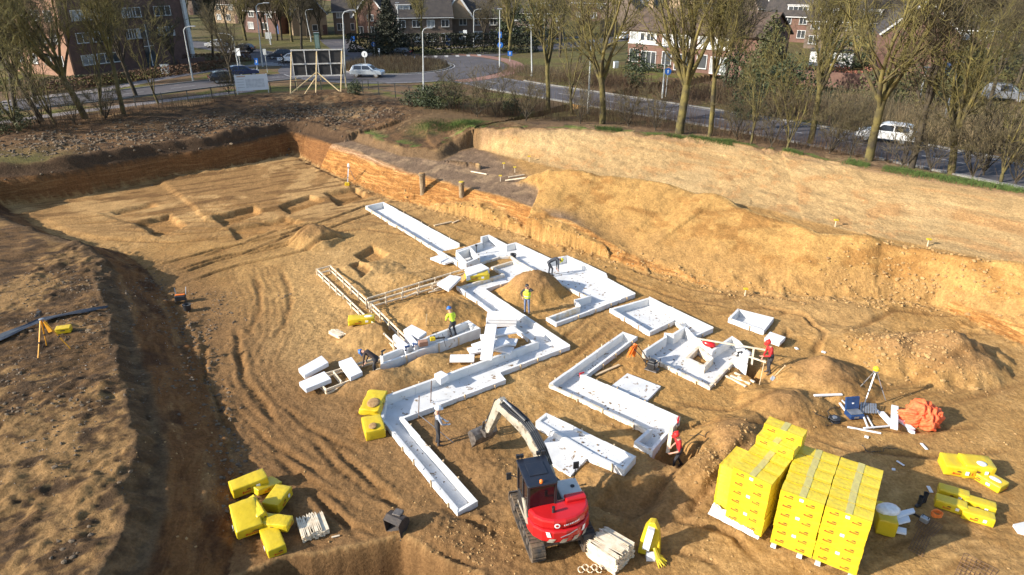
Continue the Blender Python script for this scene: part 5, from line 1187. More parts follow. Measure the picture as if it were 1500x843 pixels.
# ------------------------------------------------------------------ tools, instruments and scraps on the site
def tripod(u, v, H, label, legmat, headmat, head, spread=.45, name='survey_tripod', rz=0.0):
    c = GP(u, v); t = thing(name, label, 'tripod', c, rz, 'survey tripods')
    for k in range(3):
        a = rz + k * 2 * pi / 3 + .3; fx, fy = spread * H * .75 * cos(a), spread * H * .75 * sin(a)
        lg = MB().bar((.05 * cos(a), .05 * sin(a), H * .82), (fx * .6, fy * .6, H * .34), .05, .03).bar((fx * .58, fy * .58, H * .36), (fx, fy, 0), .035).build('leg', legmat, t)
        MB().box((fx * .6, fy * .6, H * .34), (.07, .07, .07)).build('leg_clamp', M_BLK, lg)
    MB().lathe([(.10, 0), (.11, .04), (.06, .06)], (0, 0, H * .80), 10).build('tripod_head', M_GREYM, t)
    if head == 'total': MB().box((0, 0, H * .95), (.16, .14, .24)).lathe([(.05, 0), (.05, .18), (.02, .18)], (0, -.12, H * .95), 10, Matrix.Rotation(pi / 2, 4, 'X')).box((0, 0, H * 1.06), (.12, .05, .03)).build('instrument', headmat, t, bevel=.02)
    else: MB().lathe([(.08, 0), (.13, .02), (.13, .12), (.09, .17), (.04, .2)], (0, 0, H * .86), 14).build('laser_head', headmat, t)
    return t
M_TRI = pm('tripod_orange', (.70, .33, .02), (.6, .26, .015), 4, .5)
t = tripod(76, 515, 1.95, 'yellow orange survey tripod with black instrument on the left bank top', M_TRI, M_BLK, 'total', .5)
MB().prism([(.02, .1), (.16, .1), (.30, .55), (.12, .62)], -.02, .02, M=Matrix.Translation((0.02, 0, 1.55)) @ Matrix.Rotation(-pi / 2, 4, 'X')).build('hanging_flap', M_TRI, t)
tripod(513, 268, 1.6, 'white survey tripod standing on the far pale sand floor', M_GREYM, M_WHITE, 'total', .42)
tripod(1272, 586, 1.65, 'grey tripod with yellow laser level between sand mound and blue case', M_GREYM, M_YEL, 'laser', .55, rz=.8)
def case(u, v, size, rz, label, mat, z=0, cat='case'):
    c = GP(u, v); t = thing('carry_case', label, cat, (c.x, c.y, c.z), rz)
    MB().box((0, 0, size[2] * .35), (size[0], size[1], size[2] * .68)).build('case_bottom', mat, t, bevel=.02); MB().box((0, 0, size[2] * .86), (size[0], size[1], size[2] * .3)).build('case_lid', mat, t, bevel=.03)
    MB().bar((-size[0] * .15, -size[1] * .53, size[2] * .6), (size[0] * .15, -size[1] * .53, size[2] * .6), .03).build('handle', M_BLK, t); return t
case(95, 488, (.62, .4, .26), R(20), 'yellow instrument case lying beside the orange survey tripod', M_YELD)
c = GP(509, 273); case(509, 272, (.4, .3, .25), 0, 'small yellow case at the foot of the far white tripod', M_YELD)
# dark tarpaulin along the left bank top
pts = [GP(*q) for q in ((-15, 503), (20, 494), (45, 478), (75, 470), (105, 463), (135, 456), (158, 453))]
wd = [.75, .8, .55, .22, .2, .22, .25]; m = MB(); r_ = random.Random(3)
for i, p in enumerate(pts):
    for k in range(6): f_ = k / 5 - .5; m.v.append((p.x + r_.uniform(-.05, .05), p.y + f_ * wd[i] * 2 + r_.uniform(-.05, .05), gz(p.x, p.y + f_ * wd[i] * 2) + .06 + r_.uniform(0, .14)))
for i in range(len(pts) - 1):
    for k in range(5): m.f.append((i * 6 + k, (i + 1) * 6 + k, (i + 1) * 6 + k + 1, i * 6 + k + 1)); m.m.append(0)
o = m.build('tarpaulin', M_TARP, smooth=True); sm = o.modifiers.new('thick', 'SOLIDIFY'); sm.thickness = .015; sb = o.modifiers.new('sub', 'SUBSURF'); sb.levels = sb.render_levels = 2
tag(o, 'dark blue black tarpaulin strip creased along the left bank top', 'tarpaulin')
# folding chair with an orange jacket and a bucket, left floor
c = GP(266, 444); t = thing('tool_cart', 'small black tool cart with orange band by the left bank foot', 'tool cart', c, R(15))
MB().box((0, 0, .32), (.55, .38, .30)).build('tub', M_BLK, t, bevel=.04); MB().box((.02, -.02, .49), (.5, .12, .05)).build('orange_band', M_ORG, t, bevel=.015)
for s in (-1, 1): MB().bar((s * .24, .18, .2), (s * .30, .42, .75), .03).build('handle_bar', M_GREYM, t); MB().lathe([(.02, -.04), (.14, -.04), (.14, .04), (.02, .04)], (s * .26, -.05, .14), 12, Matrix.Rotation(pi / 2, 4, 'Y')).build('wheel', M_RUB, t)
def bucket_pail(u, v, label, r=.17, h=.3, dz=0):
    c = GP(u, v, dz); t = thing('bucket', label, 'bucket', c); MB().lathe([(r * .8, 0), (r, h), (r * 1.06, h), (r * .94, h - .01), (r * .72, .03), (.01, .03)], (0, 0, 0), 16).build('pail', M_BLK, t)
    MB().tube([(r * cos(a), -.06 * sin(a), h - r * .3 * sin(a) * .5) for a in [pi * k / 8 for k in range(9)]], .008, 5).build('bail_handle', M_GREYM, t); return t
bucket_pail(275, 455, 'dark bucket standing beside the small tool cart', .22, .34)
c = P(752, 379, -.14); t = bucket_pail(752, 381, 'black bucket standing in the wide stepped trough', .2, .32); t.location = (c.x, c.y, c.z)
# plate compactor
c = GP(955, 543); t = thing('plate_compactor', 'black plate compactor with orange handle beside the hollow foam unit', 'compactor', c, R(55))
MB().prism([(-.22, -.3), (.22, -.3), (.22, .3), (-.22, .3)], .04, .10).build('base_plate', M_STEEL, t, bevel=.02); MB().box((0, .02, .30), (.36, .40, .3)).box((0, .02, .5), (.28, .3, .12)).build('engine', M_BLK, t, bevel=.04)
MB().lathe([(.11, 0), (.11, .06), (.02, .06)], (0, -.18, .34), 14, Matrix.Rotation(pi / 2, 4, 'X')).build('starter_cover', M_GREYM, t)
MB().tube([(-.2, -.25, .25), (-.22, -.28, .62), (.22, -.28, .62), (.2, -.25, .25)], .02, 7).tube([(-.2, .25, .25), (-.2, .28, .6), (.2, .28, .6), (.2, .25, .25)], .02, 7).build('guard_frame', M_BLK, t)
h_ = MB().tube([(-.14, .2, .3), (-.16, .6, .72), (-.2, .95, .98), (.2, .95, .98), (.16, .6, .72), (.14, .2, .3)], .022, 7).build('push_handle', M_BLK, t)
m = MB(); r_ = random.Random(2)
for k in range(14): a = r_.uniform(-.2, .2); m.bar((a, .95 + r_.uniform(-.05, .08), 1.0), (a + r_.uniform(-.2, .2), 1.0 + r_.uniform(0, .22), .55 + r_.uniform(-.25, .2)), .15, .03)
m.build('orange_jacket', M_ORG, t)
# blue tool case, open
c = GP(1250, 612); t = thing('tool_case', 'open blue tool case with tilted lid and grey inserts near orange netting', 'tool case', c, R(8))
MB().box((0, 0, .12), (.62, .48, .2)).build('case_bottom', M_BLUE, t, bevel=.03); MB().box((.02, .30, .48), (.62, .10, .55), M=Matrix.Rotation(-.25, 4, 'X')).build('case_lid', M_BLUE, t, bevel=.03)
MB().box((.02, .245, .50), (.08, .012, .05), M=Matrix.Rotation(-.25, 4, 'X')).build('lid_badge', M_WHITE, t); MB().box((0, .0, .24), (.52, .36, .03)).build('insert', M_GREYM, t)
MB().box((-.04, -.246, .12), (.2, .01, .08)).build('front_plate', M_GREYM, t)
c = GP(1270, 604); t2 = thing('metal_tray', 'grey tray of steel strips leaning beside the open blue tool case', 'tray', (c.x, c.y, c.z), R(-20))
for k in range(7): MB().bar((-.28 + k * .09, -.3, .06 + .02 * k), (-.24 + k * .09, .3, .22 + .01 * k), .07, .015).build('strip', M_GREYM, t2)
def stick(a, b, w, th, label, mat=None, z=.04, name='foam_strip', cat='foam strip', grp='white strips scattered round the blue case'):
    pa, pb = GP(*a, z), GP(*b, z); c = (pa + pb) / 2; o = MB().bar(pa - c, pb - c, w, th).build(name, mat or M_EPSB, bevel=.005); o.location = c; return tag(o, label, cat, grp)
stick((1192, 581), (1233, 581), .10, .06, 'long white strip alone left of the laser tripod')
stick((1233, 588), (1242, 597), .07, .05, 'short white strip just left of the open blue case lid'); stick((1229, 594), (1240, 606), .08, .05, 'white strip leaning at the left side of open blue case')
stick((1241, 627), (1290, 637), .07, .05, 'lowest long white strip in front of open blue case'); stick((1264, 631), (1303, 628), .06, .05, 'white strip crossing towards the upright white board by netting', z=.09)
stick((1263, 612), (1270, 630), .06, .05, 'white strip hanging from steel tray towards camera', z=.12); stick((1269, 612), (1279, 630), .05, .05, 'thin white strip right of the steel tray', z=.08)
stick((1278, 598), (1304, 626), .10, .06, 'slanting white strip left of the upright white board by netting', z=.08); stick((1290, 606), (1308, 628), .22, .08, 'broad white strip under the upright board by netting', z=.06)
stick((1309, 602), (1308, 634), .26, .10, 'upright white board left of the orange netting heap', z=.2); stick((1314, 616), (1336, 634), .26, .08, 'white board poking out under the orange netting', z=.08); stick((1330, 632), (1337, 637), .14, .12, 'small white block under the front of orange netting', z=.05)
stick((1266, 641), (1272, 643), .1, .06, 'tiny white scrap in front of the lowest white strip'); stick((1349, 651), (1357, 661), .1, .03, 'white scrap halfway between netting and yellow trio'); stick((1313, 677), (1324, 684), .08, .02, 'thin white scrap in the shadow of wide yellow stack'); stick((1359, 714), (1364, 724), .12, .03, 'white scrap behind the black boots'); stick((1306, 689), (1311, 690), .1, .05, 'tiny white crumb in the shadow behind wide yellow stack'); stick((486, 790), (498, 787), .06, .03, 'lone pale splinter in front of low stake bundle', M_WOODP); stick((1165, 511), (1168, 514), .12, .05, 'tiny white scrap on the sand slope right of digging person', M_EPSB); stick((1203, 517), (1209, 519), .12, .05, 'tiny white crumb on the mound top right of digging person', M_EPSB)
# cable reel and cables
c = GP(1221, 619); t = thing('cable_reel', 'black cable reel with loose leads left of the open blue case', 'cable reel', c)
MB().lathe([(.03, 0), (.22, 0), (.24, .02), (.22, .04), (.10, .05), (.10, .12), (.22, .13), (.24, .15), (.22, .17), (.03, .17)], (0, 0, .02), 18).build('drum', M_BLK, t); MB().lathe([(.02, .17), (.1, .17), (.1, .19), (.02, .19)], (0, 0, .02), 14).build('hub', M_GREYM, t)
def cable(px, label, r=.012, mat=None, grp='dark leads on the sand'):
    pts = [GP(u, v, .03) for (u, v) in px]; out = []
    for i in range(len(pts) - 1):
        for k in range(4): q = pts[i].lerp(pts[i + 1], k / 4); out.append(Vector((q.x + .04 * sin(i * 7 + k * 2), q.y + .04 * cos(i * 5 + k), gz(q.x, q.y) + .03)))
    c = out[0].copy(); o = MB().tube([p - c for p in out], r, 5).build('cable', mat or M_BLK); o.location = c; return tag(o, label, 'cable', grp)
cable([(1230, 598), (1215, 600), (1212, 612), (1219, 622), (1205, 628)], 'dark lead looping from the cable reel to the open blue case'); cable([(1190, 606), (1200, 611), (1213, 615)], 'dark lead running left from the cable reel'); cable([(1262, 655), (1275, 664), (1292, 662), (1300, 658), (1318, 660)], 'dark lead curling in the shadow behind the wide yellow stack')
cable([(1010, 640), (1020, 640), (1031, 642), (1040, 633)], 'dark lead lying right of the red shirted trench worker')
# orange debris netting in a heap
m = MB(); r_ = random.Random(12); c = GP(1347, 618)
bm = bmesh.new()
for (dx, dy, dz, rr) in ((0, .12, .42, .48), (.28, -.12, .3, .46), (-.35, -.05, .22, .42), (.05, -.35, .2, .38), (-.62, .15, .12, .28), (.42, .2, .34, .34)):
    r0 = bmesh.ops.create_icosphere(bm, subdivisions=5, radius=rr, matrix=Matrix.Translation((dx, dy, dz)))
for v in bm.verts:
    n_ = v.co.normalized(); q = v.co
    w_ = sin(q.x * 4.1 + q.y * 2.3) * 1.6 + sin(q.z * 5.3 - q.x * 2.7) * 1.3
    f_ = (1 - abs(sin(q.x * 6.5 + w_))) * .5 + (1 - abs(sin(q.y * 7.5 + q.z * 5 - w_ * 1.4))) * .4 + (1 - abs(sin(q.x * 15 - q.z * 13 + w_ * 2))) * .22
    v.co += n_ * (.24 * f_ - .12); v.co.z = max(.0, v.co.z)
me = bpy.data.meshes.new('debris_netting'); bm.to_mesh(me); bm.free(); me.materials.append(M_ORANGE_NET); me.polygons.foreach_set('use_smooth', [True] * len(me.polygons))
o = link_mesh('debris_netting', me); o.location = c; tag(o, 'crumpled heap of orange red debris netting right of white boards', 'netting')
# red and black tools in the troughs
def power_tool(p, label, body, rz=0.0, saw=True):
    t = thing('hand_saw' if saw else 'cordless_drill', label, 'power tool', p, rz, 'hand tools about the foundations')
    if saw: MB().box((0, 0, .10), (.26, .18, .2)).build('motor_body', body, t, bevel=.03); MB().box((.36, 0, .08), (.5, .012, .09)).build('guide_bar', M_BLK, t, bevel=.004); MB().tube([(-.1, 0, .2), (-.1, .0, .27), (.08, 0, .27), (.08, 0, .2)], .018, 6).build('handle', M_BLK, t)
    else: MB().tube([(-.12, 0, .22), (.12, 0, .22)], [.05, .04], 10).build('motor_body', body, t); MB().bar((-.06, 0, .2), (-.09, 0, .05), .05).build('grip', body, t); MB().box((-.09, 0, .035), (.10, .07, .06)).build('battery', M_BLK, t, bevel=.01)
    return t
power_tool(P(634, 499, .62), 'yellow chain saw with black bar lying on the narrow foam channel wall', M_YEL, R(15)); power_tool(P(597, 514, .62), 'blue cordless tool nearest the bending dark person on channel wall', M_BLUE, .4, False); power_tool(P(608, 510, .62), 'blue cordless tool beside the brown box on channel wall', M_BLUE, -.3, False)
o = MB().box((0, 0, .12), (.42, .28, .24)).build('cardboard_box', pm('cardboard', (.33, .18, .12), (.26, .14, .09), 6, .9), bevel=.008); o.location = P(620, 506, .6); o.rotation_euler = (0, 0, .35); tag(o, 'brown carton between blue tools and chain saw on channel wall', 'carton')
power_tool(P(852, 553, .1), 'dark red drill lying at inner corner of the elbow trough', M_RED, .5, False); power_tool(P(993, 620, .26), 'dark red drill on the end rim of the elbow trough by the worker', M_RED, 1.2, False)
power_tool(P(1083, 522, .40), 'small black drill on the right end of hollow foam unit', M_BLK, .3, False); power_tool(P(1093, 514, .40), 'black drill beside white bag at right end of hollow unit', M_BLK, .9, False); power_tool(P(562, 520, .6), 'small black drill on channel wall beside bending dark person', M_BLK, .9, False)
o = MB().sphere((0, 0, .12), .28, 14, 8, (1.25, .7, .6)).build('red_bag', M_RED, smooth=True); o.location = P(1038, 507, .34); o.rotation_euler = (0, .1, -.5); tag(o, 'round red bag on the rim of hollow foam unit', 'bag')
o = MB().sphere((0, 0, .12), .26, 12, 8, (1.1, .8, .7)).build('foil_bag', M_FOIL, smooth=True); o.location = P(1092, 522, .34); tag(o, 'white plastic bag on the right tip of hollow foam unit', 'bag')
# stick markers standing in the troughs
for (u, v, v2, l) in ((631, 590, 558, 'right'), (613, 616, 580, 'left')):
    p = P(u, v, -.08); q = PY(u + 1, v2, p.y); o = MB().tube([(0, 0, 0), q - p], .022, 6).build('marker_rod', M_RUST); o.location = p; tag(o, 'thin brown rod upright in zigzag trough above white helmeted person, the %s one' % l, 'rod', 'rods in the zigzag trough')
p = P(653, 508, .62); o = MB().tube([(0, 0, 0), (-.12, -.1, .75)], .014, 6).build('marker_rod', M_BLK); o.location = p; tag(o, 'dark level rod leaning on narrow channel beside yellow jacketed person', 'rod')
p = P(698, 372, -.1); t = thing('riser_pipe', 'small dark riser pipe standing by the shaft box', 'pipe', p); MB().tube([(0, 0, 0), (0, 0, .55)], .03, 8).build('riser', M_BLK, t); MB().box((0, 0, .6), (.16, .1, .12)).build('valve_box', M_BLK, t, bevel=.02)
# boots, rebar mesh, cut-off saw at the right
for k, (u, v, l) in enumerate(((1346, 741, 'left'), (1353, 736, 'right'))):
    c = GP(u, v); t = thing('rubber_boot', 'black rubber boot standing in shadow, the %s of the pair' % l, 'boot', c, R(30), 'pair of black rubber boots'); MB().lathe([(.07, 0), (.075, .1), (.07, .22), (.085, .40), (.078, .40), (.06, .2), (.01, .18)], (0, .0, .0), 12).build('shaft', M_BLK, t); MB().box((-.10, 0, .05), (.24, .11, .10)).build('foot', M_BLK, t, bevel=.035)
def mesh_mat(px, label, nx, ny, r=.008, z=.06):
    a, b_, c_, d_ = [GP(u, v, z) for (u, v) in px]; c0 = (a + b_ + c_ + d_) / 4; m = MB()
    for i in range(nx): f_ = i / (nx - 1); m.tube([a.lerp(b_, f_) - c0, d_.lerp(c_, f_) - c0], r, 4)
    for j in range(ny): f_ = j / (ny - 1); z_ = Vector((0, 0, .015)); m.tube([a.lerp(d_, f_) - c0 + z_, b_.lerp(c_, f_) - c0 + z_], r, 4)
    o = m.build('rebar_mesh', M_RUST); o.location = c0; return tag(o, label, 'rebar mesh', 'rebar mats on the sand')
mesh_mat([(1350, 756), (1380, 775), (1365, 790), (1340, 772)], 'brown rebar mat lying flat under the cut off saw', 8, 9); mesh_mat([(1346, 775), (1362, 790), (1350, 818), (1330, 806)], 'brown rebar mat reaching towards camera below the cut off saw', 6, 9, z=.03); mesh_mat([(1412, 812), (1462, 838), (1440, 870), (1395, 850)], 'half buried rebar mat at the bottom right of the sand', 9, 9, r=.008, z=.02)
power_tool(GP(1352, 768, .07), 'grey and black cut off saw lying on the rebar mat', M_GREYM, 2.2)
m = MB(); r_ = random.Random(8); p0 = GP(1370, 760, .1)
for k in range(6): m.tube([(.17 * cos(a + k) * (1 + .1 * k / 6), .13 * sin(a + k), .03 + .025 * k + .02 * sin(3 * a)) for a in [2 * pi * i / 12 for i in range(13)]], .018, 5)
o = m.build('air_hose', M_ORG); o.location = p0; tag(o, 'coiled orange hose on the far corner of rebar mat', 'hose')
for k, (q, l) in enumerate(((((1300, 753), (1338, 744), (1341, 750), (1302, 761)), 'uppermost'), (((1299, 762), (1331, 755), (1334, 763), (1300, 771)), 'middle'), (((1299, 768), (1328, 774), (1328, 782), (1298, 776)), 'lowest'))):
    board(q, .32 - .08 * k, .08, '%s white board of the three poking out behind upright yellow bag' % l, 'boards behind the wide yellow stack', name='foam_board')
o = MB().sphere((0, 0, .1), .4, 14, 7, (1, .7, .45)).build('crumpled_film', M_FOIL, smooth=True); o.location = P(1300, 750, .55); tag(o, 'crumpled white film on top of the upright yellow bag', 'film')
board([(1484, 768), (1510, 762), (1515, 785), (1492, 779)], .12, .1, 'dirty grey white board cut off by the right frame edge', 'single white boards', mat=M_EPSF)
# pale pegs and old posts along the lower bank
def sand_pillar(u, v, H, r, label):
    c = GP(u, v); c = P(u, v, .25); t = thing('sand_post', label, 'old post', (c.x, c.y, c.z - .5), 0, 'old posts left standing before the bank')
    m = MB(); r_ = random.Random(int(u)); prof = [(r * 1.5, 0), (r * 1.2, .4), (r * 1.05, .8), (r * .95, 1.2), (r, 1.6), (r * .98, H), (r * 1.12, H + .06), (r * 1.12, H + .2), (r * .9, H + .22)]
    m.lathe(prof, (0, 0, 0), 14); m.v = [(x + r_.uniform(-.03, .03), y + r_.uniform(-.03, .03), z) for (x, y, z) in m.v]; m.build('post_shaft', pm('caked_post', (.27, .20, .12), (.17, .115, .06), 4, .95, bump=.5), t)
    MB().lathe([(r * 1.0, H + .23), (r * .95, H + .26), (.01, H + .28)], (0, 0, 0), 12).build('post_cap', M_YELD if u > 650 else M_SAND, t)
sand_pillar(620, 291, 2.35, .24, 'thick sand caked post standing before the lower bank, the left one'); sand_pillar(677, 302, 2.2, .20, 'thinner sand caked post with yellow cap before the lower bank')
for k, (u, v) in enumerate(((738, 248), (733, 266), (754, 254), (1223, 333), (1358, 362), (1091, 434), (775, 238))):
    c = GP(u, v); t = thing('survey_peg', ['yellow peg by the driftwood on the grey terrace', 'yellow peg at terrace lip beyond thinner caked post', 'yellow peg where the spoil heap begins', 'yellow peg at the foot of the pale slope in its middle', 'yellow peg at the foot of pale slope towards right edge', 'yellow scrap peg on the floor beyond small lone tray', 'yellow peg at upper end of terrace below pale slope'][k], 'peg', c, 0, 'yellow survey pegs'); MB().box((0, 0, .2), (.05, .05, .5)).build('stake', M_WOODP, t); MB().box((0, 0, .46), (.24, .20, .07)).build('flag_cap', M_YEL, t, bevel=.01)
for (a, b_, l) in (((690, 253), (713, 258), 'bleached branch lying on the grey terrace left of the heap'), ((740, 267), (770, 262), 'bleached branch at the tip of spoil heap, nearer one'), ((745, 262), (768, 258), 'bleached branch at the tip of spoil heap, farther one')):
    stick(a, b_, .09, .07, l, M_WOODP, z=.08, name='driftwood_branch', cat='branch', grp='bleached branches on the terrace')
p = P(640, 312, 0); stick((636, 332), (662, 326), .16, .08, 'brown plank half sunk beyond the long trough', M_WOOD, z=.04, name='timber_plank', cat='plank', grp='planks on the floor')
m = MB(); 
for k in range(5): m.tube([(-.3 + .14 * k + .09 * cos(a), .12 * sin(a), .05 + .1 * k % .2) for a in [2 * pi * i / 10 for i in range(10)]], .018, 5)
o = m.build('cut_hose', M_WOODP); o.location = GP(865, 838, .03); tag(o, 'pale curled strapping lying in front of tall stake bundle', 'strapping')
# ------------------------------------------------------------------ streets
M_ASPH = pm('asphalt', (.075, .067, .072), (.050, .045, .049), .35, .9, bump=.2, bscale=20, spots=((.12, .095, .085), .25, .62)); M_MARK = pm('road_paint', (.42, .41, .40), (.28, .27, .26), 3, .8)
M_KERB = pm('kerb_stone', (.20, .19, .175), (.15, .145, .135), 2, .9); M_PATH = pm('paving', (.20, .17, .16), (.15, .13, .125), 1.2, .9); M_REDP = pm('red_cycle_paving', (.24, .12, .085), (.19, .10, .075), 1.5, .9)
def ribbon_pts(pl, w, off=0.0, step=1.5):
    pts = [Vector((p[0], p[1])) for p in pl]; out = []
    # resample with a Catmull-Rom curve
    for i in range(len(pts) - 1):
        p0 = pts[max(0, i - 1)]; p1 = pts[i]; p2 = pts[i + 1]; p3 = pts[min(len(pts) - 1, i + 2)]; n = max(2, int((p2 - p1).length / step))
        for k in range(n):
            t = k / n; out.append(.5 * ((2 * p1) + (-p0 + p2) * t + (2 * p0 - 5 * p1 + 4 * p2 - p3) * t * t + (-p0 + 3 * p1 - 3 * p2 + p3) * t ** 3))
    out.append(pts[-1]); res = []
    for i, p in enumerate(out):
        d = (out[min(i + 1, len(out) - 1)] - out[max(i - 1, 0)]).normalized(); n = Vector((-d.y, d.x)); res.append((p + n * (off - w / 2), p + n * (off + w / 2)))
    return res
def ribbon(name, pl, w, z, mat, off=0.0, thick=0.0, kind='structure', dash=None, rng=None):
    r = ribbon_pts(pl, w, off); m = MB()
    for i in range(len(r) - 1):
        if dash and (i % dash[0]) >= dash[1]: continue
        if rng and not (rng[0] <= i / len(r) <= rng[1]): continue
        a, b_, c_, d_ = r[i][0], r[i][1], r[i + 1][1], r[i + 1][0]
        if thick: m.add([(p.x, p.y, z) for p in (a, d_, c_, b_)] + [(p.x, p.y, z + thick) for p in (a, d_, c_, b_)], [(4, 5, 6, 7), (0, 1, 5, 4), (2, 3, 7, 6)])
        else: m.add([(p.x, p.y, z) for p in (a, d_, c_, b_)], [(0, 1, 2, 3)])
    o = m.build(name, mat); return tag(o, kind=kind)
for k, (pl, w) in enumerate(ROAD_XY): ribbon('road', pl, w, G + .002 + .004 * (k > 0) * k, M_ASPH)
def ring(name, r0, r1, z, mat, a0=0, a1=2 * pi, n=64, thick=0):
    m = MB(); v = []
    for i in range(n + 1):
        a = lerp(a0, a1, i / n)
        for r in (r0, r1): v.append((RB.x + r * cos(a), RB.y + r * sin(a), z))
    m.add(v, [(2 * i, 2 * i + 1, 2 * i + 3, 2 * i + 2) for i in range(n)])
    if thick:
        v2 = [(p[0], p[1], p[2] - thick) for p in v]; m.add(v + v2, [(2 * i + 1, 2 * n + 2 + 2 * i + 1, 2 * n + 2 + 2 * i + 3, 2 * i + 3) for i in range(n)] + [(2 * i, 2 * i + 2, 2 * n + 2 + 2 * i + 2, 2 * n + 2 + 2 * i) for i in range(n)])
    return tag(m.build(name, mat), kind='structure')
ring('road', RB_IN, RB_OUT, G + .022, M_ASPH); ring('kerb', RB_IN - .3, RB_IN, G + .12, M_KERB, thick=.15)
ring('road_marking', RB_OUT - .5, RB_OUT - .35, G + .027, M_MARK, R(-150), R(-60), 30); ring('road_marking', RB_IN + .3, RB_IN + .45, G + .027, M_MARK)
ring('cycle_path', RB_OUT + .3, RB_OUT + 2.6, G + .030, M_REDP, R(-55), R(75), 30)
p0, w0_ = ROAD_XY[0]
ribbon('road_marking', p0, .14, G + .008, M_MARK, off=0, dash=(4, 2)); ribbon('road_marking', p0, .12, G + .008, M_MARK, off=3.3); ribbon('road_marking', p0, .12, G + .008, M_MARK, off=-3.3)
ribbon('kerb', p0, .22, G - .02, M_KERB, off=3.95, thick=.14, rng=(.12, 1)); ribbon('kerb', p0, .22, G - .02, M_KERB, off=-3.95, thick=.14, rng=(.12, 1))
p1, w1_ = ROAD_XY[1]
ribbon('kerb', p1, .22, G - .02, M_KERB, off=3.2, thick=.14, rng=(0, .72)); ribbon('kerb', p1, .22, G - .02, M_KERB, off=-3.2, thick=.14, rng=(0, .80)); ribbon('road_marking', p1, .12, G + .012, M_MARK, dash=(4, 2), rng=(0, .75))
ribbon('footpath', [tuple(SG(*q)[:2]) for q in ((-60, 160), (60, 143), (140, 133), (250, 113), (330, 101), (395, 94))], 2.4, G + .014, M_PATH)
ribbon('footpath', [tuple(SG(*q)[:2]) for q in ((-40, 186), (100, 166), (250, 147), (370, 133))], 1.8, G + .011, M_PATH)
ribbon('footpath', [tuple(SG(*q)[:2]) for q in ((640, 72), (700, 68), (780, 60), (860, 54))], 2.2, G + .034, M_PATH)
for k in range(7): # zebra crossing on the far right arm and on the left arm
    q = SG(606 + 16 * k, 84.5 - 1.5 * k * .35); MBq = MB().box((0, 0, 0), (.6, 2.6, .004)); o = MBq.build('road_marking', M_MARK); o.location = (q.x, q.y, G + .032); o.rotation_euler = (0, 0, .1); tag(o, kind='structure')
for k in range(4):
    q = SG(386 + 7 * k, 93 + 1.2 * k); o = MB().box((0, 0, 0), (3.0, .5, .004)).build('road_marking', M_MARK); o.location = (q.x, q.y, G + .034); o.rotation_euler = (0, 0, .35); tag(o, kind='structure')
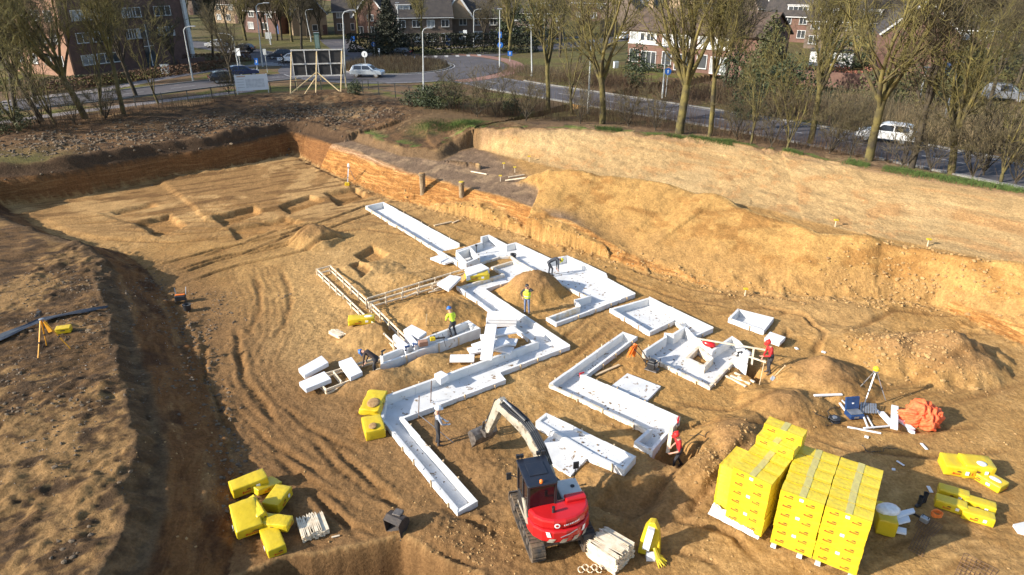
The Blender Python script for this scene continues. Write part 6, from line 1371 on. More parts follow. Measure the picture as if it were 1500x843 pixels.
# ------------------------------------------------------------------ cars
def car_glass(): return M_CARG
M_CARG = pm('car_glass', (.015, .018, .022), (.012, .014, .018), 2, .06, spec=.7); M_TAIL = pm('tail_lamp_red', (.4, .01, .01), rough=.25); M_HEADL = pm('headlamp_clear', (.6, .62, .65), rough=.15)
PAINT = {k: pm('car_paint_' + k, c, tuple(x * .92 for x in c), 2, .25, coat=.6, metal=.2 if k in ('silver', 'grey') else 0) for k, c in dict(silver=(.38, .42, .46), black=(.014, .015, .018), white=(.70, .71, .72), grey=(.16, .17, .19), navy=(.02, .035, .10), dark=(.035, .035, .04)).items()}
def vehicle(kind, u, v, rz, paint, label, z=G):
    """kind: outline (x along the car, z) of lower body and cabin"""
    c = P(u, v, z); t = thing('parked_car' if 'parked' in label else 'car', label, 'van' if kind == 'van' else 'car', (c.x, c.y, z + .02), rz, 'vehicles on and beside the streets')
    if kind == 'suv': L_, W_ = 4.5, 1.84; body = [(-2.22, .38), (-2.25, .62), (-2.2, .98), (-1.3, 1.02), (.85, 1.02), (2.0, .90), (2.24, .70), (2.24, .38)]; cabn = [(-2.12, .99), (-1.85, 1.52), (-1.3, 1.62), (.1, 1.62), (.45, 1.52), (1.15, 1.01)]
    elif kind == 'van': L_, W_ = 4.5, 1.85; body = [(-2.22, .35), (-2.25, .7), (-2.22, 1.08), (.9, 1.08), (1.9, .98), (2.24, .75), (2.24, .35)]; cabn = [(-2.2, 1.07), (-2.12, 1.78), (-1.8, 1.85), (.1, 1.83), (.5, 1.68), (1.25, 1.07)]
    else: L_, W_ = 4.2, 1.76; body = [(-2.05, .32), (-2.1, .6), (-2.05, .88), (-1.4, .92), (.8, .92), (1.85, .78), (2.08, .6), (2.08, .32)]; cabn = [(-1.95, .90), (-1.55, 1.36), (-1.0, 1.46), (.05, 1.46), (.4, 1.36), (1.1, .91)]
    X = Matrix(((1, 0, 0, 0), (0, 0, -1, 0), (0, 1, 0, 0), (0, 0, 0, 1)))
    m = MB().prism(body, -W_ / 2, W_ / 2, M=X); bo = m.build('body', paint, t, bevel=.07)
    n = len(cabn); v_ = [(p[0], s * (W_ / 2 - .05 - .19 * (p[1] - cabn[0][1]) / (cabn[2][1] - cabn[0][1])), p[1]) for s in (-1, 1) for p in cabn]
    ca = MB().add(v_, [tuple(range(n)), tuple(reversed(range(n, 2 * n)))] + [((i + 1) % n, i, n + i, n + (i + 1) % n) for i in range(n)]).build('cabin', paint, t, bevel=.04)
    def pane(x0, x1, zz0, zz1, nm='side_window', x0t=None, x1t=None):
        for s in (-1, 1):
            def yy(z_): return s * (W_ / 2 - .05 - .19 * (z_ - cabn[0][1]) / (cabn[2][1] - cabn[0][1]) + .012)
            x0_, x1_ = (x0 if x0t is None else x0t), (x1 if x1t is None else x1t)
            MB().add([(x0, yy(zz0), zz0), (x1, yy(zz0), zz0), (x1_, yy(zz1), zz1), (x0_, yy(zz1), zz1)], [(0, 1, 2, 3) if s < 0 else (3, 2, 1, 0)]).build(nm, M_CARG, t)
    zb, zt = cabn[0][1] + .06, cabn[2][1] - .10
    if kind != 'van': pane(cabn[1][0] + .12, -.62, zb, zt, x0t=cabn[1][0] + .25)
    pane(-.52, cabn[5][0] - .35, zb, zt, x1t=cabn[4][0] - .15)
    for (i, j, nm, off) in ((4, 5, 'windscreen', .014), (1, 0, 'rear_window', -.014)):
        a, b_ = Vector(cabn[i]), Vector(cabn[j]); a2 = a.lerp(b_, .12); b2 = a.lerp(b_, .88); k = .72
        n_ = Vector((abs(b_.y - a.y), 0, abs(b_.x - a.x))).normalized() * .014; n_.x *= (1 if off > 0 else -1)
        MB().add([(a2.x + n_.x, -k * (W_ / 2 - .12), a2.y + n_.z), (a2.x + n_.x, k * (W_ / 2 - .12), a2.y + n_.z), (b2.x + n_.x, k * (W_ / 2 + .06), b2.y + n_.z), (b2.x + n_.x, -k * (W_ / 2 + .06), b2.y + n_.z)], [(0, 1, 2, 3) if off < 0 else (3, 2, 1, 0)]).build(nm, M_CARG, t)
    for x in (-L_ * .30, L_ * .315):
        for s in (-1, 1):
            w_ = thing('wheel', None, None); w_.parent = t; w_.location = (x, s * (W_ / 2 - .12), .34)
            RY = Matrix.Rotation(pi / 2, 4, 'X'); MB().lathe([(.19, -.11), (.32, -.11), (.345, -.06), (.345, .06), (.32, .11), (.19, .11)], (0, 0, 0), 20, RY).build('tyre', M_RUB, w_); MB().lathe([(.02, -.118), (.21, -.118), (.21, .118), (.02, .118)], (0, 0, 0), 14, RY).build('rim', M_GREYM, w_)
    for s in (-1, 1):
        MB().box((L_ / 2 - .02, s * (W_ / 2 - .32), .72), (.06, .36, .14)).build('headlight', M_HEADL, t); MB().box((-L_ / 2 + .01, s * (W_ / 2 - .22), .85), (.06, .26, .18)).build('tail_light', M_TAIL, t); MB().box((.72, s * (W_ / 2 + .06), 1.03), (.12, .18, .12)).build('wing_mirror', paint, t, bevel=.02)
    return t
vehicle('suv', 539, 113, R(-6), PAINT['silver'], 'silver estate car driving round the near side of the roundabout')
vehicle('hatch', 585, 83, R(176), PAINT['black'], 'black car driving round the far side of the roundabout')
vehicle('hatch', 318, 70, R(170), PAINT['white'], 'small white car far up the left street')
vehicle('hatch', 356, 77, R(172), PAINT['black'], 'black car following small white car on left street')
vehicle('hatch', 411, 86, R(200), PAINT['dark'], 'dark car nearest the roundabout on the left street')
vehicle('hatch', 428, 92, R(170), PAINT['white'], 'white car half hidden behind the big wooden hoarding')
vehicle('hatch', 332, 121, R(30), PAINT['dark'], 'dark grey car on the near left street behind white notice board')
vehicle('hatch', 356, 112, R(30), PAINT['navy'], 'blue car behind a tree trunk by the white notice board')
vehicle('suv', 1296, 208, R(146), PAINT['white'], 'white car on the tree lined road at right')
vehicle('van', 1470, 148, R(-38), PAINT['grey'], 'grey delivery van parked beyond the scrub at the right edge')
vehicle('hatch', 913, 58, R(-120), PAINT['white'], 'white car parked at left end of the white windowed terrace')
# cyclist before the left street
c = P(415, 97, G); t = thing('bicycle', 'dark bicycle ridden across the mouth of the left street', 'bicycle', (c.x, c.y, G + .03), R(160))
for x in (-.53, .53):
    w_ = MB().tube([(x + .33 * cos(a), 0, .35 + .33 * sin(a)) for a in [2 * pi * k / 20 for k in range(21)]], .02, 6).build('wheel', M_RUB, t)
MB().tube([(-.53, 0, .35), (-.1, 0, .32), (.38, 0, .82), (-.22, 0, .80), (-.53, 0, .35)], .02, 6).tube([(-.1, 0, .32), (-.24, 0, .92)], .018, 6).tube([(.53, 0, .35), (.36, 0, .95)], .02, 6).build('frame', M_BLK, t); MB().tube([(.30, -.28, 1.02), (.40, -.1, .98), (.40, .1, .98), (.30, .28, 1.02)], .016, 6).build('handlebar', M_BLK, t); MB().box((-.25, 0, .95), (.26, .16, .06)).build('saddle', M_BLK, t, bevel=.02)
human('person', 'person in dark clothes riding a bicycle at the mouth of the left street', (c.x, c.y, G + .03), R(70), pose(pelvis=(0, -.25, 1.02), chest=(0, -.02, 1.32), neck=(0, .06, 1.50), head=(0, .12, 1.64), elL=(-.24, .18, 1.20), haL=(-.25, .36, 1.04), elR=(.24, .18, 1.20), haR=(.25, .36, 1.04), knL=(-.12, .12, .78), anL=(-.13, -.02, .40), toL=(-.13, .14, .34), knR=(.12, .14, .70), anR=(.13, -.1, .28), toR=(.13, .06, .22)), dict(top=C_DARK, legs=C_DARK, boots=C_BOOT), None, group='people by the street')

# ------------------------------------------------------------------ lamps, signs, fences, boards
M_LAMP = pm('galvanised_pole', (.46, .48, .48), (.36, .38, .38), 3, .5, metal=.3); M_SIGNB = pm('blue_sign', (.015, .13, .48), rough=.4); M_POSTD = pm('dark_fence_post', (.02, .022, .02), (.03, .03, .028), 5, .7)
def lamp(u, v, ut, vt, arm, label, r=.085, z=None):
    c = GP(u, v) if z is None else P(u, v, z); q = PY(ut, vt, c.y); H = max(3.5, min(q.z - c.z, 12)); t = thing('street_lamp', label, 'street lamp', c, 0, 'street lamps'); lean = (q.x - c.x)
    top = Vector((max(-.5, min(.5, lean)), 0, H))
    MB().tube([(0, 0, 0), (0, 0, .9), top * .5 + Vector((0, 0, 0)), top], [r * 1.35, r * 1.3, r, r * .7], 8).build('pole', M_LAMP, t)
    if arm:
        s = 1 if arm > 0 else -1; a = abs(arm); MB().tube([top, top + Vector((s * a * .3, 0, .35)), top + Vector((s * a, 0, .5))], [r * .7, r * .6, r * .5], 7).build('arm', M_LAMP, t); MB().box(top + Vector((s * (a + .3), 0, .5)), (.75, .28, .12)).build('lamp_head', M_GREYM, t, bevel=.03)
    else: MB().box(top + Vector((0, 0, .06)), (.7, .3, .14)).build('lamp_head', M_GREYM, t, bevel=.03)
    return t
for a in (((283, 120, 269, 45, .9), 'grey street lamp before the dark side of the apartment block'), ((352, 113, 341, 55, -1.2), 'street lamp with left pointing arm behind white notice board'), ((507, 128, 502, 22, .9), 'tall curved street lamp right of the wooden hoarding'), ((586, 76, 582, 5, 0), 'tall pale lamp pole behind black car on the roundabout'), ((621, 134, 619, 48, .5), 'thin lamp pole standing before the roundabout island'), ((694, 73, 694, 18, .9), 'street lamp with right arm before the long dark hedge'), ((732, 100, 732, 14, 0), 'lamp pole carrying round blue signs right of the roundabout'), ((861, 167, 866, 62, 0), 'slim grey pole among trees left of the thickest forked trunk'), ((779, 112, 778, 38, 0), 'slim grey pole behind the first forked roadside tree'), ((970, 144, 976, 70, 0), 'grey pole with blue sign before the white windowed terrace'), ((1380, 186, 1407, 92, 0), 'leaning pale lamp pole above the scrub at right'), ((1345, 150, 1358, 100, 0), 'thin leaning pole above scrub left of the pale lamp pole'), ((456, 62, 443, 18, .9), 'far street lamp beyond the wooden hoarding'), ((385, 98, 375, 10, 1.3), 'tall street lamp on the left verge before the woods'), ((397, 66, 390, 22, 0), 'thin far pole at the edge of left woods')): lamp(*a[0], a[1])
M_SIGNW = pm('white_sign', (.75, .76, .76), rough=.5)
def sign(u, v, h, shape, mat, label, r=.38, rz=0.0):
    c = GP(u, v); t = thing('traffic_sign', label, 'traffic sign', c, rz, 'traffic signs'); MB().tube([(0, 0, 0), (0, 0, h)], .04, 8).build('post', M_LAMP, t)
    if shape == 'disc': o = MB().lathe([(.001, -.012), (r, -.012), (r, .012), (.001, .012)], (0, -.06, h - r), 22, Matrix.Rotation(pi / 2, 4, 'X')).build('sign_disc', mat, t)
    elif shape == 'box': o = MB().box((0, -.06, h - r), (r * 1.1, .03, r * 2)).build('sign_panel', mat, t)
    else: o = MB().box((0, -.06, h - r), (r * 2, .03, r * 2)).build('sign_panel', mat, t)
    if mat is M_SIGNB: m = MB(); m.add([(-.05, 0, -.2), (.05, 0, -.2), (.05, 0, .05), (.14, 0, .05), (0, 0, .22), (-.14, 0, .05), (-.05, 0, .05)], [(0, 1, 2, 3, 4, 5, 6)]); w = m.build('white_arrow', M_SIGNW, o); w.location = (0, -.082, h - r)
    if mat is M_SIGNW and shape == 'disc': m = MB().add([(-.04, 0, -.18), (.04, 0, -.18), (.05, 0, .15), (-.05, 0, .15)], [(0, 1, 2, 3)]); w = m.build('dark_bar', M_BLK, o); w.location = (0, -.082, h - r)
    return t
for a in ((518, 72, 2.2, 'sq', M_SIGNB, 'square blue sign beyond the roundabout left of the bare trunks', .42), (559, 73, 3.1, 'disc', M_SIGNB, 'big round blue sign before the dark conifer', .5), (549, 84, 2.4, 'disc', M_SIGNB, 'small round blue sign left of the black roundabout car', .36), (556, 85, 1.5, 'box', M_SIGNW, 'little white sign plate at the far island edge', .3), (536, 103, 2.6, 'disc', M_SIGNW, 'round white sign above the silver estate car', .42), (733, 99, 3.6, 'disc', M_SIGNB, 'round blue sign low on the lamp pole right of roundabout', .42), (747, 91, 1.6, 'sq', M_SIGNB, 'square blue sign on a white foot right of lamp pole signs', .36), (733, 98.5, 5.0, 'box', M_SIGNB, 'tall blue plate above the round sign on the lamp pole', .42), (975, 142, 3.2, 'disc', M_SIGNB, 'round blue sign before the scrub below white windowed terrace', .38), (682, 76, 3.6, 'box', M_SIGNW, 'white sign plate before the long dark hedge', .6), (378, 107, 2.0, 'box', M_SIGNB, 'blue and white keep sign on the left verge', .45), (354, 108, 3.4, 'box', M_SIGNW, 'white plate on a thin post beside left armed lamp', .5), (392, 107, 3.2, 'box', M_LAMP, 'bare grey sign back on the green verge left', .4), (395, 65, 2.2, 'sq', M_LAMP, 'grey sign back at the edge of the woods', .6)): sign(*a[:5], a[5], r=a[6])
# litter bins / cabinets
for (u, v, s, l) in ((243, 108, (1.0, .6, 1.2), 'white utility cabinet at the foot of the dark apartment wall'), (466, 73, (.9, .5, 2.9), 'green lit advertising column beyond the wooden hoarding'), (902, 100, (.7, .5, .9), 'small white bin left of the white windowed terrace')):
    c = GP(u, v); t = thing('street_cabinet', l, 'cabinet', c, .2, 'street cabinets'); MB().box((0, 0, s[2] / 2), s).build('cabinet_body', M_SIGNW if 'white' in l else pm('green_cabinet', (.03, .09, .07), rough=.5), t, bevel=.03); MB().box((0, 0, s[2] + .03), (s[0] * 1.06, s[1] * 1.1, .06)).build('cabinet_top', M_LAMP, t); MB().box((0, -s[1] / 2 - .01, s[2] * .5), (s[0] * .8, .02, s[2] * .8)).build('cabinet_door', M_LAMP if 'white' in l else pm('pale_poster', (.22, .30, .26), rough=.4), t)
# the big wooden hoarding seen from behind, propped with raking struts
M_PLY = pm('black_panel', (.014, .013, .014), (.03, .028, .028), 1.2, .6); M_FRW = pm('weathered_white_wood', (.55, .54, .52), (.44, .42, .39), 3, .8); M_RAW = pm('yellow_pine', (.56, .44, .24), (.46, .34, .18), 3, .8)
def hang(u, v, y): return PY(u, v, y)
b0 = GP(434, 133); b1 = GP(506, 131); yA, yB = b0.y, b1.y
c0 = b0.copy(); t = thing('hoarding', 'big black backed hoarding on raking pine struts facing the roundabout', 'hoarding', c0)
zt0, zb0 = hang(431, 74, yA).z - c0.z, hang(434, 112, yA).z - c0.z; W_ = (b1 - b0).length; dx = (b1 - b0); dx.z = 0; ex = dx.normalized(); ang = atan2(ex.y, ex.x)
inner = thing('panel_face', None, None); inner.parent = t; inner.rotation_euler = (0, 0, ang)
MB().box((W_ / 2, .04, (zt0 + zb0) / 2), (W_, .03, zt0 - zb0)).build('black_sheet', M_PLY, inner)
for k in range(5): MB().box((W_ * k / 4, -.02, (zt0 + zb0) / 2), (.10, .08, zt0 - zb0)).build('batten', M_FRW, inner)
for z in (zt0, (zt0 + zb0) / 2 - .1, zb0): MB().box((W_ / 2, -.03, z), (W_ + .2, .1, .14)).build('rail', M_FRW, inner)
for k in (0, 2, 4):
    x = W_ * k / 4; fr = MB().bar((x + .1, .1, -.3), (x + .1, .1, zt0 + .1), .12).build('post', M_RAW, inner); MB().bar((x - .5, -2.2, -.35), (x, -.06, zt0 - .2), .11).build('strut', M_RAW, inner)
x = W_ / 2; MB().bar((x - 3.6, -2.2, -.2), (x - .15, -1.0, zt0 * .48), .11).build('strut', M_RAW, inner); MB().bar((x + 2.6, -2.0, -.2), (x - .15, -1.0, zt0 * .48), .11).build('strut', M_RAW, inner); MB().bar((x - 1.9, -2.2, -.3), (x - .15, -1.0, zt0 * .40), .10).build('strut', M_RAW, inner)
# white notice board
a, b_ = GP(347, 139), GP(395, 136); c0 = a; ex = (b_ - a); ex.z = 0; W_ = ex.length; ang = atan2(ex.y, ex.x); t = thing('notice_board', 'white site notice board on two posts left of the hoarding', 'notice board', c0, ang)
zt = PY(346, 111, a.y).z - a.z; zb = PY(349, 134, a.y).z - a.z
bd_ = MB().box((W_ / 2, 0, (zt + zb) / 2), (W_, .04, zt - zb)).build('board_face', pm('white_board', (.62, .63, .66), (.58, .59, .62), 1, .5), t)
MB().box((W_ * .60, -.026, zb + (zt - zb) * .45), (W_ * .56, .01, (zt - zb) * .55)).build('plan_print', pm('grey_plan', (.42, .43, .46), (.55, .56, .58), 3.5, .6), bd_)
for k, x in enumerate((.18,)): 
    for j in range(4): MB().box((W_ * .17, -.026, zb + (zt - zb) * (.22 + .17 * j)), (W_ * .2, .01, .05)).build('text_line', pm('grey_print', (.38, .38, .40), rough=.6), bd_)
MB().box((W_ * .2, -.026, zt - .15), (W_ * .26, .01, .14)).build('heading', pm('orange_print', (.55, .36, .26), rough=.6), bd_)
for x in (.1, W_ - .1): MB().box((x, .06, zt / 2 - .1), (.1, .1, zt + .3)).build('post', M_FRW, t)
# fences: posts with two wires / mesh
def fence(px, h, label, spacing=2.6, rails=2, name='wire_fence'):
    pts = [GP(*q) for q in px]; c0 = pts[0].copy(); t = thing(name, label, 'fence', c0)
    L_ = 0; seg = []
    for i in range(len(pts) - 1): l = (pts[i + 1] - pts[i]).length; seg.append((L_, l, pts[i], pts[i + 1])); L_ += l
    n = int(L_ / spacing); pos = []
    for k in range(n + 1):
        s = L_ * k / n
        for (s0, l, a, b_) in seg:
            if s <= s0 + l + 1e-6: p = a.lerp(b_, (s - s0) / l); break
        p = Vector((p.x, p.y, gz(p.x, p.y))); pos.append(p); MB().box((p.x - c0.x, p.y - c0.y, p.z - c0.z + h / 2), (.09, .09, h)).build('post', M_POSTD, t)
    for j in range(rails):
        z = h * (.95 - .5 * j); MB().tube([p - c0 + Vector((0, 0, z)) for p in pos], .028, 5).build('rail', M_POSTD, t)
    return t
fence([(-20, 186), (60, 176), (160, 162), (270, 150), (345, 141)], 1.25, 'black post and rail fence along the left street under leaning trees')
fence([(397, 137), (430, 134), (510, 130), (540, 131)], 1.2, 'low black fence running behind the hoarding struts')
fence([(532, 137), (580, 144), (622, 153)], 1.6, 'dark mesh fence posts from hoarding to the evergreen shrub', 2.2, 3)

# ------------------------------------------------------------------ buildings
BR = dict(brown=pm('brown_brick', (.115, .062, .048), (.08, .045, .036), 1.4, .9, bump=.3, bscale=25), red=pm('red_brick', (.155, .085, .062), (.115, .062, .046), 1.6, .9, bump=.3, bscale=25), lit_end=pm('sunlit_orange_brick', (.26, .145, .092), (.20, .108, .07), 1.2, .9, bump=.3, bscale=25), beige=pm('beige_brick', (.30, .215, .135), (.24, .172, .108), 1.2, .9, bump=.3, bscale=25), grey=pm('greybrown_brick', (.15, .11, .085), (.11, .082, .062), 1.4, .9, bump=.3, bscale=25))
M_TILE = pm('dark_roof_tiles', (.055, .045, .038), (.035, .03, .028), 1.5, .85, bump=.5, bscale=9); M_TILEB = pm('brown_roof_tiles', (.095, .062, .042), (.06, .042, .032), 1.2, .85, bump=.5, bscale=9); M_WFR = pm('white_window_frame', (.60, .60, .59), rough=.5); M_PANE = pm('window_pane', (.03, .035, .04), (.06, .065, .07), .6, .08, spec=.6); M_CURT = pm('curtained_pane', (.40, .42, .42), (.14, .15, .16), .8, .25)
def window(par, x, z, w, h, y=0.0, panes=2, curtain=False, name='window', M=None, sill=True):
    """window in a wall lying in the local x-z plane, facing -y"""
    m = MB(); f = .08; Mx = M or Matrix.Identity(4)
    m.box((x, y - .03, z + h - f / 2), (w, .10, f)).box((x, y - .03, z + f / 2), (w, .10, f)).box((x - w / 2 + f / 2, y - .03, z + h / 2), (f, .10, h - 2 * f)).box((x + w / 2 - f / 2, y - .03, z + h / 2), (f, .10, h - 2 * f))
    for k in range(1, panes): m.box((x - w / 2 + w * k / panes, y - .03, z + h / 2), (f, .09, h - 2 * f))
    m.v = [tuple(Mx @ Vector(p)) for p in m.v]; fr = m.build(name, M_WFR, par)
    q = MB().box((x, y + .0, z + h / 2), (w - f, .03, h - f)); q.v = [tuple(Mx @ Vector(p)) for p in q.v]; q.build('pane', M_CURT if curtain else M_PANE, fr)
    if sill: q = MB().box((x, y - .07, z - .03), (w + .16, .2, .07)); q.v = [tuple(Mx @ Vector(p)) for p in q.v]; q.build('sill', M_KERB, fr)
    return fr
def house(u, v, W, D, hw, hr, rz, wall, label, roof=None, gable_front=False, dormer=None, units=1, z=G, chimney=True, wins=None, group='houses beyond the streets', porch=None, loc=None):
    """front along local x, facing -y, base centre of the front at pixel (u, v)"""
    c = P(u, v, z) if loc is None else Vector(loc); t = thing('house', label, 'house', (c.x, c.y, z - .1), rz, group); roof = roof or M_TILE; r_ = random.Random(int(c.x * 13 + c.y * 7))
    o = .35
    if gable_front:
        pts = [(-W / 2, 0), (W / 2, 0), (W / 2, hw), (0, hw + hr), (-W / 2, hw)]; X = Matrix(((1, 0, 0, 0), (0, 0, 1, 0), (0, 1, 0, 0), (0, 0, 0, 1)))
        MB().prism(pts, 0, D, M=X).build('wall', wall, t); m = MB(); sl = hr / (W / 2)
        rf = None
        for s in (-1, 1):
            a = Vector((s * (W / 2 + .3), 0, hw - .3 * sl)); b_ = Vector((0, 0, hw + hr)); n = Vector((s * sl, 0, 1)).normalized() * .18
            m.add([(a.x, -o, a.z), (b_.x, -o, b_.z), (b_.x, D + o, b_.z), (a.x, D + o, a.z)] + [tuple(Vector(p) + n) for p in ((a.x, -o, a.z), (b_.x, -o, b_.z), (b_.x, D + o, b_.z), (a.x, D + o, a.z))], [(0, 1, 2, 3), (4, 5, 6, 7), (0, 1, 5, 4), (2, 3, 7, 6), (0, 3, 7, 4)])
        rf = m.build('roof', roof, t)
        for s in (-1, 1): MB().bar((s * (W / 2 + .3), -o - .03, hw - .3 * sl + .05), (0, -o - .03, hw + hr + .08), .05, .26).build('barge_board', M_WFR, rf)
    else:
        MB().box((0, D / 2, hw / 2), (W, D, hw)).build('wall', wall, t)
        X = Matrix(((0, 0, 1, 0), (1, 0, 0, 0), (0, 1, 0, 0), (0, 0, 0, 1)))
        MB().prism([(0.02, hw), (D - .02, hw), (D / 2, hw + hr - .05)], -W / 2 + .01, W / 2 - .01, M=X).build('gable_wall', wall, t)
        m = MB(); sl = hr / (D / 2)
        for s in (-1, 1):
            y0 = D / 2 + s * (D / 2 + .4); z0 = hw - .4 * sl; a = [(-W / 2 - .25, y0, z0), (W / 2 + .25, y0, z0), (W / 2 + .25, D / 2, hw + hr), (-W / 2 - .25, D / 2, hw + hr)]; n = Vector((0, s * sl, 1)).normalized() * .18
            m.add(a + [tuple(Vector(p) + n) for p in a], [(0, 1, 2, 3), (4, 5, 6, 7), (0, 1, 5, 4), (1, 2, 6, 5), (3, 0, 4, 7)])
        rf = m.build('roof', roof, t); MB().box((0, -.42, hw - .45 * sl), (W + .5, .14, .16)).build('gutter', M_WFR, rf)
        if dormer:
            for (x, w, h) in dormer:
                yd = .9; zd = hw + .15 * sl * 2; dm = MB().box((x, yd + 1.2, zd + h / 2), (w, 2.4, h)).build('dormer', M_WFR, rf); MB().box((x, yd + 1.15, zd + h + .06), (w + .3, 2.7, .12)).build('dormer_roof', M_FRW, rf)
                n = max(1, int(w / .9)); window(t, x, zd + .2, w - .25, h - .35, yd - .02, n, r_.random() < .4, sill=False, name='dormer_window')
    if chimney and r_.random() < .8: MB().box((r_.uniform(-W * .3, W * .3), D / 2 + (0 if not gable_front else 0), hw + hr + .2), (.6, .5, 1.3)).build('chimney', BR['brown'], rf)
    if wins is None:
        n = max(2, int(W / 2.6)); wins = []
        for k in range(n):
            x = -W / 2 + W * (k + .5) / n; wins.append((x, .9, 1.6, 1.5, 2, r_.random() < .3));
            if not gable_front or abs(x) < W * .3: wins.append((x, 3.5, 1.5, 1.3, 2, r_.random() < .3))
    for (x, zz, w, h, pn, cu) in wins: window(t, x, zz, w, h, -.02, pn, cu)
    d = MB().box((W * .42, -.03, 1.1), (.95, .08, 2.2)).build('door', M_BLUE if r_.random() < .5 else BR['brown'], t); MB().box((W * .42 - .35, -.09, 1.05), (.06, .05, .12)).build('handle', M_GREYM, d)
    return t
# apartment block at the left
a, b_ = SG(112, 114), SG(284, 92); e = Vector((b_.x - a.x, b_.y - a.y)); Lr = e.length; ang = atan2(e.y, e.x); HB = 19.0
t = thing('apartment_block', 'tall brick apartment block with sunlit orange end and dark long side', 'building', (a.x, a.y, G - .1), ang)
DL = 15.0
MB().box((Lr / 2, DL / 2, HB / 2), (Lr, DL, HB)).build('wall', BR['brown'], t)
MB().box((-.12, DL / 2, HB / 2), (.22, DL, HB - .1)).build('end_wall', BR['lit_end'], t)  # lighter brick laid over the end: sunlit and shaded sides set by colour
rr_ = random.Random(21)
for fl in range(6):
    z = 1.2 + fl * 2.85
    for (x, w) in ((2.2, 1.8), (5.2, 3.4), (9.4, 1.7), (Lr - 8.6, 2.6), (Lr - 3.8, 2.8)):
        if fl == 0 and x > 8: continue
        window(t, x, z + .3, w, 1.35, -.02, 3 if w > 2.5 else 2, rr_.random() < .35)
    Mz = Matrix.Translation((-.25, 0, 0)) @ Matrix.Rotation(R(-90), 4, 'Z')
    for x in (-2.4, -5.2, -8.6, -12.0): window(t, x, z + .3, 1.7, 1.35, -.02, 2, rr_.random() < .4, M=Mz)
MB().box((11.6, -.06, 3.2), (1.5, .16, 6.0)).build('stair_glazing', M_PANE, t); MB().bar((11.6, -.16, .4), (11.6, -.16, 6.2), .1).bar((10.8, -.16, 3.2), (12.4, -.16, 3.2), .08).build('stair_frame', M_WFR, t)
MB().box((Lr - .1, -.2, HB / 2), (.55, .45, HB)).build('corner_pipe', M_FRW, t); MB().box((Lr / 2, DL / 2, HB + .15), (Lr + .5, DL + .5, .3)).build('flat_roof', M_FRW, t)
MB().box((Lr - 2.0, -2.2, .55), (4.6, .35, 1.1)).build('forecourt_wall', BR['brown'], t); MB().box((Lr * .35, -1.6, .25), (Lr * .7, .3, .5)).build('plinth_wall', BR['red'], t)
# long terrace with white window bands, right of centre
a, b_ = SG(918, 96), SG(1110, 116); ang = atan2(b_.y - a.y, b_.x - a.x); LT = (b_ - a).length
t = thing('terraced_house', 'brick terrace with broad white first floor window bands among the roadside trees', 'house', (a.x, a.y, G - .1), ang, 'houses beyond the streets')
MB().box((LT / 2, 4.2, 2.75), (LT, 8.4, 5.5)).build('wall', BR['red'], t)
m = MB(); sl = .62
for s in (-1, 1):
    y0 = 4.2 + s * 4.7; a_ = [(-.3, y0, 5.5 - .5 * sl), (LT + .3, y0, 5.5 - .5 * sl), (LT + .3, 4.2, 5.5 + 4.2 * sl), (-.3, 4.2, 5.5 + 4.2 * sl)]; n = Vector((0, s * sl, 1)).normalized() * .2; m.add(a_ + [tuple(Vector(p) + n) for p in a_], [(0, 1, 2, 3), (4, 5, 6, 7), (0, 1, 5, 4), (1, 2, 6, 5), (3, 0, 4, 7)])
rf = m.build('roof', M_TILEB, t); X = Matrix(((0, 0, 1, 0), (1, 0, 0, 0), (0, 1, 0, 0), (0, 0, 0, 1)))
MB().prism([(.02, 5.5), (8.38, 5.5), (4.2, 8.0)], .02, LT - .02, M=X).build('gable_wall', BR['red'], t)
for x in (.6, LT * .36, LT * .68): MB().box((x + .4, 4.2, 8.6), (.8, .6, 1.5)).build('chimney', BR['beige'], rf)
for k, x0 in enumerate((.2, 5.9, 11.6, 17.3)):
    if x0 + 4.6 > LT: break
    bnd = MB().box((x0 + 2.4, -.06, 4.3), (4.7, .14, 1.55)).build('white_band', M_WFR, t)
    for j, (x, w) in enumerate(((.9, 1.2), (2.4, .8), (3.75, 1.3))): window(t, x0 + x, 3.85, w, 1.15, -.14, 1 if j == 1 else 2, j == 0, sill=False)
    MB().box((x0 + 2.6, -.12, 3.42), (5.4, .22, .12)).build('cornice', M_WFR, t)
    window(t, x0 + 1.0, .7, 1.6, 1.9, -.02, 1, False); window(t, x0 + 3.6, .15, 2.6, 2.3, -.02, 3, k == 2, name='patio_door', sill=False)
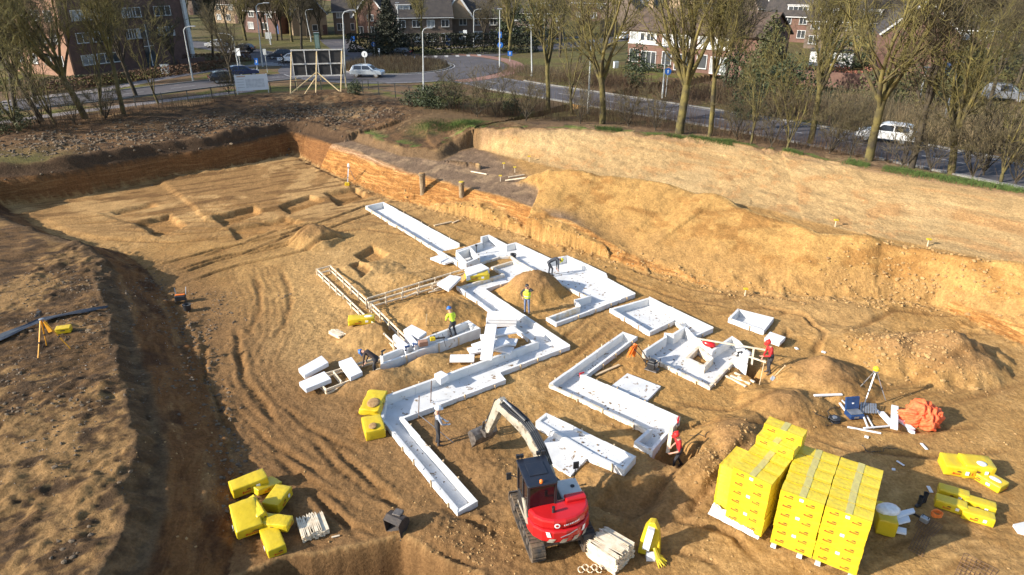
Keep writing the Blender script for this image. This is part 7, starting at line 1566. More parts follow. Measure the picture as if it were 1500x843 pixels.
# houses in the middle distance (front centre pixel, width, depth, wall, ridge, heading, brick ...)
HS = [((622, 68, 11, 9, 5.6, 4.2, R(12), BR['grey'], 'long grey brown house with white dormer above the dark hedge'), dict(dormer=[(-3.6, 2.6, 1.5)])),
      ((690, 64, 12, 9, 5.2, 4.4, R(2), BR['grey'], 'dark roofed house with light triangular gable right of the white dormer'), dict()),
      ((456, 52, 7.5, 10, 4.6, 4.4, R(24), BR['beige'], 'house with a plain sunlit beige gable behind left tree trunks'), dict(gable_front=True, wins=[(1.0, 1, 1.2, 1.3, 1, False)])),
      ((545, 56, 8, 10, 4.4, 4.6, R(-18), BR['red'], 'gabled house with white bargeboards left of the dark conifer'), dict(gable_front=True)),
      ((520, 50, 9, 9, 5.2, 4.0, R(10), BR['grey'], 'house with broad white window left of the gabled house'), dict()),
      ((410, 46, 9, 9, 5.2, 4.0, R(22), BR['red'], 'reddish house half hidden in the woods at left'), dict()),
      ((785, 56, 11, 9, 5.4, 4.2, R(-8), BR['grey'], 'brown brick house behind the first forked roadside tree'), dict(dormer=[(2, 2.4, 1.4)])),
      ((1335, 112, 9.5, 12, 5.6, 4.2, R(-22), BR['red'], 'house turning a blank red gable towards the scrub at right'), dict(gable_front=True, wins=[])),
      ((1240, 74, 15, 9, 5.2, 3.6, R(-30), BR['grey'], 'white trimmed house row behind the leaning forked tree'), dict(dormer=[(-4, 3.4, 1.5), (3, 3.0, 1.5)])),
      ((1160, 62, 12, 9, 5.2, 3.6, R(-32), BR['red'], 'house with wide dormer behind the slender roadside trunks'), dict(dormer=[(0, 4.0, 1.5)])),
      ((1420, 92, 11, 9, 5.2, 3.6, R(-28), BR['brown'], 'dark brick house behind the bushes at the right edge'), dict(dormer=[(1, 3.4, 1.5)]))]
for a, k in HS: house(*a, **k)
# pale light gable on the roof of the second house
q = [o for o in bpy.data.objects if o.get('label', '').startswith('dark roofed house with light')][0]
m = MB().add([(-5.2, -1.0, 4.9), (.6, -1.0, 4.9), (-2.3, -1.0, 8.9), (-5.2, 4.4, 4.9), (.6, 4.4, 4.9), (-2.3, 4.4, 8.9)], [(0, 1, 2), (1, 4, 5, 2), (3, 0, 2, 5), (0, 3, 4, 1)]); gw = m.build('cross_gable', BR['beige'], q)
for s in (-1, 1): MB().bar((-2.3 + s * 3.1, -1.1, 4.6), (-2.3, -1.1, 9.1), .1, .35).build('barge_board', M_WFR, gw)
rr_ = random.Random(99); KIND = ['small far house with pale dormer lost among bare trees', 'far brick house between bare crowns near the top edge', 'far house with brown roof near the top edge']
k = 0
for row, (y, n) in enumerate(((172, 9), (205, 10), (245, 11), (295, 12), (350, 13))):
    for i in range(n):
        x = lerp(-y * .80, y * .84, (i + .5) / n) + rr_.uniform(-3, 3); yy = y + rr_.uniform(-8, 8)
        if x < -60 and yy < 190: continue
        w = rr_.uniform(9, 16); uu = 750 + x / (yy * CP + 13 * SP) * 1000
        house(0, 0, w, 9, 5.2, rr_.uniform(3.4, 4.6), rr_.choice((R(-30), R(12), R(-8), R(58))), BR[rr_.choice(('red', 'grey', 'beige', 'brown'))], 'far %s house about %d percent across the photo, row %d behind the trees' % (rr_.choice(('brick', 'tiled')), int(uu / 15), row + 1), roof=rr_.choice((M_TILE, M_TILEB)), dormer=[(0, w * .4, 1.5)] if rr_.random() < .6 else None, loc=(x, yy, G), group='far houses', wins=[(-w * .3, .9, 1.8, 1.5, 2, True), (w * .1, .9, 1.8, 1.5, 2, False), (-w * .25, 3.5, 1.8, 1.3, 2, False), (w * .25, 3.5, 1.8, 1.3, 2, True)], chimney=False)
# white sheds and flat roofs at the right
for (u, v, s, l) in ((1240, 40, (12, 5, 3.0), 'long flat white fronted shed high behind the right trees'), (1200, 66, (4, 4, 2.6), 'small white garden shed among evergreens at right'), (1300, 30, (9, 5, 3), 'white flat roofed garage row near the top right'), (1215, 98, (6, 3, 2.2), 'low white lattice summer house above the red garden wall')):
    c = SG(u, v); t = thing('garden_shed', l, 'shed', (c.x, c.y, G - .05), R(-30), 'sheds and garages'); MB().box((0, s[1] / 2, s[2] / 2), s).build('wall', M_WFR, t); MB().box((0, s[1] / 2, s[2] + .08), (s[0] + .4, s[1] + .4, .16)).build('roof', M_TILE, t); window(t, -s[0] * .2, .9, min(1.6, s[0] * .3), 1.1, -.02, 2, False)
o = MB().box((0, 0, .9), (13, .25, 1.8)).build('garden_wall', BR['red']); c = SG(1222, 128); o.location = (c.x, c.y, G - .05); o.rotation_euler = (0, 0, R(-34)); tag(o, 'red brick garden wall behind the scrub at right', 'garden wall')
# ------------------------------------------------------------------ bare trees: trunk and limbs as one part, twigs as another
M_BARK = pm('mossy_bark', (.15, .122, .034), (.042, .034, .019), 1.2, .95, bump=.6, bscale=12); M_BARKD = pm('dark_bark', (.065, .05, .028), (.032, .025, .018), 1.5, .95, bump=.5, bscale=12)
M_TWIG = pm('olive_twigs', (.185, .158, .042), (.085, .07, .027), 1.0, .9); M_TWIGB = pm('brown_twigs', (.11, .088, .038), (.06, .047, .026), 1.0, .9)
class TubeSet:
    """many tapered tubes gathered quickly"""
    def __init__(s): s.v = []; s.f = []; s.n = 0
    def tube(s, pts, rads, n):
        base = s.n; L_ = len(pts)
        for i in range(L_):
            p = pts[i]; d = (pts[min(i + 1, L_ - 1)] - pts[max(i - 1, 0)]).normalized(); ref = Vector((0, 0, 1)) if abs(d.z) < .9 else Vector((1, 0, 0)); sx = d.cross(ref).normalized(); sy = d.cross(sx); r = rads[i]
            for k in range(n):
                a = 2 * pi * k / n; q = p + sx * (cos(a) * r) + sy * (sin(a) * r); s.v.append((q.x, q.y, q.z))
        for i in range(L_ - 1):
            for k in range(n): q = base + i * n; k2 = (k + 1) % n; s.f.append((q + k, q + k2, q + n + k2, q + n + k))
        s.n += L_ * n
    def mesh(s, name, mat):
        me = bpy.data.meshes.new(name); me.from_pydata(s.v, [], s.f); me.materials.append(mat); me.polygons.foreach_set('use_smooth', [True] * len(me.polygons)); me.update(); return me
def perp(d, rng):
    a = Vector((rng.gauss(0, 1), rng.gauss(0, 1), rng.gauss(0, 1))); a = a - d * a.dot(d); return a.normalized()
def limb(T, p, d, L_, r0, r1, n, rng, segs=5, up=.10, wob=.10):
    pts = [p.copy()]; rad = [r0]; q = p.copy(); dd = d.copy()
    for i in range(segs):
        dd = (dd + perp(dd, rng) * wob + Vector((0, 0, up))).normalized(); q = q + dd * (L_ / segs); pts.append(q.copy()); rad.append(lerp(r0, r1, (i + 1) / segs))
    T.tube(pts, rad, n); return pts, rad, dd
def grow_tree(seed, H=14.0, fork=4.5, r=.30, limbs=6, spread=.45, nb=8, nt=8, nf=4, twig=.013, lean=(0, 0), twigL=1.5):
    rng = random.Random(seed); T = TubeSet(); W = TubeSet()
    tp, tr, td = limb(T, Vector((0, 0, -.4)), Vector((lean[0], lean[1], 1)).normalized(), fork + .4, r, r * .78, 10, rng, 6, .02, .05)
    tips = []
    top = tp[-1]; jobs = []
    for k in range(limbs):
        a = 2 * pi * (k + rng.uniform(-.3, .3)) / limbs; sp = rng.uniform(.55, 1.25) * spread if k else .08
        d = Vector((cos(a) * sp + lean[0], sin(a) * sp + lean[1], 1)).normalized(); base = tp[-1] if rng.random() < .6 or k == 0 else tp[-2].lerp(tp[-1], rng.random())
        L_ = (H - fork) * rng.uniform(.75, 1.0) * (1.0 if k else 1.05); jobs.append((base, d, L_, r * rng.uniform(.38, .62)))
    for (b_, d, L_, rr) in jobs:
        pts, rad, dd = limb(T, b_, d, L_, rr, rr * .18, 7, rng, 8, .07, .13)
        for j in range(nb):
            f_ = rng.uniform(.15, 1); i = min(len(pts) - 2, int(f_ * (len(pts) - 1))); q = pts[i].lerp(pts[i + 1], rng.random()); ax = (pts[i + 1] - pts[i]).normalized()
            d2 = (ax * .75 + perp(ax, rng) * rng.uniform(.45, 1.0)).normalized(); L2 = L_ * rng.uniform(.22, .42) * (1.15 - .5 * f_); r2 = max(.018, rad[i] * .5)
            p2, ra2, _ = limb(T, q, d2, L2, r2, r2 * .35, 5, rng, 4, .13, .16)
            for m_ in range(nt):
                g = rng.uniform(.2, 1); i2 = min(len(p2) - 2, int(g * (len(p2) - 1))); q2 = p2[i2].lerp(p2[i2 + 1], rng.random()); a2 = (p2[i2 + 1] - p2[i2]).normalized()
                d3 = (a2 * .7 + perp(a2, rng) * .8 + Vector((0, 0, .25))).normalized(); L3 = twigL * rng.uniform(.5, 1.2)
                p3, _, _ = limb(W, q2, d3, L3, twig * 1.4, twig * .8, 3, rng, 3, .10, .18)
                for k_ in range(nf):
                    q3 = p3[rng.randrange(1, 4)]; d4 = (d3 * .7 + perp(d3, rng) * .8).normalized(); limb(W, q3, d4, L3 * rng.uniform(.3, .6), twig, twig * .6, 3, rng, 2, .08, .15)
    return T, W
def tree_proto(seed, bark, twm, **k):
    T, W = grow_tree(seed, **k); return T.mesh('trunk', bark), W.mesh('crown', twm)
TP = {'big%d' % i: tree_proto(40 + i, M_BARK, M_TWIG, H=15.5, fork=[4.6, 5.2, 4.0, 5.6][i], r=[.33, .28, .38, .25][i], limbs=[7, 6, 8, 6][i], spread=[.46, .36, .55, .30][i], nb=9, nt=8, nf=4, twig=.014, lean=[(0, 0), (.03, 0), (-.02, 0), (.05, .02)][i]) for i in range(4)}
TP.update({'mid%d' % i: tree_proto(60 + i, M_BARKD, M_TWIGB, H=13, fork=[3.2, 4.4, 2.6][i], r=.26, limbs=6, spread=[.45, .35, .5][i], nb=8, nt=8, nf=5, twig=.017, twigL=1.7) for i in range(3)})
TP.update({'slim%d' % i: tree_proto(80 + i, M_BARK, M_TWIG, H=9.5, fork=[1.2, .6][i], r=.13, limbs=[4, 6][i], spread=[.28, .42][i], nb=6, nt=6, nf=3, twig=.011, twigL=1.2) for i in range(2)})
TP.update({'shrub%d' % i: tree_proto(90 + i, M_BARKD, M_TWIGB, H=[3.6, 4.6][i], fork=.25, r=.07, limbs=[9, 8][i], spread=[.75, .6][i], nb=5, nt=5, nf=3, twig=.010, twigL=.8) for i in range(2)})
def tree(kind, x, y, label, group, rz=0, sc=1.0, name='bare_tree', cat='tree', z=None, tilt=(0, 0)):
    t = thing(name, label, cat, (x, y, (gz(x, y) if z is None else z) - .05), rz, group); t.scale = (sc, sc, sc); t.rotation_euler = (tilt[0], tilt[1], rz)
    link_mesh('trunk', TP[kind][0], t); link_mesh('crown', TP[kind][1], t); return t
GT = 'bare trees along the right bank top'
for k, (u, v, kd, rz, sc, tl, l) in enumerate((
    (803, 160, 'big1', .3, .92, (0, -.03), 'forked bare tree first from the left along the right road, low V fork'),
    (838, 168, 'slim0', 1.0, 1.35, (0, .02), 'slim yellowish bare tree between the first and third roadside trunks'),
    (882, 182, 'big0', 2.2, .95, (0, 0), 'thick bare roadside tree with a broom of upright limbs'),
    (995, 196, 'big2', .9, 1.05, (0, -.02), 'biggest bare tree on the bank top, thick dark forked trunk'),
    (1040, 200, 'big3', 4.2, .90, (0, .05), 'slender bare tree leaning right beside the biggest trunk'),
    (1186, 212, 'big1', 5.0, .95, (0, .03), 'yellow mossy bare tree with many upright stems, right of evergreens'),
    (1272, 236, 'big0', 3.3, 1.02, (0, .10), 'bare tree with pale broken trunk leaning right beside the white car'),
    (1335, 246, 'mid1', 1.7, .95, (0, .12), 'dark leaning bare tree right of the white car'),
    (1392, 256, 'big2', 2.6, .74, (0, .10), 'short pollarded mossy tree near the right frame edge'),
    (1466, 268, 'slim1', .5, 1.1, (0, .15), 'thin leaning bare tree at the right frame edge'),
    (1100, 212, 'slim0', 2.5, .85, (0, .05), 'thin pale sapling before the evergreen shrubs'),
    (1152, 220, 'slim1', 3.9, .9, (0, .04), 'bunch of thin pale stems left of the mossy upright tree'))):
    c = GP(u, v); tree(kd, c.x, c.y, l, GT, rz, sc, tilt=tl)
GL_ = 'bare trees by the left street'
for (u, v, kd, rz, sc, tl, l) in ((126, 174, 'big0', 1.2, .98, (0, -.20), 'big dark tree leaning left before the dark apartment wall'), (182, 168, 'big3', 2.0, .9, (0, -.10), 'upright mossy tree before the dark apartment wall'), (200, 142, 'mid1', .4, .9, (0, -.06), 'dark tree just beyond the left street, before the wall'), (341, 125, 'mid0', 2.4, .72, (0, -.02), 'small forked tree beside the white notice board'), (82, 182, 'slim1', .2, 1.1, (0, -.16), 'multi stemmed sapling left of the big leaning tree'), (30, 192, 'slim1', 1.4, 1.15, (0, -.2), 'dense multi stemmed sapling at the left frame edge'), (312, 84, 'mid1', 3.0, .85, (0, -.03), 'dark trunk on the green verge up the left street'), (258, 103, 'mid2', 1.0, .75, (0, -.08), 'dark tree with level branches before the apartment corner'), (22, 160, 'mid0', 4.0, 1.0, (0, -.15), 'dark tree beyond the left street at the frame edge'), (0, 178, 'big1', 4.4, .8, (0, -.2), 'mossy tree cut by the left frame edge'), (62, 178, 'mid1', .8, .95, (0, -.17), 'thin dark tree leaning left of the big leaning tree'), (150, 170, 'slim0', 2.8, 1.25, (0, -.12), 'slim tree between the big leaning tree and the upright mossy one'), (232, 152, 'slim0', 1.1, 1.1, (0, -.08), 'slim tree right of the upright mossy tree by the fence'), (52, 152, 'mid2', 2.2, .95, (0, -.16), 'broad dark tree before the sunlit apartment end'), (96, 128, 'mid0', .3, .9, (0, -.12), 'dark tree close to the apartment corner')):
    c = GP(u, v); tree(kd, c.x, c.y, l, GL_, rz, sc, tilt=tl)
GM = 'bare trees beyond the roundabout'
for k, (u, v, kd, l) in enumerate(((428, 62, 'big0', 'dark tree with low fork left of the beige gable'), (526, 66, 'big1', 'sunlit double trunk tree above the square blue sign'), (541, 62, 'mid1', 'thin tree right of the sunlit double trunk'), (622, 80, 'big3', 'trimmed tree before the white bay of the grey house'), (709, 72, 'mid0', 'brown bushy tree right of the triangular gable'), (747, 78, 'big2', 'broad mossy tree beyond the blue signs'), (406, 60, 'mid2', 'dark tree at the left edge of the woods by lamp'), (470, 58, 'mid0', 'dark tree right of the beige gable'), (360, 60, 'big2', 'mossy tree in the woods beyond the left street'), (335, 56, 'mid1', 'slim dark tree in the woods left of cars'), (385, 54, 'mid0', 'dark bushy tree in woods behind tall lamp'), (585, 52, 'mid1', 'tree rising behind the dark conifer'), (660, 56, 'mid2', 'tree rising behind the dark hedge'), (820, 84, 'mid1', 'dark tree behind the first forked roadside tree'), (850, 92, 'mid0', 'bare tree between the roadside trunks, beyond the verge'), (1075, 122, 'mid2', 'dark ivy trunk before the right terrace doors'), (1060, 128, 'mid1', 'dark trunk with ivy left of terrace doors'))):
    c = SG(u, v); tree(kd, c.x, c.y, l, GM, k * 1.3, rnd.uniform(.8, 1.0))
# the many trees in the gardens and woods behind
rr_ = random.Random(5); K = 0
for (y0, y1, n, x0, x1) in ((128, 150, 12, -.62, -.2), (140, 175, 18, -.6, .75), (175, 215, 26, -.72, .8), (215, 270, 30, -.74, .82), (270, 350, 30, -.76, .84), (102, 130, 12, .42, .8), (78, 100, 8, .62, .9), (70, 90, 6, .66, .95)):
    for i in range(n):
        y = rr_.uniform(y0, y1); x = y * lerp(x0, x1, (i + rr_.uniform(.1, .9)) / n)
        q = [math.hypot(x - RB.x, y - RB.y) < 24]; 
        dr = min(float(poly_dist(np.array([x]), np.array([y]), pl)[0][0]) for pl, w in ROAD_XY)
        if q[0] or dr < 6.5: continue
        if x < -45 and y < 122: continue
        depth = y * CP + 13 * SP; uu = int(round((750 + x / depth * 1000) / 15)); K += 1
        tree(rr_.choice(('mid0', 'mid1', 'mid2', 'mid1', 'big1', 'big3')), x, y, 'bare tree number %d among the gardens, %d percent across and about %d metres off' % (K, uu, int(y)), 'bare trees among the far gardens', rr_.uniform(0, 6.28), rr_.uniform(.75, 1.1), z=G)
# ------------------------------------------------------------------ evergreens, hedges: clouds of leaf-sized faces round a stem
M_LEAF = pm('evergreen_leaves', (.045, .06, .018), (.018, .028, .010), 3, .7); M_LEAFY = pm('olive_leaves', (.085, .085, .026), (.04, .042, .016), 2, .8); M_HEDGE = pm('dark_hedge_leaves', (.032, .034, .014), (.016, .018, .010), 2, .8); M_BEECH = pm('brown_beech_leaves', (.13, .065, .03), (.075, .038, .02), 2, .85); M_REDL = pm('reddish_shrub', (.24, .09, .05), (.14, .055, .035), 2, .85)
def leaf_mesh(name, fn, n, size, seed, mat):
    r_ = np.random.default_rng(seed); p = fn(r_, n); nn = len(p); a = r_.normal(size=(nn, 3)); a /= np.linalg.norm(a, axis=1)[:, None]; b_ = np.cross(a, r_.normal(size=(nn, 3))); b_ /= np.linalg.norm(b_, axis=1)[:, None]; s = size * r_.uniform(.6, 1.4, (nn, 1))
    v = np.stack([p - a * s, p - b_ * s * .55, p + a * s, p + b_ * s * .55], 1).reshape(-1, 3); me = bpy.data.meshes.new(name); me.from_pydata(v.tolist(), [], [(4 * i, 4 * i + 1, 4 * i + 2, 4 * i + 3) for i in range(nn)]); me.materials.append(mat); me.update(); return me
def ell(rx, ry, rz, z0):
    def fn(r_, n):
        d = r_.normal(size=(n, 3)); d /= np.linalg.norm(d, axis=1)[:, None]; l = 1 + .28 * np.sin(d[:, 0] * 5 + 1) * np.sin(d[:, 1] * 4) + .2 * np.sin(d[:, 2] * 7 + d[:, 0] * 3); rad = l * r_.uniform(.45, 1, n) ** .5; return d * rad[:, None] * np.array([rx, ry, rz]) + np.array([0, 0, z0])
    return fn
def cone(r, H):
    def fn(r_, n):
        z = H * (1 - np.sqrt(r_.uniform(0, 1, n))) ; a = r_.uniform(0, 2 * pi, n); rad = r * (1 - z / H) ** .8 * (.75 + .25 * np.sin(z * 5 + 3 * np.sin(a * 3))) * r_.uniform(.5, 1.08, n); return np.stack([rad * np.cos(a), rad * np.sin(a), z + .3], 1)
    return fn
def hedge_fn(L_, W_, H):
    def fn(r_, n): p = r_.uniform(-.5, .5, (n, 3)) * np.array([L_, W_, H]); k = r_.integers(0, 3, n); s = np.sign(p); ax = np.where(k == 0, 2, 1); idx = np.arange(n); p[idx, ax] = s[idx, ax] * np.array([L_, W_, H])[ax] * .5 * r_.uniform(.86, 1.04, n); p[:, 2] += H / 2; return p
    return fn
def shrubby(u, v, fn, n, size, mat, label, name='evergreen_shrub', cat='shrub', group='evergreens and hedges', stem=(.08, 1.2), rz=0.0, loc=None):
    c = GP(u, v) if loc is None else Vector(loc); t = thing(name, label, cat, c, rz, group); link_mesh('foliage', leaf_mesh('foliage', fn, n, size, int(u * 7 + v), mat), t)
    if stem: MB().tube([(0, 0, -.2), (.03, 0, stem[1] * .5), (0, .02, stem[1])], [stem[0], stem[0] * .8, stem[0] * .5], 7).build('stem', M_BARKD, t)
    return t
shrubby(571, 82, cone(4.4, 9.5), 9000, .17, M_HEDGE, 'big dark conifer standing beyond the roundabout under the tall pale lamp', 'conifer', 'tree', stem=(.25, 7)); shrubby(762, 64, ell(6, 4, 4, 3.2), 3500, .24, M_LEAF, 'dark evergreen clump behind the broad mossy tree', stem=(.2, 3)); shrubby(722, 58, ell(4, 3, 2.5, 2.0), 1800, .22, M_LEAF, 'rounded green bush at the end of the dark hedge', stem=(.15, 2))
shrubby(1118, 140, cone(4.2, 9), 5000, .17, M_LEAFY, 'tall loose evergreen beside the right end of the terrace', 'conifer', 'tree', stem=(.2, 6)); shrubby(1150, 150, ell(4.5, 3, 2.5, 2), 3000, .16, M_LEAF, 'dark evergreen shrub left of the red garden wall', stem=(.15, 2)); shrubby(1092, 176, ell(1.6, 1.3, 1.8, 1.6), 2500, .10, M_LEAF, 'dark holly bush on the bank top among trunks', stem=(.08, 1.6)); shrubby(1078, 128, ell(2.2, 2, 2.4, 2), 2200, .14, M_LEAF, 'ivy clad green shrub before the right terrace doors', stem=(.1, 2)); shrubby(930, 128, ell(1.4, 1.2, 2.6, 2.3), 1800, .13, M_LEAF, 'narrow evergreen by the grey pole with the blue sign', stem=(.1, 2))
shrubby(1330, 150, ell(6, 3.5, 2.2, 1.8), 3500, .16, M_LEAFY, 'olive thicket at the foot of the blank red gable', stem=(.1, 1.5)); shrubby(1440, 128, ell(6, 4, 3, 2.4), 3500, .17, M_LEAFY, 'olive thicket behind the grey van', stem=(.1, 1.5)); shrubby(1250, 100, ell(5, 3, 2.6, 2.2), 3000, .17, M_LEAF, 'evergreen thicket behind the red garden wall', stem=(.1, 1.5)); shrubby(1205, 118, ell(3, 2, 1.1, .9), 1500, .13, M_REDL, 'reddish leaved shrub before the garden wall, left one', stem=(.05, .8)); shrubby(1268, 124, ell(3, 2, 1.1, .9), 1500, .13, M_REDL, 'reddish leaved shrub before the garden wall, right one', stem=(.05, .8))
shrubby(648, 158, ell(2.6, 1.4, 1.5, 1.2), 4000, .09, M_LEAF, 'dark green bramble thicket at the corner of the bank top fence', stem=(.05, 1)); shrubby(618, 155, ell(2.2, 1.0, 1.0, .8), 2500, .09, M_LEAF, 'low dark ivy clump along the mesh fence', stem=(.05, .7)); shrubby(520, 138, ell(.9, .8, .8, .7), 1200, .08, M_LEAF, 'small dark bush at the right end of the hoarding', stem=(.04, .6)); shrubby(748, 168, ell(.9, .7, .8, .7), 1500, .08, M_LEAF, 'small dark bush at the edge of the pale upper slope', stem=(.04, .6)); shrubby(8, 192, ell(2.5, 2, 1.2, .9), 2200, .10, M_LEAFY, 'dark brush at the left frame edge by the fence', stem=(.05, .9))
shrubby(650, 76, hedge_fn(34, 1.6, 3.0), 6500, .22, M_HEDGE, 'long dark clipped hedge before the houses across the roundabout', 'hedge', 'hedge', stem=(.1, 2.5), rz=.02); shrubby(215, 116, hedge_fn(30, 1.3, 1.2), 5000, .14, M_BEECH, 'low brown hedge along the foot of the dark apartment wall', 'hedge', 'hedge', stem=(.06, 1.0), rz=atan2(22, 12)); shrubby(85, 128, hedge_fn(16, 1.4, 1.2), 2500, .14, M_LEAFY, 'olive hedge before the sunlit apartment end', 'hedge', 'hedge', stem=(.06, 1.0), rz=.5); shrubby(300, 92, hedge_fn(14, 1.2, 1.3), 2500, .14, M_BEECH, 'low brown hedge turning the apartment corner', 'hedge', 'hedge', stem=(.06, 1.0), rz=.35); shrubby(700, 80, hedge_fn(20, 1, .9), 2500, .14, M_LEAFY, 'low olive hedge at the roadside before the dark hedge', 'hedge', 'hedge', stem=(.05, .7), rz=.25); shrubby(948, 104, hedge_fn(7, 1, 1.0), 1500, .12, M_LEAF, 'clipped front garden hedge of the white windowed terrace', 'hedge', 'hedge', stem=(.05, .7), rz=-.7)
for k, (u, v, kd, sc, l) in enumerate(((660, 162, 'shrub1', 1.0, 'bare shrub right of the bramble thicket'), (700, 172, 'shrub0', 1.1, 'reddish bare shrub above the grassy corner'), (726, 172, 'shrub1', 1.0, 'bare shrub left of the small dark bush'), (770, 178, 'shrub0', 1.1, 'bare shrub at the foot of the first forked tree'), (850, 182, 'shrub1', .9, 'bare shrub between the second and third trunks'), (920, 186, 'shrub0', 1.0, 'bare shrub right of the broom shaped tree'), (960, 192, 'shrub1', .9, 'bare shrub left of the biggest trunk'), (1080, 206, 'shrub0', 1.1, 'bare shrub by the holly bush'), (1130, 216, 'shrub1', 1.1, 'bare shrub right of the thin pale sapling'), (1215, 226, 'shrub0', 1.2, 'bare shrub right of the mossy upright tree'), (1245, 232, 'shrub1', 1.0, 'bare shrub left of the pale broken trunk'), (1320, 246, 'shrub0', 1.1, 'bare shrub before the white car'), (1362, 252, 'shrub1', 1.0, 'bare shrub left of the pollarded tree'), (1425, 262, 'shrub0', 1.2, 'bare shrub right of the pollarded tree'), (1440, 258, 'shrub1', 1.3, 'arching bare shrub near the right frame edge'), (1488, 270, 'shrub0', 1.2, 'bare shrub cut by the right frame edge'), (60, 186, 'shrub1', 1.1, 'bare shrub below the multi stemmed saplings'), (155, 176, 'shrub0', 1.0, 'bare shrub between the two mossy left trees'), (110, 184, 'shrub1', .9, 'bare shrub at the foot of big leaning tree'), (335, 138, 'shrub0', .8, 'small bare shrub left of the notice board'))):
    c = GP(u, v); tree(kd, c.x, c.y, l, 'bare shrubs on the bank tops', k * .9, sc, 'bare_shrub', 'shrub')
# ------------------------------------------------------------------ uncountable undergrowth and grass
def stems(name, pts, h0, h1, rad, mat, seed, lean=.35, label=None):
    """thin bent stems, three-sided, one object"""
    r_ = np.random.default_rng(seed); p = np.array(pts); n = len(p); H = r_.uniform(h0, h1, n); a = r_.uniform(0, 2 * pi, n); l = r_.uniform(0, lean, n) * H; V = []
    off = np.array([[cos(q), sin(q), 0] for q in (0, 2.094, 4.189)])
    for f_, rr in ((0, 1), (.55, .75), (1, .3)):
        c = p + np.stack([l * f_ ** 1.6 * np.cos(a), l * f_ ** 1.6 * np.sin(a), H * f_], 1); V.append(c[:, None, :] + off[None] * rad * rr)
    V = np.stack(V, 1).reshape(-1, 3); F_ = []
    for i in range(2):
        for k in range(3): F_.append(np.stack([np.arange(n) * 9 + i * 3 + k, np.arange(n) * 9 + i * 3 + (k + 1) % 3, np.arange(n) * 9 + i * 3 + 3 + (k + 1) % 3, np.arange(n) * 9 + i * 3 + 3 + k], 1))
    F_ = np.concatenate(F_); me = bpy.data.meshes.new(name); me.from_pydata(V.tolist(), [], F_.tolist()); me.materials.append(mat); me.update(); o = link_mesh(name, me); return tag(o, label, kind='stuff')
def scatter(line, n, w, seed, z=None):
    r_ = random.Random(seed); out = []; L_ = [GP(*q) if z is None else P(q[0], q[1], z) for q in line]
    for i in range(n):
        k = r_.randrange(len(L_) - 1); p = L_[k].lerp(L_[k + 1], r_.random()); p = Vector((p.x + r_.gauss(0, w * .5), p.y + r_.gauss(0, w * .5), 0)); dr = min(float(poly_dist(np.array([p.x]), np.array([p.y]), pl)[0][0]) - w_ / 2 for pl, w_ in ROAD_XY[:1])
        if dr < .4: continue
        out.append((p.x, p.y, gz(p.x, p.y) - .05))
    return out
M_DRY = pm('dry_stems', (.17, .105, .055), (.10, .062, .036), 1.0, .95); M_STRAW = pm('straw_stems', (.34, .26, .14), (.24, .17, .09), 1.0, .95); M_GRN = pm('green_blades', (.10, .15, .03), (.06, .095, .02), 2.0, .85)
stems('undergrowth', scatter([(655, 160), (720, 170), (790, 173), (880, 179), (990, 191), (1100, 205)], 1700, 1.5, 1), .4, 1.8, .012, M_DRY, 2, .4, 'brown dry stems and brush along the bank top under the trees'); stems('undergrowth', scatter([(1060, 200), (1200, 220), (1330, 242), (1500, 272)], 1500, 1.4, 3), .4, 1.7, .011, M_DRY, 4, .5)
stems('undergrowth', scatter([(840, 122), (900, 124), (1000, 138), (1100, 156), (1200, 172)], 2600, 5, 5, G), .5, 2.4, .025, M_DRY, 6, .4); stems('undergrowth', scatter([(1200, 160), (1300, 180), (1400, 198), (1500, 214)], 2400, 5, 7, G), .6, 3.0, .02, M_STRAW, 8, .5); stems('undergrowth', scatter([(0, 190), (90, 184), (200, 170), (330, 148)], 900, 1.6, 9), .4, 1.6, .013, M_DRY, 10, .4)
stems('undergrowth', scatter([(760, 158), (880, 168), (1000, 180), (1120, 196), (1250, 216), (1400, 238), (1500, 255)], 2200, 2.2, 23, G), .8, 3.2, .012, M_DRY, 24, .35); stems('undergrowth', scatter([(700, 160), (800, 164), (900, 172)], 500, 1.5, 25), .8, 2.6, .010, M_STRAW, 26, .35)
r_ = random.Random(3); pts = []
for i in range(5200):
    a = r_.uniform(0, 2 * pi); q = 8.0 * sqrt(r_.random()); x, y = RB.x + q * cos(a), RB.y + q * sin(a); pts.append((x, y, gz(x, y)))
stems('ornamental_grass', pts[:3600], .3, .9, .03, M_STRAW, 11, .6); stems('ornamental_grass', pts[3600:], .4, 1.2, .03, M_DRY, 12, .6)
stems('ornamental_grass', scatter([(745, 100), (780, 108), (820, 116), (860, 118)], 2200, 5, 13, G), .3, .9, .03, M_STRAW, 14, .6)
stems('grass_tufts', scatter([(620, 184), (668, 186), (700, 184)], 2600, 1.6, 15), .10, .3, .012, M_GRN, 16, .8); stems('grass_tufts', [p for p in scatter([(840, 186), (940, 194), (1060, 208), (1110, 217), (1200, 230), (1340, 256), (1500, 282)], 12000, .8, 17) if fbm(np.array([p[0] * .35]), np.array([p[1] * .35]), 9, 2)[0] > .0], .10, .34, .016, M_GRN, 18, .8)
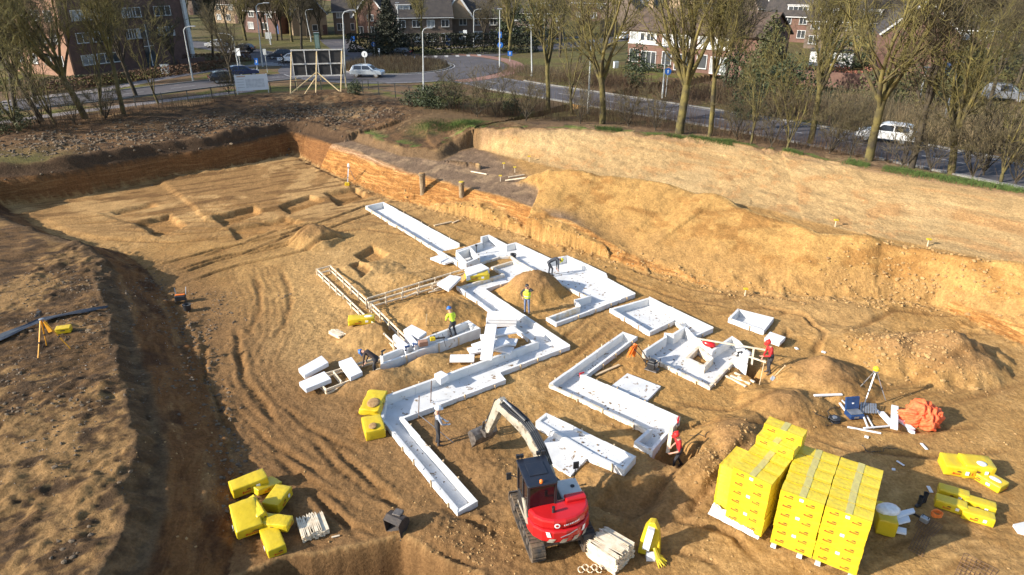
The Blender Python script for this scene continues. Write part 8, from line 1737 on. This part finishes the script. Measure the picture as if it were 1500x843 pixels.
# loose clods, stones and splinters on the banks and the floor
M_CLOD = pm('soil_clods', (.26, .165, .08), (.15, .09, .045), 3, .95, bump=.4); M_CLODD = pm('topsoil_clods', (.16, .115, .07), (.085, .06, .038), 3, .95, bump=.4); M_CLODG = pm('sand_clods', (.40, .25, .10), (.29, .165, .062), 3, .95, bump=.4); M_STONE = pm('pale_stones', (.5, .46, .40), (.36, .32, .27), 3, .9)
def clods(name, gen, n, s0, s1, mat, seed, zf=None):
    r_ = random.Random(seed); ico = bmesh.new(); bmesh.ops.create_icosphere(ico, subdivisions=1, radius=1); bv = np.array([v.co[:] for v in ico.verts]); bf = np.array([[v.index for v in f.verts] for f in ico.faces]); ico.free(); rg = np.random.default_rng(seed); V = []; F_ = []; b_ = 0
    for i in range(n):
        q = gen(r_)
        if q is None: continue
        x, y = q; s = s0 + (s1 - s0) * r_.random() ** 3; v = bv * (1 + rg.uniform(-.28, .28, (len(bv), 1))) * np.array([s * r_.uniform(.7, 1.5), s * r_.uniform(.7, 1.3), s * .7]); a = r_.uniform(0, 6.28); v = v @ np.array([[cos(a), sin(a), 0], [-sin(a), cos(a), 0], [0, 0, 1]]) + np.array([x, y, (gz(x, y) if zf is None else zf(x, y)) + s * .15]); V.append(v); F_.append(bf + b_); b_ += len(bv)
    me = bpy.data.meshes.new(name); me.from_pydata(np.concatenate(V).tolist(), [], np.concatenate(F_).tolist()); me.materials.append(mat); me.update(); return tag(link_mesh(name, me), kind='stuff')
def along(px, w, z=None):
    L_ = [GP(*q) for q in px]
    def g(r_): k = r_.randrange(len(L_) - 1); p = L_[k].lerp(L_[k + 1], r_.random()); return (p.x + r_.gauss(0, w), p.y + r_.gauss(0, w))
    return g
def area(x0, x1, y0, y1, thr=None, sd=0):
    def g(r_):
        x, y = r_.uniform(x0, x1), r_.uniform(y0, y1)
        if thr is not None and fbm(np.array([x * .6]), np.array([y * .6]), sd, 3)[0] < thr: return None
        return (x, y)
    return g
def off_units(g):
    def h_(r_):
        q = g(r_)
        if q is None: return None
        X, Y = np.array([q[0]]), np.array([q[1]])
        for pl in list(UNIT_XY.values()) + list(SLAB_XY.values()):
            if inside(X, Y, pl)[0]: return None
        return q
    return h_
clods('soil_clods', along([(225, 407), (262, 470), (300, 560), (335, 640), (350, 700), (352, 780)], .4), 600, .02, .09, M_CLODD, 1); clods('soil_clods', along([(515, 270), (640, 303), (800, 348), (940, 394), (1060, 424), (1212, 442), (1360, 450)], .5), 1100, .02, .10, M_CLODG, 2)
clods('soil_clods', area(-30, -14.5, 17, 36, .0, 5), 3500, .015, .06, M_CLODD, 3); clods('soil_clods', area(-30, -12.5, 12, 36, .06, 15), 4500, .015, .09, M_CLODD, 13); clods('soil_clods', off_units(area(-14, 26, 15, 42, .04, 6)), 6000, .010, .05, M_CLODG, 4); clods('soil_clods', along([(1290, 380), (1340, 392), (1380, 400), (1440, 410), (1490, 425)], 1.3), 480, .02, .13, M_CLODG, 5); clods('pale_stones', area(-28, -15.5, 17, 36), 350, .012, .03, M_STONE, 7); clods('soil_clods', along([(0, 225), (150, 205), (300, 185), (440, 165), (560, 170)], 2.0), 3500, .03, .17, M_CLODD, 8); clods('soil_clods', along([(1180, 405), (1240, 412), (1300, 418), (1370, 425)], .9), 220, .02, .10, M_CLODG, 9)
clods('soil_clods', along([(640, 770), (700, 790), (760, 810)], .8), 300, .012, .05, M_CLODG, 10); clods('soil_clods', along([(1280, 500), (1330, 510), (1400, 520)], .9), 400, .03, .12, M_CLODG, 11); clods('soil_clods', along([(1060, 655), (1040, 690), (1090, 640)], .6), 260, .02, .07, M_CLODG, 12)

# crumbs of sand and soil spilled on the foam
def on_units(r_):
    k = r_.choice(['zigzag', 'zigzag', 'zigzag', 'head', 'head', 'elbow', 'elbow', 'crooked', 'crooked', 'strip', 'tray_bend', 'beam']); pl = UNIT_XY[k]; x0, x1 = min(p[0] for p in pl), max(p[0] for p in pl); y0, y1 = min(p[1] for p in pl), max(p[1] for p in pl); x, y = r_.uniform(x0, x1), r_.uniform(y0, y1)
    X, Y = np.array([x]), np.array([y])
    if not inside(X, Y, inset_np(pl, .18))[0] or (k == 'crooked' and inside(X, Y, HOLE_XY)[0]) or fbm(X * .9, Y * .9, 44, 3)[0] < .03: return None
    return (x, y)
def unit_z(x, y):
    for k, pl in UNIT_XY.items():
        if inside(np.array([x]), np.array([y]), pl)[0]: return FLOORZ.get(k, -.16)
    return 0
clods('soil_crumbs', on_units, 6000, .010, .045, pm('damp_crumbs', (.20, .125, .06), (.10, .06, .03), 3, .95), 21, unit_z)
